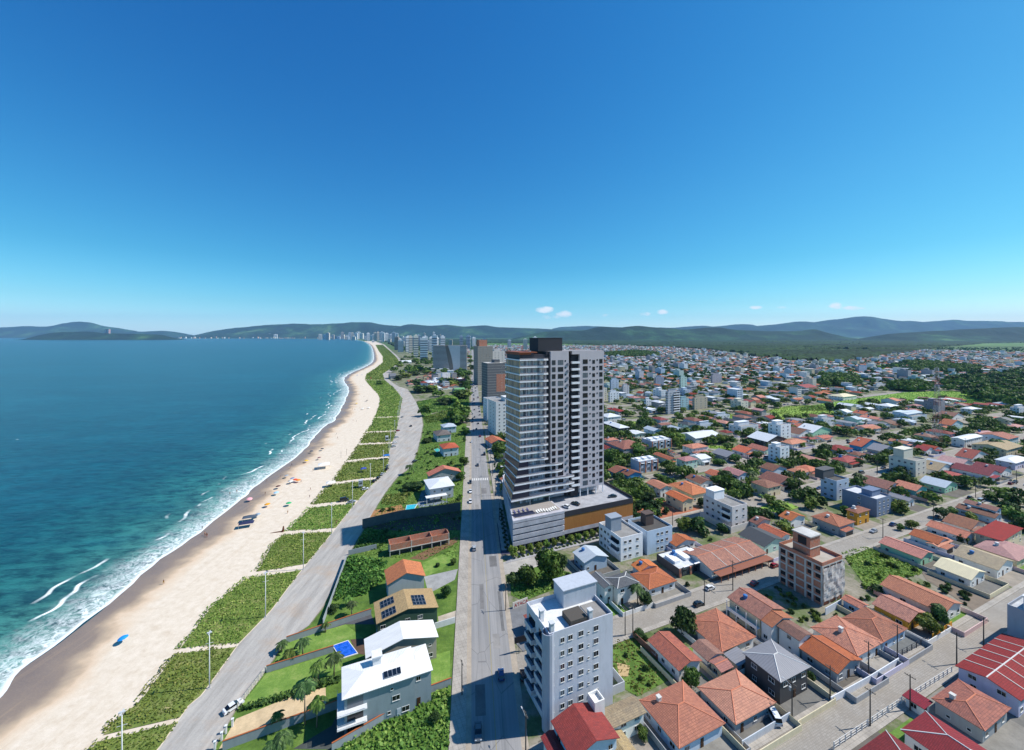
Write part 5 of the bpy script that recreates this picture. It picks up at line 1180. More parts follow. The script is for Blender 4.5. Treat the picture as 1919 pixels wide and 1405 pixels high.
m = MB(); m.prism(inset(P1, .04), 2.9, 13.2); m.prism(P2, 2.9, 12.6); m.obj('body', plain('8b8992', .8), pod)
for z0, z1 in ((2.8, 4.6), (5.3, 7.2), (7.9, 9.9), (10.6, 12.4), (12.75, 13.9)):
    m = MB(); m.prism(P1, z0, z1, cap=True); m.obj('concrete_band', MPOD, pod)
m = MB(); m.prism([(p[0]*.998+.1, p[1]) for p in inset(P1, .1)], 0, 2.89); m.prism([(27, 3), (PL_-1, 3), (PL_-1, 48), (27, 48)], 0, 2.89); m.obj('ground_floor', plain('33313a', .3), pod)
m = MB(); m.box(26.3, PL_, .55, .8, 4.6, 10.8); m.obj('slat_panel', MSLAT, pod); m = MB(); m.box(26.1, PL_, .4, .798, 10.83, 13.2); m.box(PL_-.3, PL_, .8, 50, 12.61, 13.9); m.obj('dark_parapet', plain('38373c', .8), pod)
m = MB(); m.box(26.3, PL_, .5, .798, 2.8, 4.58); m.obj('lower_band', MPOD, pod)
m = MB()
for k in range(7): m.box(2 + k*4, 2.5 + k*4, .8, 1.3, 0, 2.79)
m.obj('column', MPOD, pod)
m = MB(); m.add([(26.1, .9, 12.62), (PL_-.4, .9, 12.62), (PL_-.4, 49.5, 12.62), (26.1, 49.5, 12.62)], [(0,1,2,3)]); m.obj('parking_deck', concrete('a6a6aa'), pod)
q = inset(P1, .08); m = MB(); m.add([(p[0], p[1], 13.95) for p in q], [(0,1,2,3)]); m.obj('terrace', plain('98918b', .8), pod)
m = MB(); m.add([(2.2, 2.6, 14.0), (12.5, 2.6, 14.0), (12.5, 6.2, 14.0), (1.6, 6.2, 14.0)], [(0,1,2,3)]); m.obj('terrace_pool', plain('1c2440', .08), pod)
m = MB(); m.box(14, 25, 12, 15.5, 16.6, 16.9, 0, True); m.obj('terrace_awning', plain('8fb09a'), pod)
m = MB()
for x, y in ((14.2, 12.2), (24.6, 12.2), (14.2, 15.2), (24.6, 15.2)): m.box(x, x+.2, y, y+.2, 13.96, 16.598)
m.obj('awning_post', MSLAB, pod)
lg = MB(); lg.box(-.35, .35, -.9, .5, .25, .4, 0, True); lg.add([(-.35, .5, .3), (.35, .5, .3), (.35, 1.0, .85), (-.35, 1.0, .85)], [(0,1,2,3)]); lgm = lg.mesh('cushion', plain('e4e2dd')); lf = MB()
for x in (-.3, .25):
    for y in (-.85, .4): lf.box(x, x+.05, y, y+.05, 0, .249)
lfm = lf.mesh('frame', plain('9a9690'))
for i in range(9):
    lx, ly = (13.5 + i*1.25, 3.2) if i < 9 else (0, 0); p = PF + U2*lx + V2*(ly + .5*math.sin(i)); t = thing('sun_lounger', 'white sun lounger in the row on the podium terrace', 'sun lounger', (p.x, p.y, 13.95), UA, 'sun loungers on the podium terrace')
    place('cushion', lgm, t); place('frame', lfm, t)
for i in range(4):
    p = PF + U2*(4 + i*2.2) + V2*7.2; t = thing('sun_lounger', 'dark violet sun lounger in the row beside the podium pool', 'sun lounger', (p.x, p.y, 13.95), UA, 'sun loungers beside the podium pool'); place('cushion', bpy.data.meshes.get('cushion_dark') or (lambda c: (setattr(c, 'name', 'cushion_dark'), c.materials.clear(), c.materials.append(plain('4a4a78')), c)[-1])(lgm.copy()), t); place('frame', lfm, t)
for i, (x, y, cc, lab) in enumerate(((30, 5.5, 'white', 'white car on the podium parking deck'), (36, 6.5, 'black', 'black car beside the white car on the parking deck'), (58, 6.5, 'dark', 'dark car alone at the far end of the parking deck'))):
    p = PF + U2*x + V2*y; car(p, UA + (R(115) if i < 2 else R(170)), CC[cc], ('hatch', 'van', 'sedan')[i] if i != 1 else 'sedan', lab, None, 12.63)
# planting round the podium
MPLANT = concrete('3b3a4a'); px_poly('planting_bed', T3, [(185,930),(300,1140),(345,1275),(230,1290)], .17, concrete('4b4a5c'))
for i in range(12):
    p = PF + U2*(3 + i*4.1) - V2*2.6; tree(p, 1.7, 3.6, 2, 'small yellow green tree in the row before the podium', 'young trees before the podium')
tree(PF - U2*1.5 - V2*3.2, 2.3, 4.6, 2, 'yellow green tree at the street corner of the podium')
for i in range(26):
    p = PF + U2*(1 + i*2.0) - V2*4.4; shrub(p, .9, .7, i, 'low dark shrub in the strip before the podium', 'shrubs before the podium')
for i in range(20):
    p = PF + AV*(2 + i*2.2) - AN*(1.8 + (i % 2)*.8); shrub(p, 1.0, .9, 1, 'low dark shrub in the bed along the avenue side of the podium', 'shrubs along the avenue side of the podium')
m = MB(); q = [PF - V2*6.2 - U2*6, PF - V2*6.2 + U2*66, PF - V2*.5 + U2*66, PF - V2*.5 - U2*1]
m.prism([(p.x, p.y) for p in q], 0, .24); prop(m.obj('pavement', concrete('a7a5a6', 1.0)), kind='structure')

# ------------------------------------------------------------ the near grey block and other blocks
gb = block(za(Z3, 728, 1290), 18.6, 12.5, 22.4, paint('c6c9d2', .4), 'seven storey light grey apartment block with white roof terrace beside the avenue', grid={0: [(.05, .7, .6), (.195, 1.15, 1.25), (.315, 1.35, 1.25), (.48, 1.5, 1.35), (.60, .6, .55), (.72, 1.5, 1.35)]}, floors=7,
    parapet=1.1, tower=[(.46, 1.02, .62, 1.04, 4.6)], tmat=paint('b3b9c2', .4), roofm=concrete('dcdcda'), balc=[(3, .1, .42, paint('b9bdc4')), (3, .55, .9, paint('b9bdc4'))], split=True)
m = MB(); m.box(6.6, 11.5, .9, 5.2, 22.45, 24.0); m.obj('hatch_house', plain('55504a', .9), gb); m = MB(); m.box(13, 18.2, 1.0, 6.8, 22.45, 22.6); m.obj('roof_slab', concrete('8d8a86'), gb)
for k, (x, y) in enumerate(((1.2, 1.0), (1.0, 6.0), (12.4, 1.2))): q = MB(); q.box(x-.5, x+.5, y-.5, y+.5, 22.43, 25.2); q.box(x-.65, x+.65, y-.65, y+.65, 25.203, 25.4, 0, True); q.obj('chimney', paint('c6c8cb'), gb)
q = MB(); q.lathe([(1.5, 0), (1.5, 21.9), (1.5, 23.4), (1.35, 23.4)], 14, (0.2, 1.0)); q.obj('rounded_bay', paint('a4abb8', .3), gb)
for (w_, d_, hh, dx, dy, nm, lab) in ((5, 8, 2.4, 18.9, 2, 'boundary_wall', 'pale wall of the small yard right of the near grey block'),):
    o = za(Z3, 728, 1290) + U2*dx + V2*dy; yard_wall([o, o + U2*w_, o + U2*w_ + V2*d_], hh, paint('c2c4c6'), lab)
WT = paint('ebecee'); WT2 = paint('bcc8d6'); DKR = concrete('55524f')
bz(Z3 if False else T4, (725,1100), (950,1030), (435,940), 1362, WT, 'white four storey block with grey stair tower before the podium', grid={0: [.2, .42, .75], 3: [.12, .3, .45]}, tower=[(.02, .5, .45, .72, 6.0)], tmat=paint('8d97a3'), balc=[(3, .55, .95, WT)], split=True)
bz(T4, (1015,1030), (1290,962), (828,890), 1290, paint('b7c9da'), 'pale blue four storey block with dark flat roof and brown roof tower', grid={0: [.42, .58, .78], 3: [.3, .6]}, tower=[(.3, .62, .45, .72, 5.0)], tmat=paint('5b4d48'), roofm=DKR, split=True)
b3 = bz(Z7, (845,745), (972,716), (608,642), 925, paint('d9d3d0'), 'cream white four storey block with white roof tower on a walled base', grid={0: [.3, .75], 3: [.15, .35, .55]}, tower=[(.02, .7, .62, .92, 4.6)], tmat=WT, balc=[(3, .65, .95, WT)], split=True)
yard_wall([za(Z7, 580, 830), za(Z7, 835, 965), za(Z7, 1040, 900)], 3.2, paint('cfc8c2'), 'cream garden wall round the cream white block')
# block under construction, bare brick and concrete
o, w, d = base_from(zp(T5, 905, 625), zp(T5, 1112, 505), zp(T5, 375, 350), 14.6); w, d = w*.92, d*.92; cb = thing('unfinished_building', 'half built block of bare red brick and concrete with torn white netting', 'building', (o.x, o.y, 0), UA)
m = MB(); m.box(.15, w-.15, .15, d-.15, 0, 13.4); m.obj('brick_wall', BRK, cb); fr = MB()
for f in range(1, 6): z = f*2.75; fr.box(-.05, w+.05, -.05, d+.05, z-.28, z+.2, 0, True)
for x in (0, w*.33, w*.66, w-.4): fr.box(x-.1, x+.5, -.09, .149, 0, 13.5)
for y in (0, d*.2, d*.36, d*.6, d*.8, d-.4): fr.box(-.09, .149, y-.1, y+.5, 0, 13.5)
fr.obj('concrete_frame', CONC, cb)
pa = MB()
for (x0, x1, y0, y1) in ((0, w, 0, .2), (0, w, d-.2, d), (0, .2, .201, d-.201), (w-.2, w, .201, d-.201)): pa.box(x0, x1, y0, y1, 13.96, 15.2)
pa.obj('parapet', BRK, cb); sl = MB(); sl.add([(.2,.2,13.99),(w-.2,.2,13.99),(w-.2,d-.2,13.99),(.2,d-.2,13.99)],[(0,1,2,3)]); sl.obj('roof_slab', concrete('a9a297'), cb)
tb = MB(); tb.box(w*.12, w*.62, d*.32, d*.72, 14.0, 21.4); tb.obj('brick_tower', BRK, cb); tc = MB(); tc.box(w*.1, w*.64, d*.3, d*.74, 21.402, 21.8, 0, True); tc.box(w*.11, w*.63, d*.31, d*.73, 17.3, 17.6, 0, True); tc.obj('tower_slab', concrete('c4c2bd'), cb)
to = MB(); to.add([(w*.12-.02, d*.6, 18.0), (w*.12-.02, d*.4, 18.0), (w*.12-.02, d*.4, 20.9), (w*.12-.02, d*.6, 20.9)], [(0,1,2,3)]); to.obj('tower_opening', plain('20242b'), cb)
for f in range(5):
    for y, wd_ in ((d*.1, 1.6), (d*.28, 1.5), (d*.7, 1.5), (d*.9, 1.8)):
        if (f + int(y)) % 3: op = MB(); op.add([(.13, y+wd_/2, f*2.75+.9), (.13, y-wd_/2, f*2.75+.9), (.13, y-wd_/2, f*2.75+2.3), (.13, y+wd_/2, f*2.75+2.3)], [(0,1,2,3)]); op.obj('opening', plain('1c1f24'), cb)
n = N('netting'); g = n.geo(); a = n.noise(g, .55, 6, .75, 1.2); tn = n.n('BsdfTransparent'); mx = n.n('MixShader'); n.done(n.ramp(a, (.4, 'd6d2cc'), (.7, 'a89c92')), .9)
n.l(n.ramp(a, (.56, .92), (.66, .1)), mx.inputs[0]); n.l(tn.outputs[0], mx.inputs[1]); n.l(n.b.outputs[0], mx.inputs[2]); n.l(mx.outputs[0], n.out.inputs[0])
nm = MB(); K_ = 14
for i in range(K_):
    for j in range(16):
        def pt(i_, j_): x = -.3 + (w+.6)*i_/K_; z = 1.8 + 11.6*j_/16; return (x, -.55 - .3*mnoise.noise(Vector((x*.6, z*.6, 2))), z)
        nm.add([pt(i,j), pt(i+1,j), pt(i+1,j+1), pt(i,j+1)], [(0,1,2,3)])
nm.obj('netting', n.mat, cb)
yard_wall([za(T5, 940, 1230), za(T5, 1130, 1120)], 2.4, paint('cfd4da'), 'pale wall before the half built block')
bz(Z7, (1240,255), (1315,242), (1153,228), 387, WT, 'narrow white block with grey flat roof standing alone among orange roofs', grid={0: [.3, .75], 3: [.3, .7]}, tower=[(.1, .6, .4, .8, 2.5)])
bz(Z7, (1245,72), (1315,58), (1163,48), 190, WT, 'narrow white block with roof tank beyond the lone white block', grid={0: [.25, .7], 3: [.25, .7]}, tower=[(.1, .7, .4, .8, 3.2)])
bz(Z8, (775,368), (852,345), (545,322), 500, paint('d8d3c6'), 'cream four storey block with tall white roof tower in the right part of town', grid={0: [.3, .75], 3: [.12, .4, .62, .85]}, tower=[(.05, .9, .45, .85, 6.5)], tmat=paint('d2cdbd'))
bz(Z8, (125,532), (232,510), (8,490), 695, paint('b9c6d6'), 'pale blue block with dark roof behind the blue grey house', grid={0: [.3, .75], 3: [.3, .7]}, tower=[(-.1, .8, .75, 1.3, 5)], tmat=paint('5a5a5c'), roofm=DKR)
bz(Z8, (455,682), (575,650), (180,592), 832, paint('75839a'), 'long blue grey building with white roof and blue roof tower', grid={0: [.2, .5, .8], 3: [.5]}, tower=[(.3, .9, .25, .55, 3.0)], tmat=paint('6b7a94'), roofm=concrete('c9ccd0'))
# row houses with brick piers
for Z, B, Rr, L, by, wm, lab, nb in ((Z7, (410,1257), (655,1165), (215,1132), 1325, paint('4f4e52'), 'dark modern row house with white flat roof and brick piers', 3), (Z7, (80,372), (228,345), (-25,348), 470, paint('a9b2c0'), 'row house with red brick piers and white roof beyond the podium', 3), (Z7, (185,205), (310,172), (92,178), 278, paint('b9bec8'), 'white and grey row house with three flat roofed units', 3)):
    x, y = zp(Z, *B); yb = zp(Z, 0, by)[1]; Y = FPX*HC/(yb-HY); h = HC - (y-HY)*Y/FPX; o, w, d = base_from((x, y), zp(Z, *Rr), zp(Z, *L), h)
    t = block(o, w, d, h-.4, wm, lab, name='row_house', cat='house', parapet=.4, roofm=concrete('cfd2d2'), grid={0: [((i+.5)/nb, 2.2, 1.8) for i in range(nb)]}, floors=2, style=2)
    q = MB()
    for i in range(nb + 1): xx = min(max(w*i/nb - .4, 0), w-.8); q.box(xx, xx+.8, -.45, -.003, 0, h-.2)
    q.obj('brick_pier', BRK, t); q = MB()
    for i in range(nb): q.box(w*(i+.5)/nb - 1.4, w*(i+.5)/nb + 1.4, d*.3, d*.75, h-.38, h+.7)
    q.obj('skylight_box', WT, t); q = MB()
    for i in range(nb): q.box(w*(i+.5)/nb - 1.5, w*(i+.5)/nb + 1.5, -1.1, -.46, h*.55+2.3, h*.55+2.45, 0, True)
    q.obj('window_hood', WT, t)
# mid distance blocks right of the tower
n_ = 0
for B, Rr, L, by, c, lab, k in (((845,472),(915,450),(740,482),745,'a9adb5','eight storey grey block with white balconies, tallest right of the tower',1),((1000,300),(1040,292),(898,318),452,'b5cdc4','pale green block behind the tall grey block',0),((585,572),(652,568),(515,570),672,'dfe2e6','cube like white block before the tall grey block',0),
    ((150,480),(247,470),(85,482),602,'e2e4e8','white block close to the right edge of the tower',0),((312,402),(372,396),(232,402),522,'c3c0c4','grey and white block behind the one beside the tower',0),((1722,592),(1788,580),(1588,572),692,'d8d2bf','cream block at the edge of the green field',0),((1625,440),(1652,420),(1478,470),515,'8fa3c4','blue and white block right of centre',0),
    ((1165,545),(1248,520),(1050,550),690,'b9ad9a','tan apartment block beside the dark thatched hall',0),((1000,560),(1060,545),(930,570),700,'9fbcc4','pale turquoise block between grey and tan blocks',0),((165,330),(212,318),(85,335),480,'b3c0d2','pale blue block right beside the tower',0),((1160,375),(1208,368),(1048,372),440,'d5d2d0','white flat roofed block behind the pale green one',0),((700,300),(760,290),(612,310),420,'8d98ac','blue grey block left of the pale green one',0),((1380,270),(1470,262),(1295,300),370,'a8a2ac','violet grey apartment block in the middle of the town',0),((1220,870),(1330,835),(1165,870),925,'cfd6e0','white stepped houses before the green field',0),((1430,760),(1550,735),(1330,770),820,'d5dae0','white row of houses on the green field',0),((1720,890),(1870,850),(1630,850),990,'d9dce0','white modern house with many dark windows',0)):
    nc = max(2, int((zp(V8, *Rr)[0]-zp(V8, *B)[0]) / 4)); t = bz(V8, B, Rr, L, by, paint(c), lab, grid={0: min(4, nc), 3: 3}, tower=[(.15, .75, .4, .8, 3.4)], name='apartment_building', band=MSLAB if k else None, balc=[(0, .45, .98, MSLAB)] if k else None)
for B, Rr, L, by, c, lab in (((1185,880),(1225,870),(1045,868),972,'8f8b92','grey block beside the lattice mast'),((960,1010),(1050,985),(840,960),1050,'c4d0d8','white modern house left of the mast'),((1880,935),(1960,920),(1780,930),1010,'d2d4d8','white block at the right edge beyond the wood'),((505,575),(522,565),(445,590),640,'8fa0b8','blue grey block among far houses'),((655,735),(680,722),(540,740),770,'d9dce0','white building with dark flat front'),((200,1030),(310,1020),(120,1015),1099,'c9cdd0','white block below the green field')):
    bz(V4, B, Rr, L, by, paint(c), lab, grid={0: 3, 3: 3}, tower=[(.2, .7, .4, .8, 3)])
# right edge: grey and white building
p = at(1888, 1200); block(p - V2*14, 16, 14, 10.5, paint('a3a9b3'), 'grey building with dark roof edge at the right border', grid={3: [.3, .7]}, roofm=concrete('b9bdc2'), tower=[(.1, .8, .3, .8, 4.5)], tmat=paint('d5d5d5'))
# towers along the avenue beyond
block(at(930, 816) + U2*0, 24, 22, 30.5, paint('d6d6d4'), 'white eight storey block with small dark windows behind the tower', grid={0: [.15, .35, .6, .85], 3: [.3, .7]}, floors=9, parapet=1.2, tower=[(.5, .9, .3, .8, 4)])
b = block(at(914, 760) + U2*0, 26, 24, 57, plain('6a6a6c', .8), 'dark unfinished high rise with red brick infill beyond the white block', floors=16, band=CONC, grid={0: [.8]}, parapet=.3, tower=[(.5, .8, .3, .8, 4)]); q = MB(); q.box(13, 25.9, -.07, -.003, 18, 42); q.obj('brick_infill', BRK, b)
b = block(at(896, 722), 30, 26, 74, plain('918b83', .8), 'unfinished concrete high rise with brick top floors right of the avenue', floors=20, band=CONC, parapet=.3, grid={0: [.2, .4, .6, .8]}); q = MB(); q.box(4, 20, 4, 20, 74.05, 86); q.obj('brick_tower', BRK, b)
block(at(924, 716), 26, 20, 62, paint('cfcac4'), 'pale high rise beside the unfinished concrete one', floors=18, grid={0: [.2, .5, .8]}, tower=[(.2, .7, .3, .8, 4)])
block(at(914, 790), 16, 14, 24, paint('d9dade'), 'plain white slab block at the right of the avenue', floors=8, grid={3: [.5]})
# broad curved tower left of the avenue
o = at(812, 696); ct = thing('apartment_tower', 'broad dark high rise with a swept white curtain of concrete left of the avenue', 'tower', o, R(4)); w, d, h = 88, 24, 68.5
m = MB(); m.box(0, w, 0, d, 0, h); m.obj('body', plain('837b72', .8), ct); m = MB()
for f in range(22): m.box(-.6, w*.5 - f*.6, -1.0, -.003, f*3.1 + 1.4, f*3.1 + 2.3, 0, True); m.box(w*.8, w+.6, -1.0, -.003, f*3.1 + 1.4, f*3.1 + 2.3, 0, True)
m.obj('floor_band', MSLAB, ct); m = MB(); N_ = 20
for i in range(N_):
    t0, t1 = i/N_, (i+1)/N_; x = lambda t: w*(.60 - .16*t**1.8)
    m.add([(x(t0), -1.2, h*t0), (w*.8, -1.2, h*t0), (w*.8, -1.2, h*t1), (x(t1), -1.2, h*t1), (x(t0), -.01, h*t0), (x(t1), -.01, h*t1)], [(0,1,2,3), (4,0,3,5)])
m.obj('curved_screen', paint('d2d0d0'), ct); m = MB()
for k in range(14): m.box(w*.02 + k*w*.035, w*.02 + k*w*.035 + .5, -1.1, -1.001, 2, h-2)
m.obj('fin', plain('8d867c'), ct)
o4 = za(V7, 1085, 610); block(o4, 16, 12, 17, WT, 'white four storey block among trees left of the avenue', grid={0: [.6, .85]}, floors=5)
# far high rises along the bay
rg = random.Random(21); FH = []
for x in list(range(602, 640, 7)) + list(range(638, 760, 3)) + list(range(740, 835, 3)): FH.append((x + rg.uniform(-2, 2), rg.uniform(634.2, 637) if x < 690 else (rg.uniform(636, 642) if x < 745 else rg.uniform(638, 660))))
FH += [(508, 633.6), (517, 633.8), (878, 655), (888, 652), (865, 660), (900, 648), (908, 646), (955, 652), (830, 668), (815, 672), (795, 676), (780, 670), (770, 662), (845, 650), (1003, 660), (985, 655)]
wcols = ['ecebea', 'dcdee2', 'cfc6b9', 'e9e2d4', 'b4bdcb', 'a2978d', 'dccbb9', 'e6e6e8']
for i, (x, yb) in enumerate(sorted(FH, key=lambda q: q[1])):
    p = at(x, yb); top = rg.uniform(621.5, 631) if yb < 641 else rg.uniform(627, 640); top = min(top, yb - 4); hh = max(18, min(190, HC - (top - HY)*p.y/FPX)); ww = rg.uniform(4, 6.5) * p.y / FPX if p.y > 5000 else rg.uniform(18, 30)
    c = rg.choice(wcols); fw = max(6, int(hh/3)); t = thing('high_rise', 'pale distant high rise in the skyline along the curve of the bay' if x > 600 else ['left one', 'right one'][int(x > 512)] + ' of two white towers standing apart across the bay', 'high rise', p, rg.uniform(0, .5), 'high rises along the bay' if x > 600 else None)
    m = MB(); m.box(-ww/2, ww/2, -ww*.35, ww*.35, 0, hh); m.box(-ww/5, ww/5, -ww*.2, ww*.2, hh+.01, hh*1.05); m.obj('wall', paint(c), t); st = hh / 10; q = MB()
    for f in range(9): q.box(-ww/2-.3, ww/2+.3, -ww*.35-.3, -ww*.35-.01, st*(f+.4), st*(f+.8), 0, True); q.box(-ww/2-.3, -ww/2-.01, -ww*.35, ww*.35, st*(f+.4), st*(f+.8), 0, True)
    q.obj('window_band', plain('5d6672', .4), t)
p = at(202, 636.2); t = thing('high_rise', 'lone reddish high rise on the low headland', 'high rise', (p.x, p.y + 0, 0), 0); m = MB(); m.box(-45, 45, -20, 20, 0, 226); m.obj('wall', paint('a98a86'), t); q = MB(); q.box(-46, -12, -21, -20.01, 150, 220); q.box(12, 46, -21, -20.01, 150, 220); q.obj('window_band', paint('c9c0bd'), t)

rg = random.Random(77); bx = MB()
for i in range(420):
    x = rg.uniform(0, 88) if i % 4 == 0 else rg.uniform(335, 640); y = (rg.uniform(629.8, 631.8) if x < 90 else rg.uniform(632.2, 633.9)); p = at(x, y + (0 if x < 90 else .2)); p.y = min(p.y, 15000 if x < 90 else 13000); p.x = (x - CX)*p.y/FPX
    w, d, h = rg.uniform(14, 40), 15, rg.choice((8, 10, 14, 20, 30)); z = rg.uniform(0, 25) if x > 90 else 0; bx.box(p.x-w/2, p.x+w/2, p.y-d, p.y+d, 0, h + z, rg.randrange(3))
prop(bx.obj('far_shore_town', [WT, paint('dccdb8'), paint('c9a48c')]), 'pale houses of the towns strung along the far shore of the bay', None, None, 'stuff')

# filling yard and parked cars right of the avenue beyond the podium
finish_poly('forecourt', [avp(236, 17.3), avp(236, 46), avp(300, 46), avp(300, 17.3)], .29, concrete('a29e97', 2.0))
for i, (s_, t_) in enumerate(((246, 22), (262, 24), (279, 23))):
    t = thing('canopy_roof', ['white flat canopy nearest the podium in the filling yard', 'middle white canopy of the filling yard', 'far white canopy of the filling yard'][i], 'canopy', avp(s_, t_), av); m = MB(); m.box(-4, 4, -3, 3, 4.2, 4.6, 0, True); m.obj('awning', MSLAB, t); q = MB(); q.box(-.15, .15, -.15, .15, .29, 4.198); pm3 = q.mesh('post', plain('b9bbc0'))
    for x in (-3.4, 3.4):
        for y in (-2.4, 2.4): place('post', pm3, t, (x, y, 0))
for i, (s_, t_) in enumerate(((240, 30), (243.5, 30), (254, 33), (258, 33), (271, 31), (275, 31), (288, 22), (292, 27), (250, 18.6), (268, 18.4), (284, 18.6))): car(avp(s_, t_), av + R(90 if t_ > 20 else 0), list(CC.values())[i % 7], ('sedan', 'hatch', 'van')[i % 3], 'car parked in the filling yard right of the avenue', 'cars in the filling yard', .3)
o = avp(322, 18.5); finish_poly('lawn', [o, o + AN*22, o + AN*22 + AV*22, o + AV*22], .292, MLAWN)
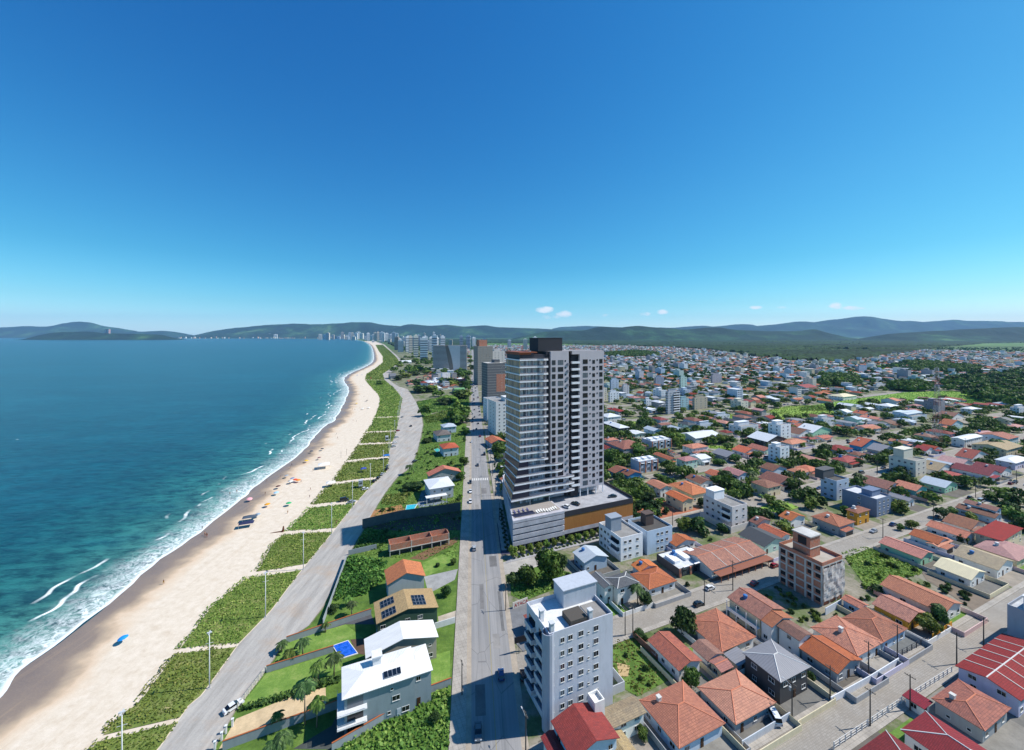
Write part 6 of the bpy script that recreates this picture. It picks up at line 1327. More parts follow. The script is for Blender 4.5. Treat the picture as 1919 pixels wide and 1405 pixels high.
# ------------------------------------------------------------ houses of the town, each from its own eaves corners
ZA=(1100,740,6.854); ZB=(1380,690,6.854); ZC=(1640,660,6.853)
RF = {'or':OR1,'om':OR2,'sa':SALM,'re':RED,'br':BRN,'pk':PINK,'gt':GREYT,'ta':TANT,'dg':DKG,'lb':LGB,'wh':WHT,'cr':CRM,'be':BEI,'dr':DRED,'bs':BRED,'fb':sheet('85858a',1.0)}
WL = {'w':paint('e6e4df'),'c':paint('d9ccab'),'b':paint('a9bccb'),'g':paint('a5d3b2'),'t':paint('6fb7b8'),'y':paint('c9912f'),'m':paint('b9d3c4'),'d':paint('4c4a4a'),'l':paint('c9c4d6'),'gr':paint('a4a5a6'),'bl':paint('3a86b4'),'pi':paint('d9b9b4'),'lb':paint('c3d2df')}
CAP_OR = plain('cf8163', .8)
HOUSES = [
# Z, near corner, right corner, left corner, eaves height, roof form, roof, wall, label, extras
(Z4,(600,1400),(910,1240),(345,1080),3.2,'h','sa','lb','orange hip roofed house with a small chimney, nearest the bottom of the picture',dict(chimney=[(3.2,9.5,1.3)],wall=1)),
(Z4,(970,1245),(1235,1100),(725,995),3.2,'h','sa','gr','smooth salmon hip roofed house beside the grey hip roof',dict(wall=1)),
(Z4,(95,1305),(385,1155),(0,1185),4.6,'u','ta','w','tan tiled house with white tank tower before the grey block',dict(tank=1)),
(Z4,(190,1500),(330,1420),(90,1312),3.0,'v','ta','w','small tan tiled annex beside the tan tiled house',{}),
(Z3,(880,1480),(1190,1330),(745,1215),6.2,'v','re','lb','deep red tiled house at the bottom edge beside the avenue',{}),
(Z3,(760,1500),(860,1440),(650,1330),4.0,'v','re','w','lower red tiled roof left of the deep red house',{}),
((940,1110,9.43),(560,670),(705,622),(390,405),4.2,'s','re','b','small red tiled roof squeezed between forecourt and near grey block',{}),
(Z4,(600,895),(745,820),(395,690),3.6,'v','om','w','long brown orange gabled house beside the empty green plot',dict(wall=1)),
(Z4,(880,770),(1100,670),(690,540),3.3,'h','om','w','mottled orange hip roofed house left of the two storey row',dict(wall=1)),
(Z4,(785,830),(890,775),(660,735),3.2,'v','br','w','dark brown gabled annex before the mottled orange house',{}),
(Z4,(1130,560),(1290,490),(920,410),6.2,'v','om','c','long two storey house with salmon gable roof and open galleries',dict(gal=1)),
(Z4,(1205,612),(1340,545),(1130,572),6.0,'v','or','w','small orange gable attached below the long two storey house',{}),
(Z4,(1385,700),(1470,655),(1248,590),5.6,'v','br','w','weathered dark brown gabled house below the half built block',{}),
(Z4,(1262,970),(1460,870),(1015,770),6.3,'h','fb','d','two storey house with grey hip roof and dark walls',dict(wall=1)),
(Z4,(875,905),(955,862),(800,840),3.0,'u','sa','c','small orange roofed shed behind the salmon hip roof',{}),
(Z4,(985,865),(1050,800),(880,785),2.8,'s','fb','gr','flat grey lean-to beside the small orange shed',{}),
(Z5,(245,915),(375,800),(0,735),3.2,'v','or','gr','bright orange gabled house beside the pale paved yard',dict(wall=1)),
(Z5,(375,800),(545,705),(85,600),3.5,'h','om','w','brown orange hip roofed house with white chimney',dict(chimney=[(4,6,1.4)])),
(Z5,(545,705),(705,620),(275,545),3.5,'h','om','lb','brown orange hip roofed house beside the dark paved yard',dict(wall=1)),
(Z5,(395,492),(480,480),(270,420),3.2,'v','om','lb','small orange gabled house behind the two hip roofs',{}),
(Z5,(710,580),(822,512),(475,450),3.3,'v','om','y','mustard walled house with brown orange roof behind the leafy tree',dict(wall=1)),
(Z5,(940,525),(1060,455),(540,320),3.6,'v','sa','w','long salmon roofed house beside the bare stony plot',dict(wall=1)),
(Z5,(790,165),(880,128),(520,52),3.4,'v','sa','g','mint green house with salmon roof at the corner of the overgrown plot',dict(wall=1)),
(Z8,(960,1055),(1050,1012),(700,975),3.4,'v','or','w','orange gabled white house between the mint house and the palm',{}),
(Z8,(965,1078),(1115,1035),(862,1052),2.8,'u','or','w','low orange lean-to before the orange gabled white house',{}),
(Z5,(1115,305),(1225,255),(870,205),3.4,'v','cr','w','white house with plain cream roof behind the stony plot',dict(wall=1)),
(Z5,(1290,240),(1412,185),(1040,108),3.6,'v','be','w','large house with beige tiled roof beside the cream roofed one',{}),
(Z5,(1420,180),(1560,115),(1165,62),3.6,'h','pk','c','pink tiled hip roofed house at the right edge',{}),
(Z8,(1430,842),(1492,812),(1115,742),3.2,'v','br','lb','blue white house with broken brown tiled roof',{}),
(Z8,(1440,782),(1462,752),(1175,702),5.6,'v','br','lb','upper storey of the blue white house under brown tiles',{}),
(Z8,(1230,935),(1332,872),(985,862),3.2,'v','br','w','ruined brown tiled house between orange roofs on the right',{}),
(Z8,(1190,1005),(1280,968),(830,905),3.6,'v','or','w','broad orange gabled house before the ruined brown roof',{}),
(Z8,(1490,1030),(1545,912),(1322,925),5.0,'s','re','c','cream box house with low red roof at the right',{}),
(Z8,(780,617),(892,590),(600,557),4.0,'v','or','t','turquoise house with orange gable roof before the cream block',{}),
(Z8,(1020,592),(1110,552),(850,520),3.4,'v','lb','g','pale green house with grey blue metal roof',{}),
(Z8,(1060,508),(1105,465),(945,462),3.4,'h','re','w','small red hip roofed house beside the cream block',{}),
(Z8,(1380,492),(1470,462),(1110,408),3.6,'v','dr','w','dark maroon gabled house by the wide paved street',dict(wall=1)),
(Z8,(1480,470),(1560,436),(1290,397),3.6,'v','dr','w','maroon house with skylights behind the dark maroon gable',{}),
(Z8,(1160,402),(1220,370),(1005,342),4.0,'v','pk','w','large pink roofed hall behind the solar roof',{}),
(Z8,(1050,412),(1110,396),(870,362),3.8,'v','lb','gr','grey roofed house with blue solar sheets beside the cream block',{}),
(Z8,(960,452),(1040,402),(850,402),3.2,'v','be','w','low beige roofed house right of the cream block',{}),
(Z8,(1600,388),(1700,345),(1440,348),5.0,'h','wh','l','large hall with white metal roof at the right edge',{}),
(Z8,(145,912),(268,862),(-90,822),4.2,'h','or','gr','long orange hip roofed house with skylights behind the half built block',{}),
(Z7,(1330,862),(1500,842),(1235,815),4.2,'v','or','w','orange gabled wing left of the long orange hip roof',{}),
(Z8,(300,802),(410,770),(110,790),6.2,'h','br','y','two storey house with dark red brown roof before the blue grey building',{}),
(Z8,(540,602),(600,545),(390,512),3.4,'v','br','w','brown red roofed house with water tanks before the cream block',{}),
(Z8,(722,702),(762,680),(560,642),3.4,'v','fb','w','long low white grey shed beside the blue grey building',{}),
(Z8,(150,287),(245,260),(70,240),3.6,'h','re','lb','bright red hip roofed house before the blue walled one',{}),
(Z8,(215,382),(332,350),(120,338),3.6,'h','re','c','red roofed house left of the brown tiled one by the street',{}),
(Z8,(310,325),(382,312),(235,292),3.4,'h','br','w','brown tiled house behind the red roofed one by the street',{}),
(Z8,(330,252),(480,215),(240,225),3.8,'v','or','bl','blue walled house with two orange roofs',{}),
(Z8,(500,292),(582,256),(350,266),4.0,'v','fb','gr','long house with grey corrugated roof left of the cream block',{}),
(Z8,(400,112),(466,90),(325,87),3.2,'u','sa','w','salmon roofed long house beside the green field corner',{}),
(Z8,(860,287),(905,262),(765,262),3.4,'v','bs','w','row house with bright red metal roof beyond the cream block',{}),
(Z8,(930,275),(960,255),(830,245),3.4,'v','re','w','second red roofed row house beyond the cream block',{}),
(Z7,(255,602),(312,560),(130,545),5.0,'v','or','w','white gabled house with orange roof left of the orange complex',{}),
(Z7,(520,650),(660,610),(285,562),4.4,'h','or','c','wide bright orange roof in the middle of the orange complex',{}),
(Z7,(440,705),(548,690),(292,632),5.6,'v','or','c','cream gabled front house of the orange complex',{}),
(Z7,(680,1272),(1112,1115),(548,1078),3.4,'u','om','w','long row of four joined houses under one brown orange roof',dict(row=4)),
(Z7,(1110,1078),(1262,1005),(905,965),3.6,'v','dg','m','mint green house with dark grey roof beside the long row',{}),
(Z4,(405,365),(596,312),(300,258),3.2,'h','or','w','orange hip roofed low house with white gate wall by the street',dict(wall=1)),
(Z4,(345,248),(440,195),(268,207),3.4,'v','or','w','small orange roofed house behind the low orange hip roof',{}),
(Z4,(200,360),(322,300),(100,292),6.2,'h','gt','w','two storey white house with dark grey hip roof and balcony by the palm',dict(wall=1)),
(Z4,(115,357),(170,322),(10,272),6.0,'v','gt','w','grey gabled wing left of the dark grey hip roof',{}),
(Z3,(955,192),(1092,130),(870,122),4.4,'v','lb','b','pale blue house with light metal gable roof before the white block',dict(wall=1)),
(Z7,(385,1072),(560,1030),(350,1000),3.0,'v','or','w','bright orange roof between the pale blue block and the long row',{}),
(Z7,(1050,892),(1150,847),(975,860),3.4,'v','br','w','dark brown gabled house right of the cream white block',{}),
(Z7,(1250,1002),(1302,962),(1082,902),3.4,'v','or','w','orange gabled house left of the half built tower top',{}),
(Z7,(590,557),(668,525),(465,500),3.4,'v','br','w','brown tiled house behind the orange complex',{}),
(Z7,(720,502),(850,490),(615,462),3.2,'v','or','w','low orange roof between brown and pink roofed houses',{}),
(Z7,(900,492),(992,470),(810,432),3.4,'v','pk','lb','pale blue walled house with pink roof by the tall palm',{}),
(Z7,(1140,592),(1240,560),(1030,530),5.6,'h','br','c','red brown pagoda like two storey house behind a grey wall',{}),
(Z7,(1230,562),(1312,500),(1145,482),3.4,'v','br','w','large plain brown roof right of the pagoda house',{}),
(Z7,(1180,452),(1300,425),(1095,412),4.0,'v','br','lb','pale blue house with brown red roof before the lone white block',{}),
(Z7,(1400,472),(1462,440),(1325,432),3.6,'h','or','w','orange roofed house with yellow annex right of the lone white block',{}),
(Z7,(1490,455),(1562,430),(1430,402),3.8,'h','or','c','orange roofed house with white dormers at the street bend',{}),
(Z7,(520,267),(632,240),(440,236),6.2,'h','or','w','two storey white house with orange hip roof behind the leafy street',{}),
(Z7,(560,312),(652,286),(512,292),3.2,'h','or','w','low orange hip roof before the two storey orange hip',{}),
(Z7,(330,362),(362,340),(172,312),3.6,'v','or','m','orange gabled house right of the brick pier row',{}),
(Z7,(460,372),(547,346),(382,342),6.0,'h','pk','m','mint two storey house with pink hip roof by the street',{}),
(Z7,(800,337),(920,315),(702,292),3.4,'v','fb','gr','grey roofed long house by the leafy street',{}),
(Z7,(950,302),(1042,272),(858,266),3.4,'v','or','w','orange gabled house right of the grey roofed long house',{}),
(Z7,(1110,287),(1156,260),(1022,238),3.4,'v','or','m','orange roofed house touching the lone white block',{}),
(Z7,(1340,232),(1442,206),(1240,207),3.6,'h','or','w','orange hip roofs between the two narrow white blocks',{}),
(T4,(660,392),(790,332),(572,352),3.6,'v','br','bl','bright blue house with brown roof behind the podium',{}),
(T4,(805,422),(942,382),(720,380),3.6,'v','br','bl','second bright blue house with round window and brown roof',{}),
(ZA,(470,700),(690,625),(300,600),5.6,'h','br','gr','grey two storey house with wide brown roofs and balcony',{}),
(ZA,(470,570),(590,540),(385,560),3.4,'h','or','w','orange roof behind the wide brown roofs',{}),
(ZA,(275,590),(380,560),(222,560),3.4,'h','or','w','orange roof close behind the tower edge',{}),
(ZA,(250,700),(370,690),(205,650),3.2,'v','re','w','red roof at the foot of the tower edge',{}),
(ZA,(420,430),(525,405),(270,330),6.0,'h','wh','d','modern house with big white layered roof beside the trees',{}),
(ZA,(950,325),(1045,310),(870,285),6.0,'h','re','w','two storey house with red brown roofs before the ruined plot',{}),
(ZA,(960,390),(1060,365),(900,365),3.2,'u','br','w','brown porch roof below the red brown two storey house',{}),
(ZA,(1080,730),(1230,800),(1050,700),3.0,'v','br','w','brown lean-to behind the pink hip roof',{}),
(ZA,(1400,560),(1680,500),(1210,490),4.4,'u','wh','w','white modern house with flat white roof slabs by the leafy trees',{}),
(ZA,(1800,490),(1900,480),(1725,455),4.4,'h','re','c','red brown roof at the right of the white modern house',{}),
(ZA,(1470,830),(1585,800),(1340,770),4.2,'u','wh','w','white roofed house right of the pink hip roof',{}),
(ZA,(410,215),(465,195),(340,165),5.0,'h','re','re' if False else 'w','bright red roofed house beyond the white stepped terraces',{}),
(ZA,(270,290),(340,240),(222,245),9.0,'h','wh','w','white stepped terraced building close to the tower edge',{}),
(ZB,(770,705),(830,690),(690,675),3.4,'v','or','w','orange roof before the grey towered white building',{}),
(ZB,(985,830),(1085,760),(860,765),4.2,'v','wh','g','mint green hall with white roof before the grey white building',{}),
(ZB,(810,850),(930,800),(735,790),3.4,'v','br','w','dark brown roof left of the mint green hall',{}),
(ZB,(1120,905),(1240,880),(1050,865),3.4,'u','sa','w','salmon roof in front of the red brick box',{}),
(ZB,(950,920),(1060,900),(820,885),3.4,'h','re','w','red tiled roof left of the salmon one',{}),
(ZB,(750,960),(880,925),(575,925),3.6,'h','or','w','wide orange roof behind the street palms',{}),
(ZB,(400,945),(560,880),(200,870),5.0,'v','wh','d','dark green sided hall with white metal roof',{}),
(ZB,(240,930),(330,915),(100,900),3.4,'v','pk','w','pale pink roof left of the dark green hall',{}),
(ZB,(900,250),(900,200),(740,160),3.4,'u','re','w','red roof among the trees behind the green field',{}),
(ZB,(760,400),(850,385),(700,385),3.4,'u','or','w','orange roof at the far edge of the green field',{}),
(ZB,(1120,335),(1195,320),(1060,305),3.4,'h','or','w','orange roofs at the back of the green field',{}),
(ZB,(1380,370),(1510,335),(1330,330),5.5,'h','cr','w','cream hip roofed white house on the edge of the green field',{}),
(ZB,(1640,590),(1700,570),(1540,560),3.2,'v','or','w','orange roof at the near edge of the field by the palms',{}),
(ZB,(1700,780),(1830,750),(1610,730),3.2,'u','sa','w','long salmon roof beyond the yellow grass plot',{}),
(ZB,(1680,530),(1730,510),(1600,510),3.2,'u','wh','w','white metal roof at the near edge of the field',{}),
(ZC,(420,800),(600,730),(290,760),6.0,'u','lb','lb','pale blue modern house left of the lattice mast',{}),
(ZC,(520,695),(600,680),(430,675),3.4,'h','pk','w','pinkish roof beside the grey block at the mast',{}),
(ZC,(200,700),(280,680),(60,665),6.0,'h','wh','w','white two storey house before the field',{}),
(ZC,(980,940),(1150,910),(940,890),5.0,'v','or','lb','pale blue gabled house with orange roof right of the mast',{}),
(ZC,(930,975),(1000,950),(840,945),3.4,'u','or','w','low orange roof right beside the mast',{}),
(ZC,(1000,840),(1090,805),(890,790),3.4,'v','br','w','brown shed roof beyond the mast',{}),
(ZC,(1250,735),(1350,720),(1160,705),5.5,'h','wh','w','white hip roofed house at the edge of the wood',{}),
(ZC,(1160,1130),(1360,1010),(1050,1080),6.5,'u','wh','w','row of white modern houses with dark window bays',{}),
(ZC,(1400,1060),(1540,1030),(1360,1010),3.6,'u','pk','w','pink brown roofs right of the white modern row',{}),
(ZC,(1720,1120),(1820,1080),(1550,1000),6.0,'u','om','lb','pale blue box house with low brown roof',{}),
(ZC,(1700,1260),(1840,1190),(1440,1130),5.5,'u','be','c','beige flat building behind the dark palm',{}),
(ZC,(1250,1370),(1420,1300),(1160,1290),3.6,'v','re','w','red and white roofs by the wide street',{}),
(ZC,(1550,860),(1680,850),(1500,830),3.4,'h','om','w','orange brown roof beside the grey sheds',{}),
(ZC,(1640,960),(1760,980),(1600,940),3.4,'u','sa','w','salmon roof near the right edge',{}),
(ZC,(1830,965),(1930,945),(1700,930),3.8,'h','pk','w','pinkish hip roof near the right edge',{}),
# right bottom corner
(Z5,(652,1274),(815,1152),(652,1274),3.6,'h','dr','w','crimson hip roofed house nearest the bottom right',dict(wd=15)),
(Z5,(347,1430),(559,1280),(347,1430),3.4,'h','dr','w','crimson hip roofed house cut by the bottom edge',dict(wd=14)),
(Z5,(808,1145),(701,1072),(670,1097),2.6,'s','dr','w','small crimson carport roof beside the white fence',{}),
(Z5,(1203,1286),(1460,1185),(841,1079),3.6,'h','om','gr','weathered brown orange hip roofed house beside the long lilac wall',dict(chimney=[(3,6,1.3)])),
(Z5,(1437,1091),(1600,1040),(1019,850),4.8,'u','dr','l','maroon roofed row of joined houses with a long lilac side wall',dict(w=30,row=6)),
(Z5,(1454,770),(1600,790),(1270,705),4.6,'s','dr','w','dark flat red roof before the grey building at the right border',{}),
]
occ = []                                          # rectangles already built on: centre, half sizes
def add_occ(o, w, d, rz=UA, pad=2.5):
    u = Vector((math.cos(rz), math.sin(rz), 0)); v = Vector((-u.y, u.x, 0)); c = o + u*w/2 + v*d/2; occ.append((c.x, c.y, w/2+pad, d/2+pad, rz))
YM = [concrete('88847c'), concrete('74726d'), concrete('948b7f'), grass('4f6f2a', '65853a', '86a04e', .4), concrete('67625b'), concrete('9d978e')]
for i, (Z, B, Rr, L, h, kind, rc, wc, lab, ex) in enumerate(HOUSES):
    kind = ex.get('kind', kind); o, w, d = base_from(zp(Z, *B), zp(Z, *Rr), zp(Z, *L), h); near = o.y < 230
    if 'wd' in ex: d = ex['wd']; o = o - V2*d
    w = ex.get('w', w)
    ov = .55; o2 = o + U2*ov + V2*ov; w2, d2 = max(3.2, w - 2*ov), max(3.2, d - 2*ov); add_occ(o, w, d)
    t = house(o2, w2, d2, h, kind, RF[rc], WL[wc], lab, pitch=.3 if kind in 'hv' else (.24 if kind == 'u' else .06), ov=ov, caps=CAP_OR if rc in ('or', 'sa', 'om') and near else (CAPW if rc in ('gt', 'fb', 'dr') and near else None), split=near, chimney=ex.get('chimney'), seed=i, annex=(w2*.08, w2*.5, 2.4, 2.5) if o.y > 165 and h < 5 and i % 3 == 0 and 'row' not in ex else None)
    q = [o - U2*2 - V2*5.5, o + U2*(w+2) - V2*5.5, o + U2*(w+2) + V2*(d+2.5), o - U2*2 + V2*(d+2.5)]
    finish_poly('yard', q, .03 + .0005*i, YM[i*7 % 6])
    if ex.get('wall') or (o.y < 430 and o.y > 112 and h < 5 and i % 2 and 'annex' not in lab):
        e = 1.6; yard_wall([o + U2*(w+e) + V2*(d*.6), o + U2*(w+e) - V2*5, o + U2*(-e) - V2*5, o - U2*e + V2*(d+1)], 1.6, WL[('gr', 'c', 'w', 'pi', 'gr', 'l')[i % 6]], 'yard wall of the ' + ' '.join(lab.split()[:12]).rstrip(','), None, .16)
    if ex.get('tank'):
        m = MB(); m.box(-.2, 2.6, d2*.62, d2*.62+3, 0, 8.2); a = .25
        for x0, x1, y0, y1 in ((-.2,2.6,0,a),(-.2,2.6,3-a,3),(-.2,-.2+a,a+.001,3-a-.001),(2.6-a,2.6,a+.001,3-a-.001)): m.box(x0, x1, d2*.62+y0, d2*.62+y1, 8.201, 9)
        m.obj('tank_tower', WL['w'], t)
    if ex.get('gal'):
        m = MB(); m.box(-1.6, -.003, 0, d2, 2.9, 3.1, 0, True); m.box(-1.6, -1.48, 0, d2, 3.101, 4.0)
        k = int(d2 / 3)
        for j in range(k + 1): m.box(-1.6, -1.35, d2*j/k*.98, d2*j/k*.98+.25, 0, 2.899); m.box(-1.6, -1.42, d2*j/k*.98, d2*j/k*.98+.18, 4.001, h-.2)
        m.obj('gallery', WL['w'], t)
    if ex.get('row'):
        ro = [c for c in t.children if c.name.startswith('roof')][0]; m = MB()
        for j in range(1, ex['row']):
            x = w2*j/ex['row']
            for sg, y0, y1 in ((1, -ov, d2/2), (-1, d2+ov, d2/2)): m.tube([(x, y0, h + .1 - .13*0), (x, y1, h + (d2/2)*.24 + .2)], .16, 4)
        m.obj('party_wall_coping', plain('cfc9c0', .8), ro); m = MB()
        for j in range(8) if ex['row'] == 4 else (): m.box(w2*(j+.2)/8, w2*(j+.2)/8+.2, -3.6, -3.4, 0, 2.7)
        if ex['row'] == 4: m.box(0, w2, -3.8, -.6, 2.702, 2.85, 0, True); m.obj('carport', plain('8f5a45'), t)
for o_ in list(bpy.data.objects):
    if o_.parent is None and o_.type == 'EMPTY' and o_.get('category') in ('building', 'tower', 'podium', 'house'):
        ws = [v for c in o_.children if c.type == 'MESH' and c.name.startswith(('wall', 'body', 'brick_wall')) for v in c.data.vertices]
        if ws: xs_ = [v.co.x for v in ws]; ys_ = [v.co.y for v in ws]; add_occ(o_.location + Vector((0,0,0)), max(xs_), max(ys_), o_.rotation_euler.z)
# gardens, empty plots and paved places on the right
finish_poly('empty_plot', [za(Z4, *p) for p in ((170,690),(300,655),(570,935),(330,1060),(245,1010),(240,960),(165,900))], .09, MWILD)
veg('undergrowth', [za(Z4, *p) for p in ((172,700),(300,660),(560,930),(330,1060),(250,1000),(240,950),(170,890))], LDRY, .4, 2.2, .3, 51, 'rough grass on the empty plot right of the near grey block', .1)
px_poly('bare_soil', Z4, [(195,840),(280,860),(270,930),(210,930)], .13, concrete('b39a70'))
finish_poly('empty_plot', [za(Z5, *p) for p in ((262,120),(420,80),(800,210),(790,260),(540,320),(430,350))], .09, MWILD)
veg('undergrowth', [za(Z5, *p) for p in ((265,122),(420,85),(800,210),(780,270),(540,320),(430,345))], LFIELD, .6, 3, .36, 52, 'bright green overgrown plot behind the half built block', .1)
px_poly('bare_soil', Z5, [(790,250),(900,290),(1290,430),(1150,520),(1060,450),(820,300)], .092, concrete('7f7263'))
px_poly('paved_yard', Z7, [(50,720),(220,680),(600,760),(560,850),(350,850),(60,820)], .094, concrete('a5684e'))
px_poly('paved_yard', Z5, [(565,740),(680,650),(810,700),(640,800)], .31, concrete('6d6f6e')); px_poly('paved_yard', Z5, [(440,840),(540,770),(640,800),(480,910)], .31, concrete('a19b92'))
px_poly('sand_plot', Z3, [(640,740),(660,860),(520,960),(480,800)], .1, MPAV)
px_poly('grass_plot', Z3, [(470,260),(560,200),(860,250),(900,310),(560,440),(480,400)], .096, MWILD)
veg('undergrowth', [za(Z3, *p) for p in ((480,270),(860,255),(900,310),(560,435),(490,390))], LWILD, .9, 4, .34, 53, 'wild corner plot under the big tree by the avenue', .1)
px_poly('forecourt', Z3, [(440,490),(600,440),(650,690),(560,770),(500,700)], .098, concrete('77787a'))
def field(Z, pts, seed, lab, mat=LFIELD, dens=.35, size=.7, h=.3):
    P = [za(Z, *p) for p in pts]; finish_poly('field', P, .2, grass('648434', '86a344', 'a8b45c', .05)); veg('field_grass', P, mat, h, dens, size, seed, lab, .2)
    cx_ = sum(p.x for p in P)/len(P); FIELDS.append([(p.x, p.y) for p in P])
FIELDS = []
field(V4, [(0,930),(330,880),(900,800),(1300,790),(1640,840),(1640,930),(1250,860),(870,880),(520,900),(300,960),(0,960)], 61, 'long bright green field running to the wood')
field(ZB, [(420,540),(640,490),(1100,470),(1300,560),(1260,610),(800,640),(540,660)], 62, 'bright green field behind the white houses')
field(V8, [(1560,735),(1810,790),(1780,815),(1560,820)], 63, 'green plot beside the white stepped houses'); field(V8, [(280,840),(510,820),(500,860),(320,870)], 64, 'green plot with the road beyond the tower')
field(Z7, [(640,240),(900,250),(860,280),(660,265)], 65, 'lawn plot behind the leafy street'); field(Z7, [(1060,760),(1230,690),(1400,750),(1240,800)], 66, 'green garden plot below the pagoda house')
field(V4, [(600,580),(1000,540),(1100,560),(700,610)], 67, 'far green field beside the white road', LFIELD, .12, 2.2); field(ZC, [(1000,680),(1240,560),(1480,590),(1460,650),(1100,700)], 68, 'rough clearing before the dark wood')
# single trees of the near town
NT = [(Z3,720,310,5.2,12,0,'biggest dark tree on the corner plot before the podium'),(Z3,590,335,4.2,7.5,3,'spreading tree left of the biggest corner tree'),(Z3,500,345,3.0,5,4,'smaller tree at the left of the corner plot'),(Z3,810,270,2.8,8,4,'slender pale tree right of the biggest corner tree'),
 (Z4,620,650,4.2,8.6,1,'round dark tree beside the street in front of the mottled orange roof'),(Z4,390,470,2.6,5,1,'dark tree beside the palm at the street'),(Z4,680,1000,2.4,4.6,0,'bright round tree behind the two salmon hip roofs'),(Z4,350,680,2.2,2.4,1,'low bush behind the long brown gabled house'),
 (Z5,840,650,3.2,5.4,2,'light green leafy tree by the mustard house wall'),(Z5,890,590,2.8,5.6,1,'dark tree behind the light green one'),(Z5,490,380,2.6,2.8,1,'dark bush at the end of the overgrown plot'),(Z4,365,1330,1.6,2.4,0,'garden bush beside the tan annex'),
 (Z7,85,330,5.5,7,0,'big leafy tree left of the brick pier row'),(Z7,400,240,5.5,7,2,'bright green tree behind the grey row house'),(Z7,340,480,4.6,6.5,0,'street tree before the pink hip roof'),(Z7,240,520,3.8,3.6,0,'low round tree beside the brick pier row'),(Z7,740,400,5,4.5,3,'low wide tree by the leafy street'),(Z7,870,380,4.5,5.5,0,'tree at the middle of the leafy street'),(Z7,1050,345,4.5,5,0,'tree at the right of the leafy street'),
 (Z7,770,220,6.5,7,2,'large light tree before the white modern roofs'),(Z7,1350,610,5,7,0,'round tree shading a car at the street corner'),(Z7,60,690,4.6,6,0,'tree beside the tower deck wall'),(Z7,150,680,4.2,5,0,'second tree beside the tower deck wall'),(Z7,60,720,3.0,3.5,2,'bright bush at the corner of the deck'),
 (Z7,590,745,3.2,5,1,'tree wedged behind the cream white block'),(Z7,740,570,6.5,6,0,'left tree of the grove behind the cream white block'),(Z7,850,600,6,5.5,0,'middle tree of the grove behind the cream white block'),(Z7,930,650,5.5,5,3,'right tree of the grove behind the cream white block'),(Z7,800,530,6,6.5,1,'back tree of the grove behind the cream white block'),
 (Z7,1150,730,3.4,5.5,2,'light tree in the garden plot below the pagoda house'),(Z7,1230,760,4,4,0,'bushy tree in the garden plot below the pagoda house'),(Z8,1000,845,3.8,5.5,4,'grey green tree by the wide street'),(Z8,1080,810,2.8,3.6,0,'bush right of the grey green tree'),(Z8,740,920,2.6,4,2,'bright bush at the street corner'),(Z8,1400,690,4.8,4.5,0,'large bush mass right of the wide street'),(Z8,1500,660,5,5,2,'light bush mass at the right of the wide street'),
 (Z8,650,940,1.8,3,0,'small tree by the fence of the orange gables'),(Z8,1150,1050,2.6,4.2,1,'dark palm like bush before the broad orange gable'),(Z8,30,290,5.5,6.5,1,'dark tree left of the red hip roof'),(Z8,300,400,4.5,5,1,'dark tree before the long grey roof'),(Z8,450,370,4,4,0,'tree left of the cream block'),(Z8,1050,180,6,8,1,'dark tree beside the lattice mast'),(Z8,1130,190,5,7,1,'second dark tree beside the lattice mast'),(ZA,660,760,7,8,0,'broad leafy tree behind the brick pier row'),(ZA,300,880,5,10,0,'tree standing close against the tower edge'),
 (ZA,430,1120,5,6,1,'dark round tree behind the podium before the blue houses'),(ZA,740,430,8,10,1,'dark tree beside the red brown two storey house'),(ZA,640,470,6,6,1,'dark bushes left of the red brown house'),(ZA,300,520,7,7,1,'dark trees beside the tower below the white layered roof'),(ZA,1150,610,7,9,2,'bright tree right of the grey row house'),(ZA,1180,290,5,6,2,'bright tree at the field before the grey block'),(ZB,1340,600,7,13,1,'tall dark tree in the green field'),(ZB,1200,580,6,13,4,'pale thin tree in the green field'),(ZB,1420,850,7,8,1,'dark trees by the turquoise pool'),(ZB,1140,1110,5,8,1,'dark round tree by the paved street'),(ZB,1040,1120,4,5,0,'bush left of the dark round street tree'),(ZB,840,1010,3,4,2,'bright small tree in a front garden'),(ZB,240,240,10,9,1,'dark tree clump among far roofs'),(ZB,600,290,9,12,0,'green tree behind the violet grey building')]
for Z, x, y, r, h, k, lab in NT: tree(za(Z, x, y), r, h, k, lab)
for Z, x, y, h, f, k, lab in ((Z4,330,460,6.4,3.4,0,'street palm before the dark grey hip roof'),(Z7,1008,605,11,4.0,0,'tallest palm above the grove in the middle of town'),(Z7,1085,690,3.4,2.6,1,'small palm in the green garden plot'),(Z7,410,930,5,2.6,1,'young palm beside the pale blue block'),(Z8,300,560,7,4.0,2,'left palm of the clump behind the pale blue block'),(Z8,340,570,6,3.6,0,'right palm of the clump behind the pale blue block'),
    (ZB,985,1090,11,3.2,0,'tall street palm before the wide orange roof'),(ZB,930,960,8,4,2,'bushy street palms before the wide orange roof'),(ZB,1250,780,9,3,1,'thin palm before the grey white building'),(ZB,1860,830,9,4.5,0,'palm beyond the yellow grass plot'),(ZC,940,740,13,5,2,'tall palm clump beside the grey block at the mast'),(ZC,1560,1260,9,6,2,'dark palm before the beige building'),(Z8,1145,1040,4,2.8,2,'palm before the broad orange gable'),(Z5,900,560,5,2.6,2,'palm behind the leafy tree of the mustard house'),(ZA,500,690,8,4,0,'palm before the grey two storey house'),(ZB,1300,850,8,4,1,'palm near the turquoise pool')):
    palm(za(Z, x, y), h, f, k, lab)
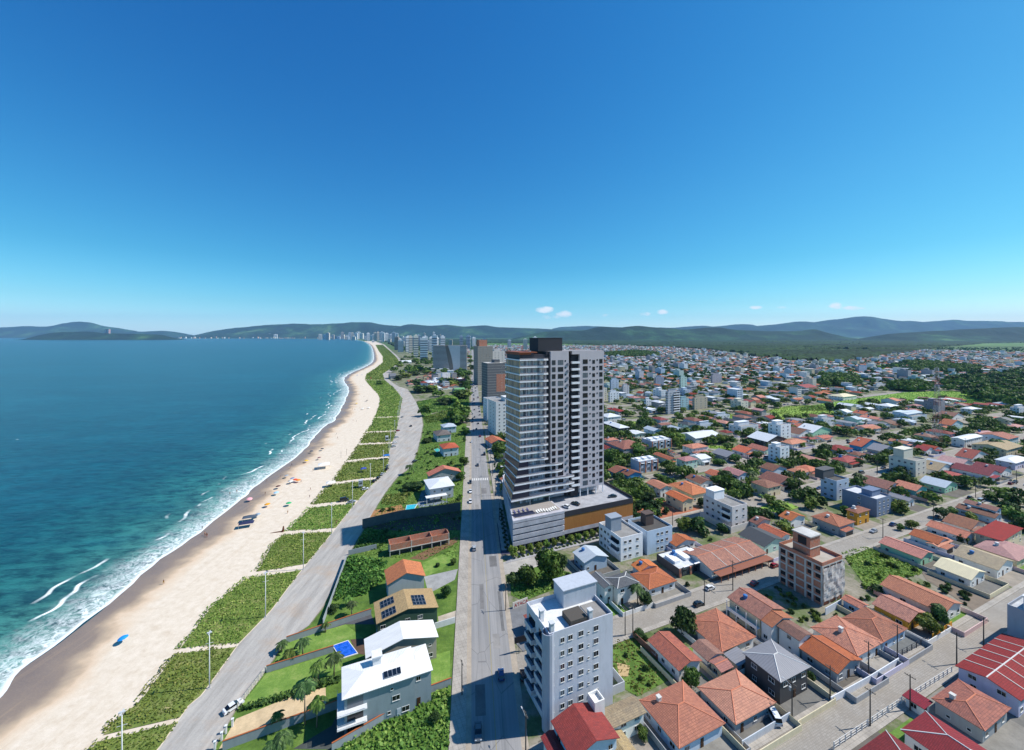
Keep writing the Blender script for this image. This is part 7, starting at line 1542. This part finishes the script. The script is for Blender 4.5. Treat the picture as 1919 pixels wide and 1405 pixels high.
# cars of the town
for Z, x, y, cc, st, lab, a in ((Z4,1090,335,'red','hatch','red car beside the half built block',UA+R(10)),(Z4,1145,165,'yellow','sedan','bright yellow car under the end of the long row carport',UA+R(80)),(Z4,1030,190,'blue','sedan','blue car parked before the long row',UA+R(80)),(Z4,1070,190,'silver','hatch','silver car beside the blue car at the long row',UA+R(80)),(Z4,930,230,'white','sedan','white car at the left end of the long row',UA+R(80)),
    (Z4,1215,1210,'white','van','white van parked in front of the salmon hip roof',UA+R(60)),(Z7,375,490,'white','hatch','white car under the street tree',UA),(Z7,1360,600,'dark','sedan','dark car in the shade of the round corner tree',UA),(Z8,860,680,'red','hatch','red car in the yard of the turquoise house',UA),(Z8,1225,255,'black','hatch','dark car on the far paved street',UA),(Z7,1350,580,'silver','sedan','silver car at the street corner',UA),(Z8,420,330,'white','hatch','white car before the long grey roof',UA),(Z3,560,940,'dark','hatch','dark car beside the shaded forecourt',R(95))):
    car(za(Z, x, y), a, CC[cc], st, lab, 'cars parked in the town', .3)
# street poles
pm_ = MB(); pm_.tube([(0,0,0),(0,0,9.2)], [.17,.11], 7); pme = pm_.mesh('shaft', plain('4a4744', .9)); cm_ = MB(); cm_.box(-1.1,1.1,-.06,.06,8.6,8.75,0,True)
for x in (-1,-.5,.5,1): cm_.box(x-.04,x+.04,-.04,.04,8.76,8.95)
cme = cm_.mesh('crossarm', plain('6b645c', .9)); tm_ = MB(); tm_.lathe([(0,6.6),(.3,6.62),(.3,7.5),(0,7.52)], 10, (.45, 0)); tme = tm_.mesh('transformer', plain('9da2a5', .5)); lm_ = MB(); lm_.tube([(0,0,7.9),(1.2,0,8.3),(2.0,0,8.3)], .04, 5); lm_.box(1.9,2.5,-.12,.12,8.22,8.36,0,True); lme = lm_.mesh('street_light', plain('b9bcbf', .4))
def pole(p, rz, label, light=True, tr=False, h=1.0, group='utility poles of the town'):
    t = thing('utility_pole', label, 'utility pole', p, rz, group); place('shaft', pme, t, sc=(1, 1, h)); place('crossarm', cme, t, (0, 0, 9.2*(h-1)))
    if light: place('street_light', lme, t, (0, 0, 9.2*(h-1)))
    if tr: place('transformer', tme, t)
    return t
PL = [(Z3,575,1420,'pole with cross arms and street light at the bottom beside the red roofs',True),(Z3,445,500,'pole at the corner plot casting a shadow over the avenue',False),(Z3,160,1050,'thin pole on the left pavement of the avenue',False),(Z4,250,665,'pole at the street corner behind the near grey block',True),(Z4,300,655,'thin post beside the empty plot',False),(Z4,765,470,'pole on the near side of the street by the round tree',False),(Z4,950,370,'pole at the street edge before the long two storey house',False),(Z4,1335,1200,'pole with transformer before the grey hip roofed house',True),
 (Z5,455,1255,'pole on the near side of the lower street',False),(Z5,632,795,'pole beside the dark paved yard',False),(Z5,1018,850,'tall pole beside the lilac wall',True),(Z5,715,1150,'pole before the crimson roofs',False),(Z5,195,1085,'thin pole before the bright orange gable',False),(Z5,1193,740,'pole near the grey building at the right border',False),(Z5,445,915,'pole before the pale paved yard',False),(Z8,505,1000,'pole at the street before the orange gables',True),(Z8,920,860,'pole beside the grey green tree',False),(Z8,1268,670,'pole on the wide street by the bushes',False),(Z8,1605,560,'pole with cross arm at the right of the wide street',True),(Z8,460,470,'pole behind the palm clump',False),(Z8,1183,270,'pole on the far paved street',False),(Z7,880,405,'pole on the leafy street',False),(Z7,1400,640,'pole at the street corner before the pagoda house',False),(Z7,850,1385,'pole before the row with carports',False),(Z7,355,900,'pole beside the pale blue block',False),(ZB,1810,1370,'pole by the paved street before the palms',False),(ZB,145,1230,'pole on the leafy street left of the lone white block',False)]
for i, (Z, x, y, lab, l) in enumerate(PL): pole(za(Z, x, y), UA + R(90), lab, l, 'transformer' in lab)
for i in range(11): pole(avp(205 + i*32, 14.2), av, 'utility pole in the row along the right side of the avenue', i % 2 == 0, False, 1.0, 'utility poles along the avenue')
q = [avp(205 + i*32, 14.2) for i in range(11)]
for k, x in enumerate((-.9, 0, .9)):
    m = MB()
    for a, b in zip(q[:-1], q[1:]): m.tube([a + AN*x + Vector((0,0,9)), a.lerp(b, .5) + AN*x + Vector((0,0,8.4)), b + AN*x + Vector((0,0,9))], .025, 3, 0, False)
    prop(m.obj('power_cable', plain('1f1f20')), 'black power cable strung along the poles of the avenue', 'cable', 'power cables along the avenue')
# billboard by the forecourt, satellite dish, lattice mast, long wall
t = thing('billboard', 'dark billboard on two posts beside the forecourt of the avenue', 'billboard', za(Z3, 555, 770), R(20)); m = MB(); m.box(-2.6, 2.6, -.1, .1, 3.2, 5.0, 0, True); m.obj('panel', plain('23242c', .5), t); m = MB(); m.tube([(-1.2,0,0),(-1.2,0,3.2)], .09, 6); m.obj('post', plain('555558'), t); m = MB(); m.tube([(1.2,0,0),(1.2,0,3.2)], .09, 6); m.obj('post', plain('555558'), t)
yard_wall([za(Z3, 490, 490), za(Z3, 585, 452)], 2.2, paint('c9c2ba'), 'short pale wall with red lettering at the edge of the corner plot')
mb_p = za(Z3, 490, 490); dv = (za(Z3, 585, 452) - mb_p); 
cu = bpy.data.curves.new('lettering', 'FONT'); cu.body = 'ATACA'; cu.size = 1.7; cu.extrude = .02; cu.align_x = 'LEFT'
tx = bpy.data.objects.new('lettering_tmp', cu); COL.link(tx); dg = bpy.context.evaluated_depsgraph_get(); me = bpy.data.meshes.new_from_object(tx.evaluated_get(dg)); bpy.data.objects.remove(tx); me.materials.clear(); me.materials.append(plain('a8322c', .7))
wl_ = [o for o in bpy.data.objects if o.name.startswith('boundary_wall') and 'red lettering' in str(o.get('label'))][0]; a_ = math.atan2(dv.y, dv.x); place('lettering', me, wl_, Vector((math.cos(a_)*.6, math.sin(a_)*.6, .45)) + Vector((math.sin(a_), -math.cos(a_), 0))*.13, (R(90), 0, a_))
railing([za(Z5, 220, 1405), za(Z5, 660, 1110), za(Z5, 985, 905)], 1.8, plain('dcdad6', .6), 'white fence along the lower edge of the near street', 2.2)
railing([za(Z5, 600, 830), za(Z5, 815, 715)], 2.0, plain('46484c', .6), 'dark fence with white posts before the dark paved yard', 2.4)
yard_wall([za(Z5, 200, 1110), za(Z5, 450, 970), za(Z5, 640, 850)], 1.9, paint('e3e4e6'), 'white front wall along the upper side of the near street')
yard_wall([za(Z4, 1010, 1400), za(Z4, 1320, 1210)], 1.9, paint('c9ccd0'), 'pale front wall before the salmon hip roofed house')
yard_wall([za(Z5, 860, 690), za(Z5, 985, 605)], 1.8, WL['y'], 'mustard wall with pale grilles under the leafy tree')
yard_wall([za(Z4, 640, 700-40), za(Z4, 730, 700)], 1.8, paint('8f8a86'), 'grey side wall by the round dark tree')
yard_wall([za(Z4, 300, 670), za(Z4, 590, 945)], 1.9, paint('86604f'), 'brown side wall between the empty plot and the brown gabled house')
mp_ = za(ZC, 800, 1180); t = thing('lattice_mast', 'tall red and white lattice radio mast in the right part of town', 'mast', mp_, R(20)); Hm = HC - (688 - HY)*mp_.y/FPX; leg_c = [plain('94655c'), plain('a9a6a3')]
for sx, sy in ((-1,-1),(1,-1),(1,1),(-1,1)):
    m = MB()
    for k in range(8): f = lambda z: 2.6*(1 - .72*z/Hm); z0, z1 = Hm*k/8, Hm*(k+1)/8; m.tube([(sx*f(z0), sy*f(z0), z0), (sx*f(z1), sy*f(z1), z1)], .11, 5, k % 2)
    m.obj('leg', leg_c, t)
m = MB(); nb = 26
for k in range(nb):
    z0, z1 = Hm*k/nb, Hm*(k+1)/nb; a, b = f(z0), f(z1); mi = int(k*8/nb) % 2
    C4 = [(-1,-1),(1,-1),(1,1),(-1,1)]
    for (p, q_) in zip(C4, C4[1:] + C4[:1]): m.tube([(p[0]*a, p[1]*a, z0), (q_[0]*b, q_[1]*b, z1)], .05, 4, mi); m.tube([(q_[0]*a, q_[1]*a, z0), (p[0]*b, p[1]*b, z1)], .05, 4, mi); m.tube([(p[0]*b, p[1]*b, z1), (q_[0]*b, q_[1]*b, z1)], .05, 4, mi)
m.obj('bracing', leg_c, t); m = MB()
for z in (Hm*.97, Hm*.88, Hm*.75, Hm*.3):
    for a in range(3): an = a*2.09; m.box(math.cos(an)*1.5-.25, math.cos(an)*1.5+.25, math.sin(an)*1.5-.25, math.sin(an)*1.5+.25, z-1.2, z+1.2, 0, True)
m.obj('antenna', plain('c9c9c9', .5), t)
# ------------------------------------------------------------ the rest of the town, its trees, the wood, the wooded plain, clouds
TOWN = [at(*p) for p in ((890,645),(960,643),(1100,646),(1250,651),(1330,656),(1385,665),(1440,672),(1500,680),(1560,679),(1620,672),(1700,661),(1770,650),(1850,643),(1960,642))] + [Vector((1900, 500, 0)), Vector((420, 120, 0)), avp(230, 18), avp(1500, 18)]
TP = [(p.x, p.y) for p in TOWN]
WOOD = [za(V4, *p) for p in ((1175,790),(1300,705),(1500,665),(1800,655),(2050,630),(2100,960),(1930,960),(1640,900),(1300,800))]; WP = [(p.x, p.y) for p in WOOD]
WOODS2 = [[tuple(za(V4, *p)[:2]) for p in q] for q in (((900,550),(1150,560),(1540,600),(1500,640),(1000,630)), ((180,670),(480,680),(500,740),(200,760)), ((760,760),(1080,740),(1100,790),(800,800)))] + [[tuple(za(V3, *p)[:2]) for p in ((160,470),(420,450),(620,470),(600,500),(180,500))]]
def free(x, y, r=6, avoid_street=True, houses=True):
    p = Vector((x, y, 0))
    if houses:
        for cx, cy, hw, hd, rz in occ:
            dx, dy = x - cx, y - cy; c, s = math.cos(rz), math.sin(rz)
            if abs(dx*c + dy*s) < hw + r and abs(-dx*s + dy*c) < hd + r: return False
    if avoid_street:
        for c, u, w in STREETS:
            if abs((p - c).cross(u).z) < w/2 + 2 + r: return False
    t = p.dot(AN)
    if -6 < t < 18 + r: return False
    return True
def pin(P, x, y): return bool(inpoly(P, np.array([x], float), np.array([y], float))[0])
rg = random.Random(33); cand = []
nu, nv = 17.0, 23.0
for i in range(-60, 200):
    for j in range(2, 150):
        p = U2*(i*nu + rg.uniform(-3, 3)) + V2*(j*nv + rg.uniform(-4, 4))
        if not (240 < p.y < 3600) or not -.2 < p.x/p.y < 1.5 or not pin(TP, p.x, p.y): continue
        if pin(WP, p.x, p.y) or any(pin(q, p.x, p.y) for q in WOODS2) or any(pin(q, p.x, p.y) for q in FIELDS): continue
        g_ = mnoise.noise(Vector((p.x*.004, p.y*.004, 9)))
        if rg.random() > (.9 if p.y < 700 else .74) - .5*max(0, g_): continue
        if p.y < 900 and not free(p.x, p.y, 6.5): continue
        cand.append((p.y, p))
cand.sort(key=lambda q: q[0])
# the far side of the woods left of the avenue
for i in range(700):
    s, t_ = rg.uniform(620, 3000), rg.uniform(-60, -8) - rg.random()*rg.uniform(0, 90); p = avp(s, t_)
    if p.y > 700: cand.append((p.y + 1e4, p))
rcol = [(OR1, 'orange'), (OR2, 'weathered orange'), (BRN, 'brown'), (SALM, 'salmon'), (WHT, 'white'), (RF['fb'], 'grey'), (RED, 'red'), (PINK, 'pink'), (LGB, 'pale blue'), (DKG, 'dark grey'), (WHT, 'white'), (RF['fb'], 'grey')]
wcol = [(WL['w'], 'white'), (WL['c'], 'cream'), (WL['lb'], 'pale blue'), (WL['w'], 'white'), (WL['gr'], 'grey'), (WL['m'], 'pale green')]
TANK = []
for c_ in ('3f74b0', 'd5d6d4'): m = MB(); m.lathe([(0,0),(.6,0),(.72,1.0),(.6,1.15),(0,1.25)], 10); m.box(-.9,.9,-.9,.9,-.9,-.003); TANK.append(m.mesh('water_tank', plain(c_, .5)))
NEAR = 172; far_v, far_f, far_m = [], [], []
band_of = lambda y: 'near the middle of the town' if y < 420 else ('behind the middle of the town' if y < 600 else 'in the farther streets of the town')
for k, (yy, p) in enumerate(cand):
    w, d = rg.uniform(8, 12.5), rg.uniform(11, 17); kind = rg.choice('hhvvvu'); ri = rg.randrange(len(rcol)); wi = rg.randrange(len(wcol)); two = rg.random() < .22; h = 5.8 if two else 3.4
    flat = rcol[ri][1] in ('white', 'grey') and rg.random() < .6; o = p - U2*w/2 - V2*d/2
    if k < NEAR:
        lab = f"{'two storey ' if two else 'small '}{wcol[wi][1]} house with {rcol[ri][1]} {'low pitched' if flat else ('hip' if kind == 'h' else 'gable')} roof {band_of(p.y)}"
        house(o, w, d, h, kind, rcol[ri][0], wcol[wi][0], lab, pitch=.1 if flat else .32, split=False, wins=None if p.y < 430 else False, seed=k, group='houses ' + band_of(p.y), annex=(w*rg.choice((.05, .4)), w*.5, rg.choice((2.2, 4.0)), 2.6) if rg.random() < .6 else None)
        if p.y < 520: finish_poly('yard', [o - U2*2 - V2*4, o + U2*(w+2) - V2*4, o + U2*(w+2) + V2*(d+3), o - U2*2 + V2*(d+3)], .11 + .0001*k, YM[k*5 % 6])
        occ.append((p.x, p.y, w/2 + 1, d/2 + 1, UA))
    else:
        if rg.random() < .11: flat, h = True, rg.choice((6, 6.5, 9, 9, 12, 15))
        pitch = .03 if flat else .34; F, L_, G, c_ = roof_geo(kind, w, d, h, pitch, .5)
        B8 = [(0,0,0),(w,0,0),(w,d,0),(0,d,0),(0,0,h),(w,0,h),(w,d,h),(0,d,h)]; n0 = len(far_v); tr = lambda q: tuple(o + U2*q[0] + V2*q[1] + Vector((0, 0, q[2])))
        far_v += [tr(q) for q in B8]
        for f in ((0,1,5,4),(1,2,6,5),(2,3,7,6),(3,0,4,7)): far_f.append(tuple(n0+i for i in f)); far_m.append(wi % 5)
        rmi = 5 + (ri if not flat else rg.choice((4, 5, 4, 9)))
        for f in F + G:
            n0 = len(far_v); far_v += [tr(q) for q in f]; far_f.append(tuple(range(n0, n0+len(f)))); far_m.append(rmi if f in F else wi % 5)
        if h > 4 and p.y < 2200:                                    # window bands as small recessed quads
            for fl in range(int(h/3)):
                for s_ in range(3):
                    n0 = len(far_v); x0 = w*(.1 + .3*s_); z0 = fl*3 + 1.1
                    far_v += [tr(q) for q in ((x0,-.06,z0),(x0+w*.18,-.06,z0),(x0+w*.18,-.06,z0+1.3),(x0,-.06,z0+1.3))]; far_f.append((n0,n0+1,n0+2,n0+3)); far_m.append(17)
me = bpy.data.meshes.new('far_town'); me.from_pydata(far_v, [], far_f)
for m_ in [WL['w'], WL['c'], WL['lb'], WL['w'], WL['gr']] + [q[0] for q in rcol] + [plain('3a4048', .4)]: me.materials.append(m_)
me.polygons.foreach_set('material_index', far_m); auto_uv(me); me.update()
prop(place('far_town_houses', me), 'mass of small far houses with orange, white and grey roofs', None, None, 'stuff')
# generated mid-rise blocks standing among the houses
cols = [('e4e6ea','white'), ('c9ccd4','light grey'), ('b7c7d8','pale blue'), ('d9d0bf','cream'), ('a5a3a8','grey'), ('c2d3cc','pale green')]
nb_ = 0
for i in range(1200):
    Y = 330 + 1700*rg.random()**1.4; X = Y*rg.uniform(.22, 1.2)
    if nb_ >= 84: break
    if not pin(TP, X, Y) or pin(WP, X, Y) or any(pin(q, X, Y) for q in FIELDS + WOODS2) or not free(X, Y, 9): continue
    c, cn = rg.choice(cols); fl = rg.choice((3, 3, 4, 4, 5, 6)); w, d = rg.uniform(10, 14), rg.uniform(13, 20); o = Vector((X, Y, 0)) - U2*w/2 - V2*d/2
    block(o, w, d, fl*3, paint(c), f"{cn} {['','','','three','four','five','six'][fl]} storey block among the far houses right of the tower", grid={0: 3, 3: 3} if Y < 800 else None, tower=[(.15, .75, .4, .75, rg.uniform(2.6, 4.2))], group='mid rise blocks of the far town', band=None if Y < 800 else plain('59616c', .5), parapet=.6)
    occ.append((X, Y, w/2 + 1, d/2 + 1, UA)); nb_ += 1
for o_ in [o for o in bpy.data.objects if o.parent is None and o.get('category') == 'house' and o.location.x > 10 and 120 < o.location.y < 520]:
    if rg.random() < .35:
        wv_ = [c for c in o_.children if c.name.startswith('wall')][0].data.vertices; hx, hy, hh_ = max(v.co.x for v in wv_), max(v.co.y for v in wv_), min(v.co.z for v in wv_ if v.co.z > 1)
        place('water_tank', TANK[rg.randrange(2)], o_, (hx*.3, hy*rg.uniform(.55, .8), hh_ + hx*.3*.3))
for i in range(60):
    c, u, w = STREETS[rg.randrange(1, 5)]; p = c + u*rg.uniform(-30, 330) + Vector((-u.y, u.x, 0))*(w/2 - 1.1)*rg.choice((-1, 1))
    if p.y > 110 and p.dot(AN) > 20: car(p, UA + rg.choice((0, math.pi)), rg.choice(list(CC.values())[:7]), rg.choice(('hatch', 'sedan', 'hatch', 'van')), 'small car parked along one of the paved cross streets', 'cars along the paved cross streets')
# trees among the houses: the near ones as things, the rest as one mass
pos = []
for i in range(19000):
    Y = 95 + 2900*rg.random()**1.7; X = Y*rg.uniform(-.06, 1.42)
    if not pin(TP, X, Y) and not (Y < 330 and X > .02*Y + 12): continue
    if pin(WP, X, Y) or (Y < 900 and any(pin(q, X, Y) for q in FIELDS)): continue
    if rg.random() > .62 + .6*mnoise.noise(Vector((X*.006, Y*.006, 2))): continue
    if Y < 1000 and not free(X, Y, 1.2): continue
    pos.append((Y, X))
pos.sort(); near_t = pos[:215]
for k, (Y, X) in enumerate(near_t):
    s = rg.uniform(.6, 1.25)
    if Y < 190: shrub((X, Y), 1.1*s, 1.3*s, k, 'garden shrub between the near houses on the right', 'garden shrubs between the near houses')
    else: tree((X, Y), 3.6*s, 5.2*s, k, 'leafy garden tree between houses in the middle of town', 'garden trees in the middle of town', True)
def crowd(name, pts, nleaf, size, label, mats, seed, flat=.8, rr=(3.5, 5.5), hh=(5, 8)):
    rgn = np.random.RandomState(seed); n = len(pts); P = np.array([(x, y, 0.) for y, x in pts]); r = rgn.uniform(rr[0], rr[1], n); h = rgn.uniform(hh[0], hh[1], n); ts = rgn.rand(n)
    idx = np.repeat(np.arange(n), nleaf); m_ = len(idx); d_ = rgn.normal(size=(m_, 3)); d_ /= np.linalg.norm(d_, axis=1)[:, None]; d_[:, 2] = np.abs(d_[:, 2])*1.1 - .15
    rad = rgn.rand(m_)**.4; lob = 1 + .25*np.sin(5*np.arctan2(d_[:, 1], d_[:, 0]) + ts[idx]*9)
    p = P[idx] + np.stack([d_[:, 0]*r[idx]*rad*lob, d_[:, 1]*r[idx]*rad*lob, h[idx]*.45 + d_[:, 2]*h[idx]*.55*rad], 1)
    nr = d_ + rgn.normal(size=(m_, 3))*.5; nr /= np.linalg.norm(nr, axis=1)[:, None]; a = np.cross(nr, rgn.normal(size=(m_, 3))); a /= np.linalg.norm(a, axis=1)[:, None]; b = np.cross(nr, a); s = size*(r[idx]/4.5)[:, None]*rgn.uniform(.6, 1.3, m_)[:, None]
    q = np.stack([p - a*s - b*s*.6, p + a*s*.4 - b*s, p + a*s + b*s*.5, p - a*s*.3 + b*s], 1).reshape(-1, 3); rn = np.repeat(np.clip(.5*ts[idx] + .5*rgn.rand(m_), 0, 1), 4)
    prop(place(name, np_mesh(name, q, np.arange(m_*4).reshape(-1, 4), mats, rnd=rn)), label, None, None, 'stuff')
mid = [q for q in pos[215:] if q[0] < 800]; fr_ = [q for q in pos[215:] if q[0] >= 800]
crowd('town_trees', mid, 130, .85, 'trees growing thickly among the houses of the town', LG, 3); crowd('town_trees', fr_, 46, 1.8, 'trees among the far houses of the town', LD_, 4)
lotb = [at(*p) for p in lotpx if 770 < p[1] < 1060] + [avp(400, -5.5), avp(172, -5.5)]
veg('undergrowth', lotb, LWILD, .35, 1.6, .3, 71, 'patchy wild grass over the plots between the gravel road and the avenue', .06, None, 'stuff', 2.0)
LB = [(p.x, p.y) for p in lotb]; q_ = 0
for i in range(900):
    y = 165 + 230*rg.random(); x = -.1*y - rg.uniform(6, 70)
    if q_ >= 90 or not pin(LB, x, y) or not all(free(x, y, 1.0, False) for _ in (0,)): continue
    if mnoise.noise(Vector((x*.05, y*.05, 4))) < -.05: continue
    s = rg.uniform(.6, 1.5); shrub((x, y), 1.2*s, 1.2*s, q_, 'green bush on the plots between the gravel road and the avenue', 'bushes of the beach plots'); q_ += 1
# the wood on the right and smaller woods
wd = []
xs_ = [p[0] for p in WP]; ys_ = [p[1] for p in WP]
while len(wd) < 70:
    x, y = rg.uniform(min(xs_), max(xs_)), rg.uniform(min(ys_), max(ys_))
    if x/y < 1.4 and pin(WP, x, y) and all((x-a)**2 + (y-b)**2 > 45 for b, a in wd): wd.append((y, x))
for k, (y, x) in enumerate(sorted(wd)): tree((x, y), rg.uniform(6.5, 10), rg.uniform(11, 17), 1 if k % 3 else 3, 'dark tree of the dense wood at the right edge', 'trees of the dark wood', True)
ex = []
for q in WOODS2 + [WP]:
    xs_ = [p[0] for p in q]; ys_ = [p[1] for p in q]; A_ = (max(xs_)-min(xs_))*(max(ys_)-min(ys_))
    for i in range(int(min(1300, A_/60))):
        x, y = rg.uniform(min(xs_), max(xs_)), rg.uniform(min(ys_), max(ys_))
        if pin(q, x, y) and x/y < 1.45: ex.append((y, x))
FM = [[(q[0], q[1]) for q in (za(V7, *p) for p in pp)] for pp in (((775,850),(1190,770),(1400,760),(1405,900),(840,1010)), ((850,1040),(1100,960),(1400,920),(1400,1010),(900,1110)))]
RB = [(at(*p).x, at(*p).y) for p in lotpx if p[1] < 790] + [tuple(avp(2200, -6)[:2]), tuple(avp(410, -6)[:2])]
for i in range(2600):
    y = 420 + 1500*rg.random()**1.5; x = -.1*y - rg.uniform(8, 190)*min(1.6, y/700)
    if pin(RB, x, y) and not any(pin(q, x, y) for q in FM) and free(x, y, 2, False) and rg.random() < .1 + .9*mnoise.noise(Vector((x*.008, y*.008, 1))): ex.append((y, x))
crowd('wood_trees', ex, 110, 1.0, 'closed canopy of the woods between the houses', LG, 5, .8, (6, 10), (9, 16))
# wooded plain beyond the town: canopy sheet with uneven tree tops, clearings and pale fields
def plain_canopy(name, y0, y1, cell, label, seed):
    nx, ny = int(y1*3.1/cell), int((y1-y0)/cell); X = np.linspace(-1.15*y1, 1.95*y1, nx) if False else np.linspace(-.5*y1, 1.6*y1, nx); Yv = np.linspace(y0, y1, ny); XX, YY = np.meshgrid(X, Yv); rgn = np.random.RandomState(seed)
    tx, ty = np.array([p[0] for p in TP]), np.array([p[1] for p in TP]); inside = inpoly(TP, XX.ravel(), YY.ravel()).reshape(XX.shape)
    shore_x = np.interp(YY, [0] + [p.y for p in LW if True][::1], [0] + [p.x for p in LW]) if False else None
    land = (XX - YY*(-.1) > 30) | ((XX > np.interp(YY, [1000, 2000, 4000, 9000, 14000], [-230, -520, -1200, -3000, -5200])) & (YY > 2500))
    nz = np.array([mnoise.fractal(Vector((a*.0016, b*.0026, seed)), 1., 2., 4) for a, b in zip(XX.ravel(), YY.ravel())]).reshape(XX.shape)
    field_ = nz > .3; ok = land & ~inside & ~field_
    H = np.where(ok, 7 + 9*rgn.rand(*XX.shape), -3.); XX = XX + rgn.uniform(-.3, .3, XX.shape)*cell; YY = YY + rgn.uniform(-.3, .3, YY.shape)*cell
    V = np.stack([XX.ravel(), YY.ravel(), H.ravel()], 1); I = np.arange(nx*ny).reshape(ny, nx)
    q = np.stack([I[:-1,:-1], I[:-1,1:], I[1:,1:], I[1:,:-1]], -1).reshape(-1, 4); keep = ok.ravel()[q].sum(1) >= 2; q = q[keep]
    us, inv = np.unique(q, return_inverse=True); me = np_mesh(name, V[us], inv.reshape(-1, 4), MCAN, rnd=np.clip(.45 + .5*nz.ravel()[us] + rgn.uniform(-.3, .3, len(us)), 0, 1))
    prop(place(name, me), label, None, None, 'stuff')
n = N('canopy_mat'); g = n.geo(); a = n.attr('rnd'); b = n.noise(g, .05, 4, .7)
MCAN = n.done(n.mix(n.math('MULTIPLY', n.ramp(b, (.4, 0.), (.65, 1.)), .6), n.ramp(a, (0., '12250f'), (.5, '24401b'), (1., '46602c')), '0c1c0c'), .95)
plain_canopy('forest', 900, 3400, 13, 'closed forest canopy beyond the town', 1); plain_canopy('forest', 3410, 9000, 38, 'far wooded plain before the hills', 2)
finish_poly('ground_cover', [Vector((-100, 3500, 0)), Vector((14000, 3500, 0)), Vector((19000, 12500, 0)), Vector((-3000, 12500, 0))], .9, grass('3b5a2c', '5a7a3c', '84985a', .0022))
prop(bpy.data.objects['ground_cover'], None, None, None, 'structure')
build_haze()
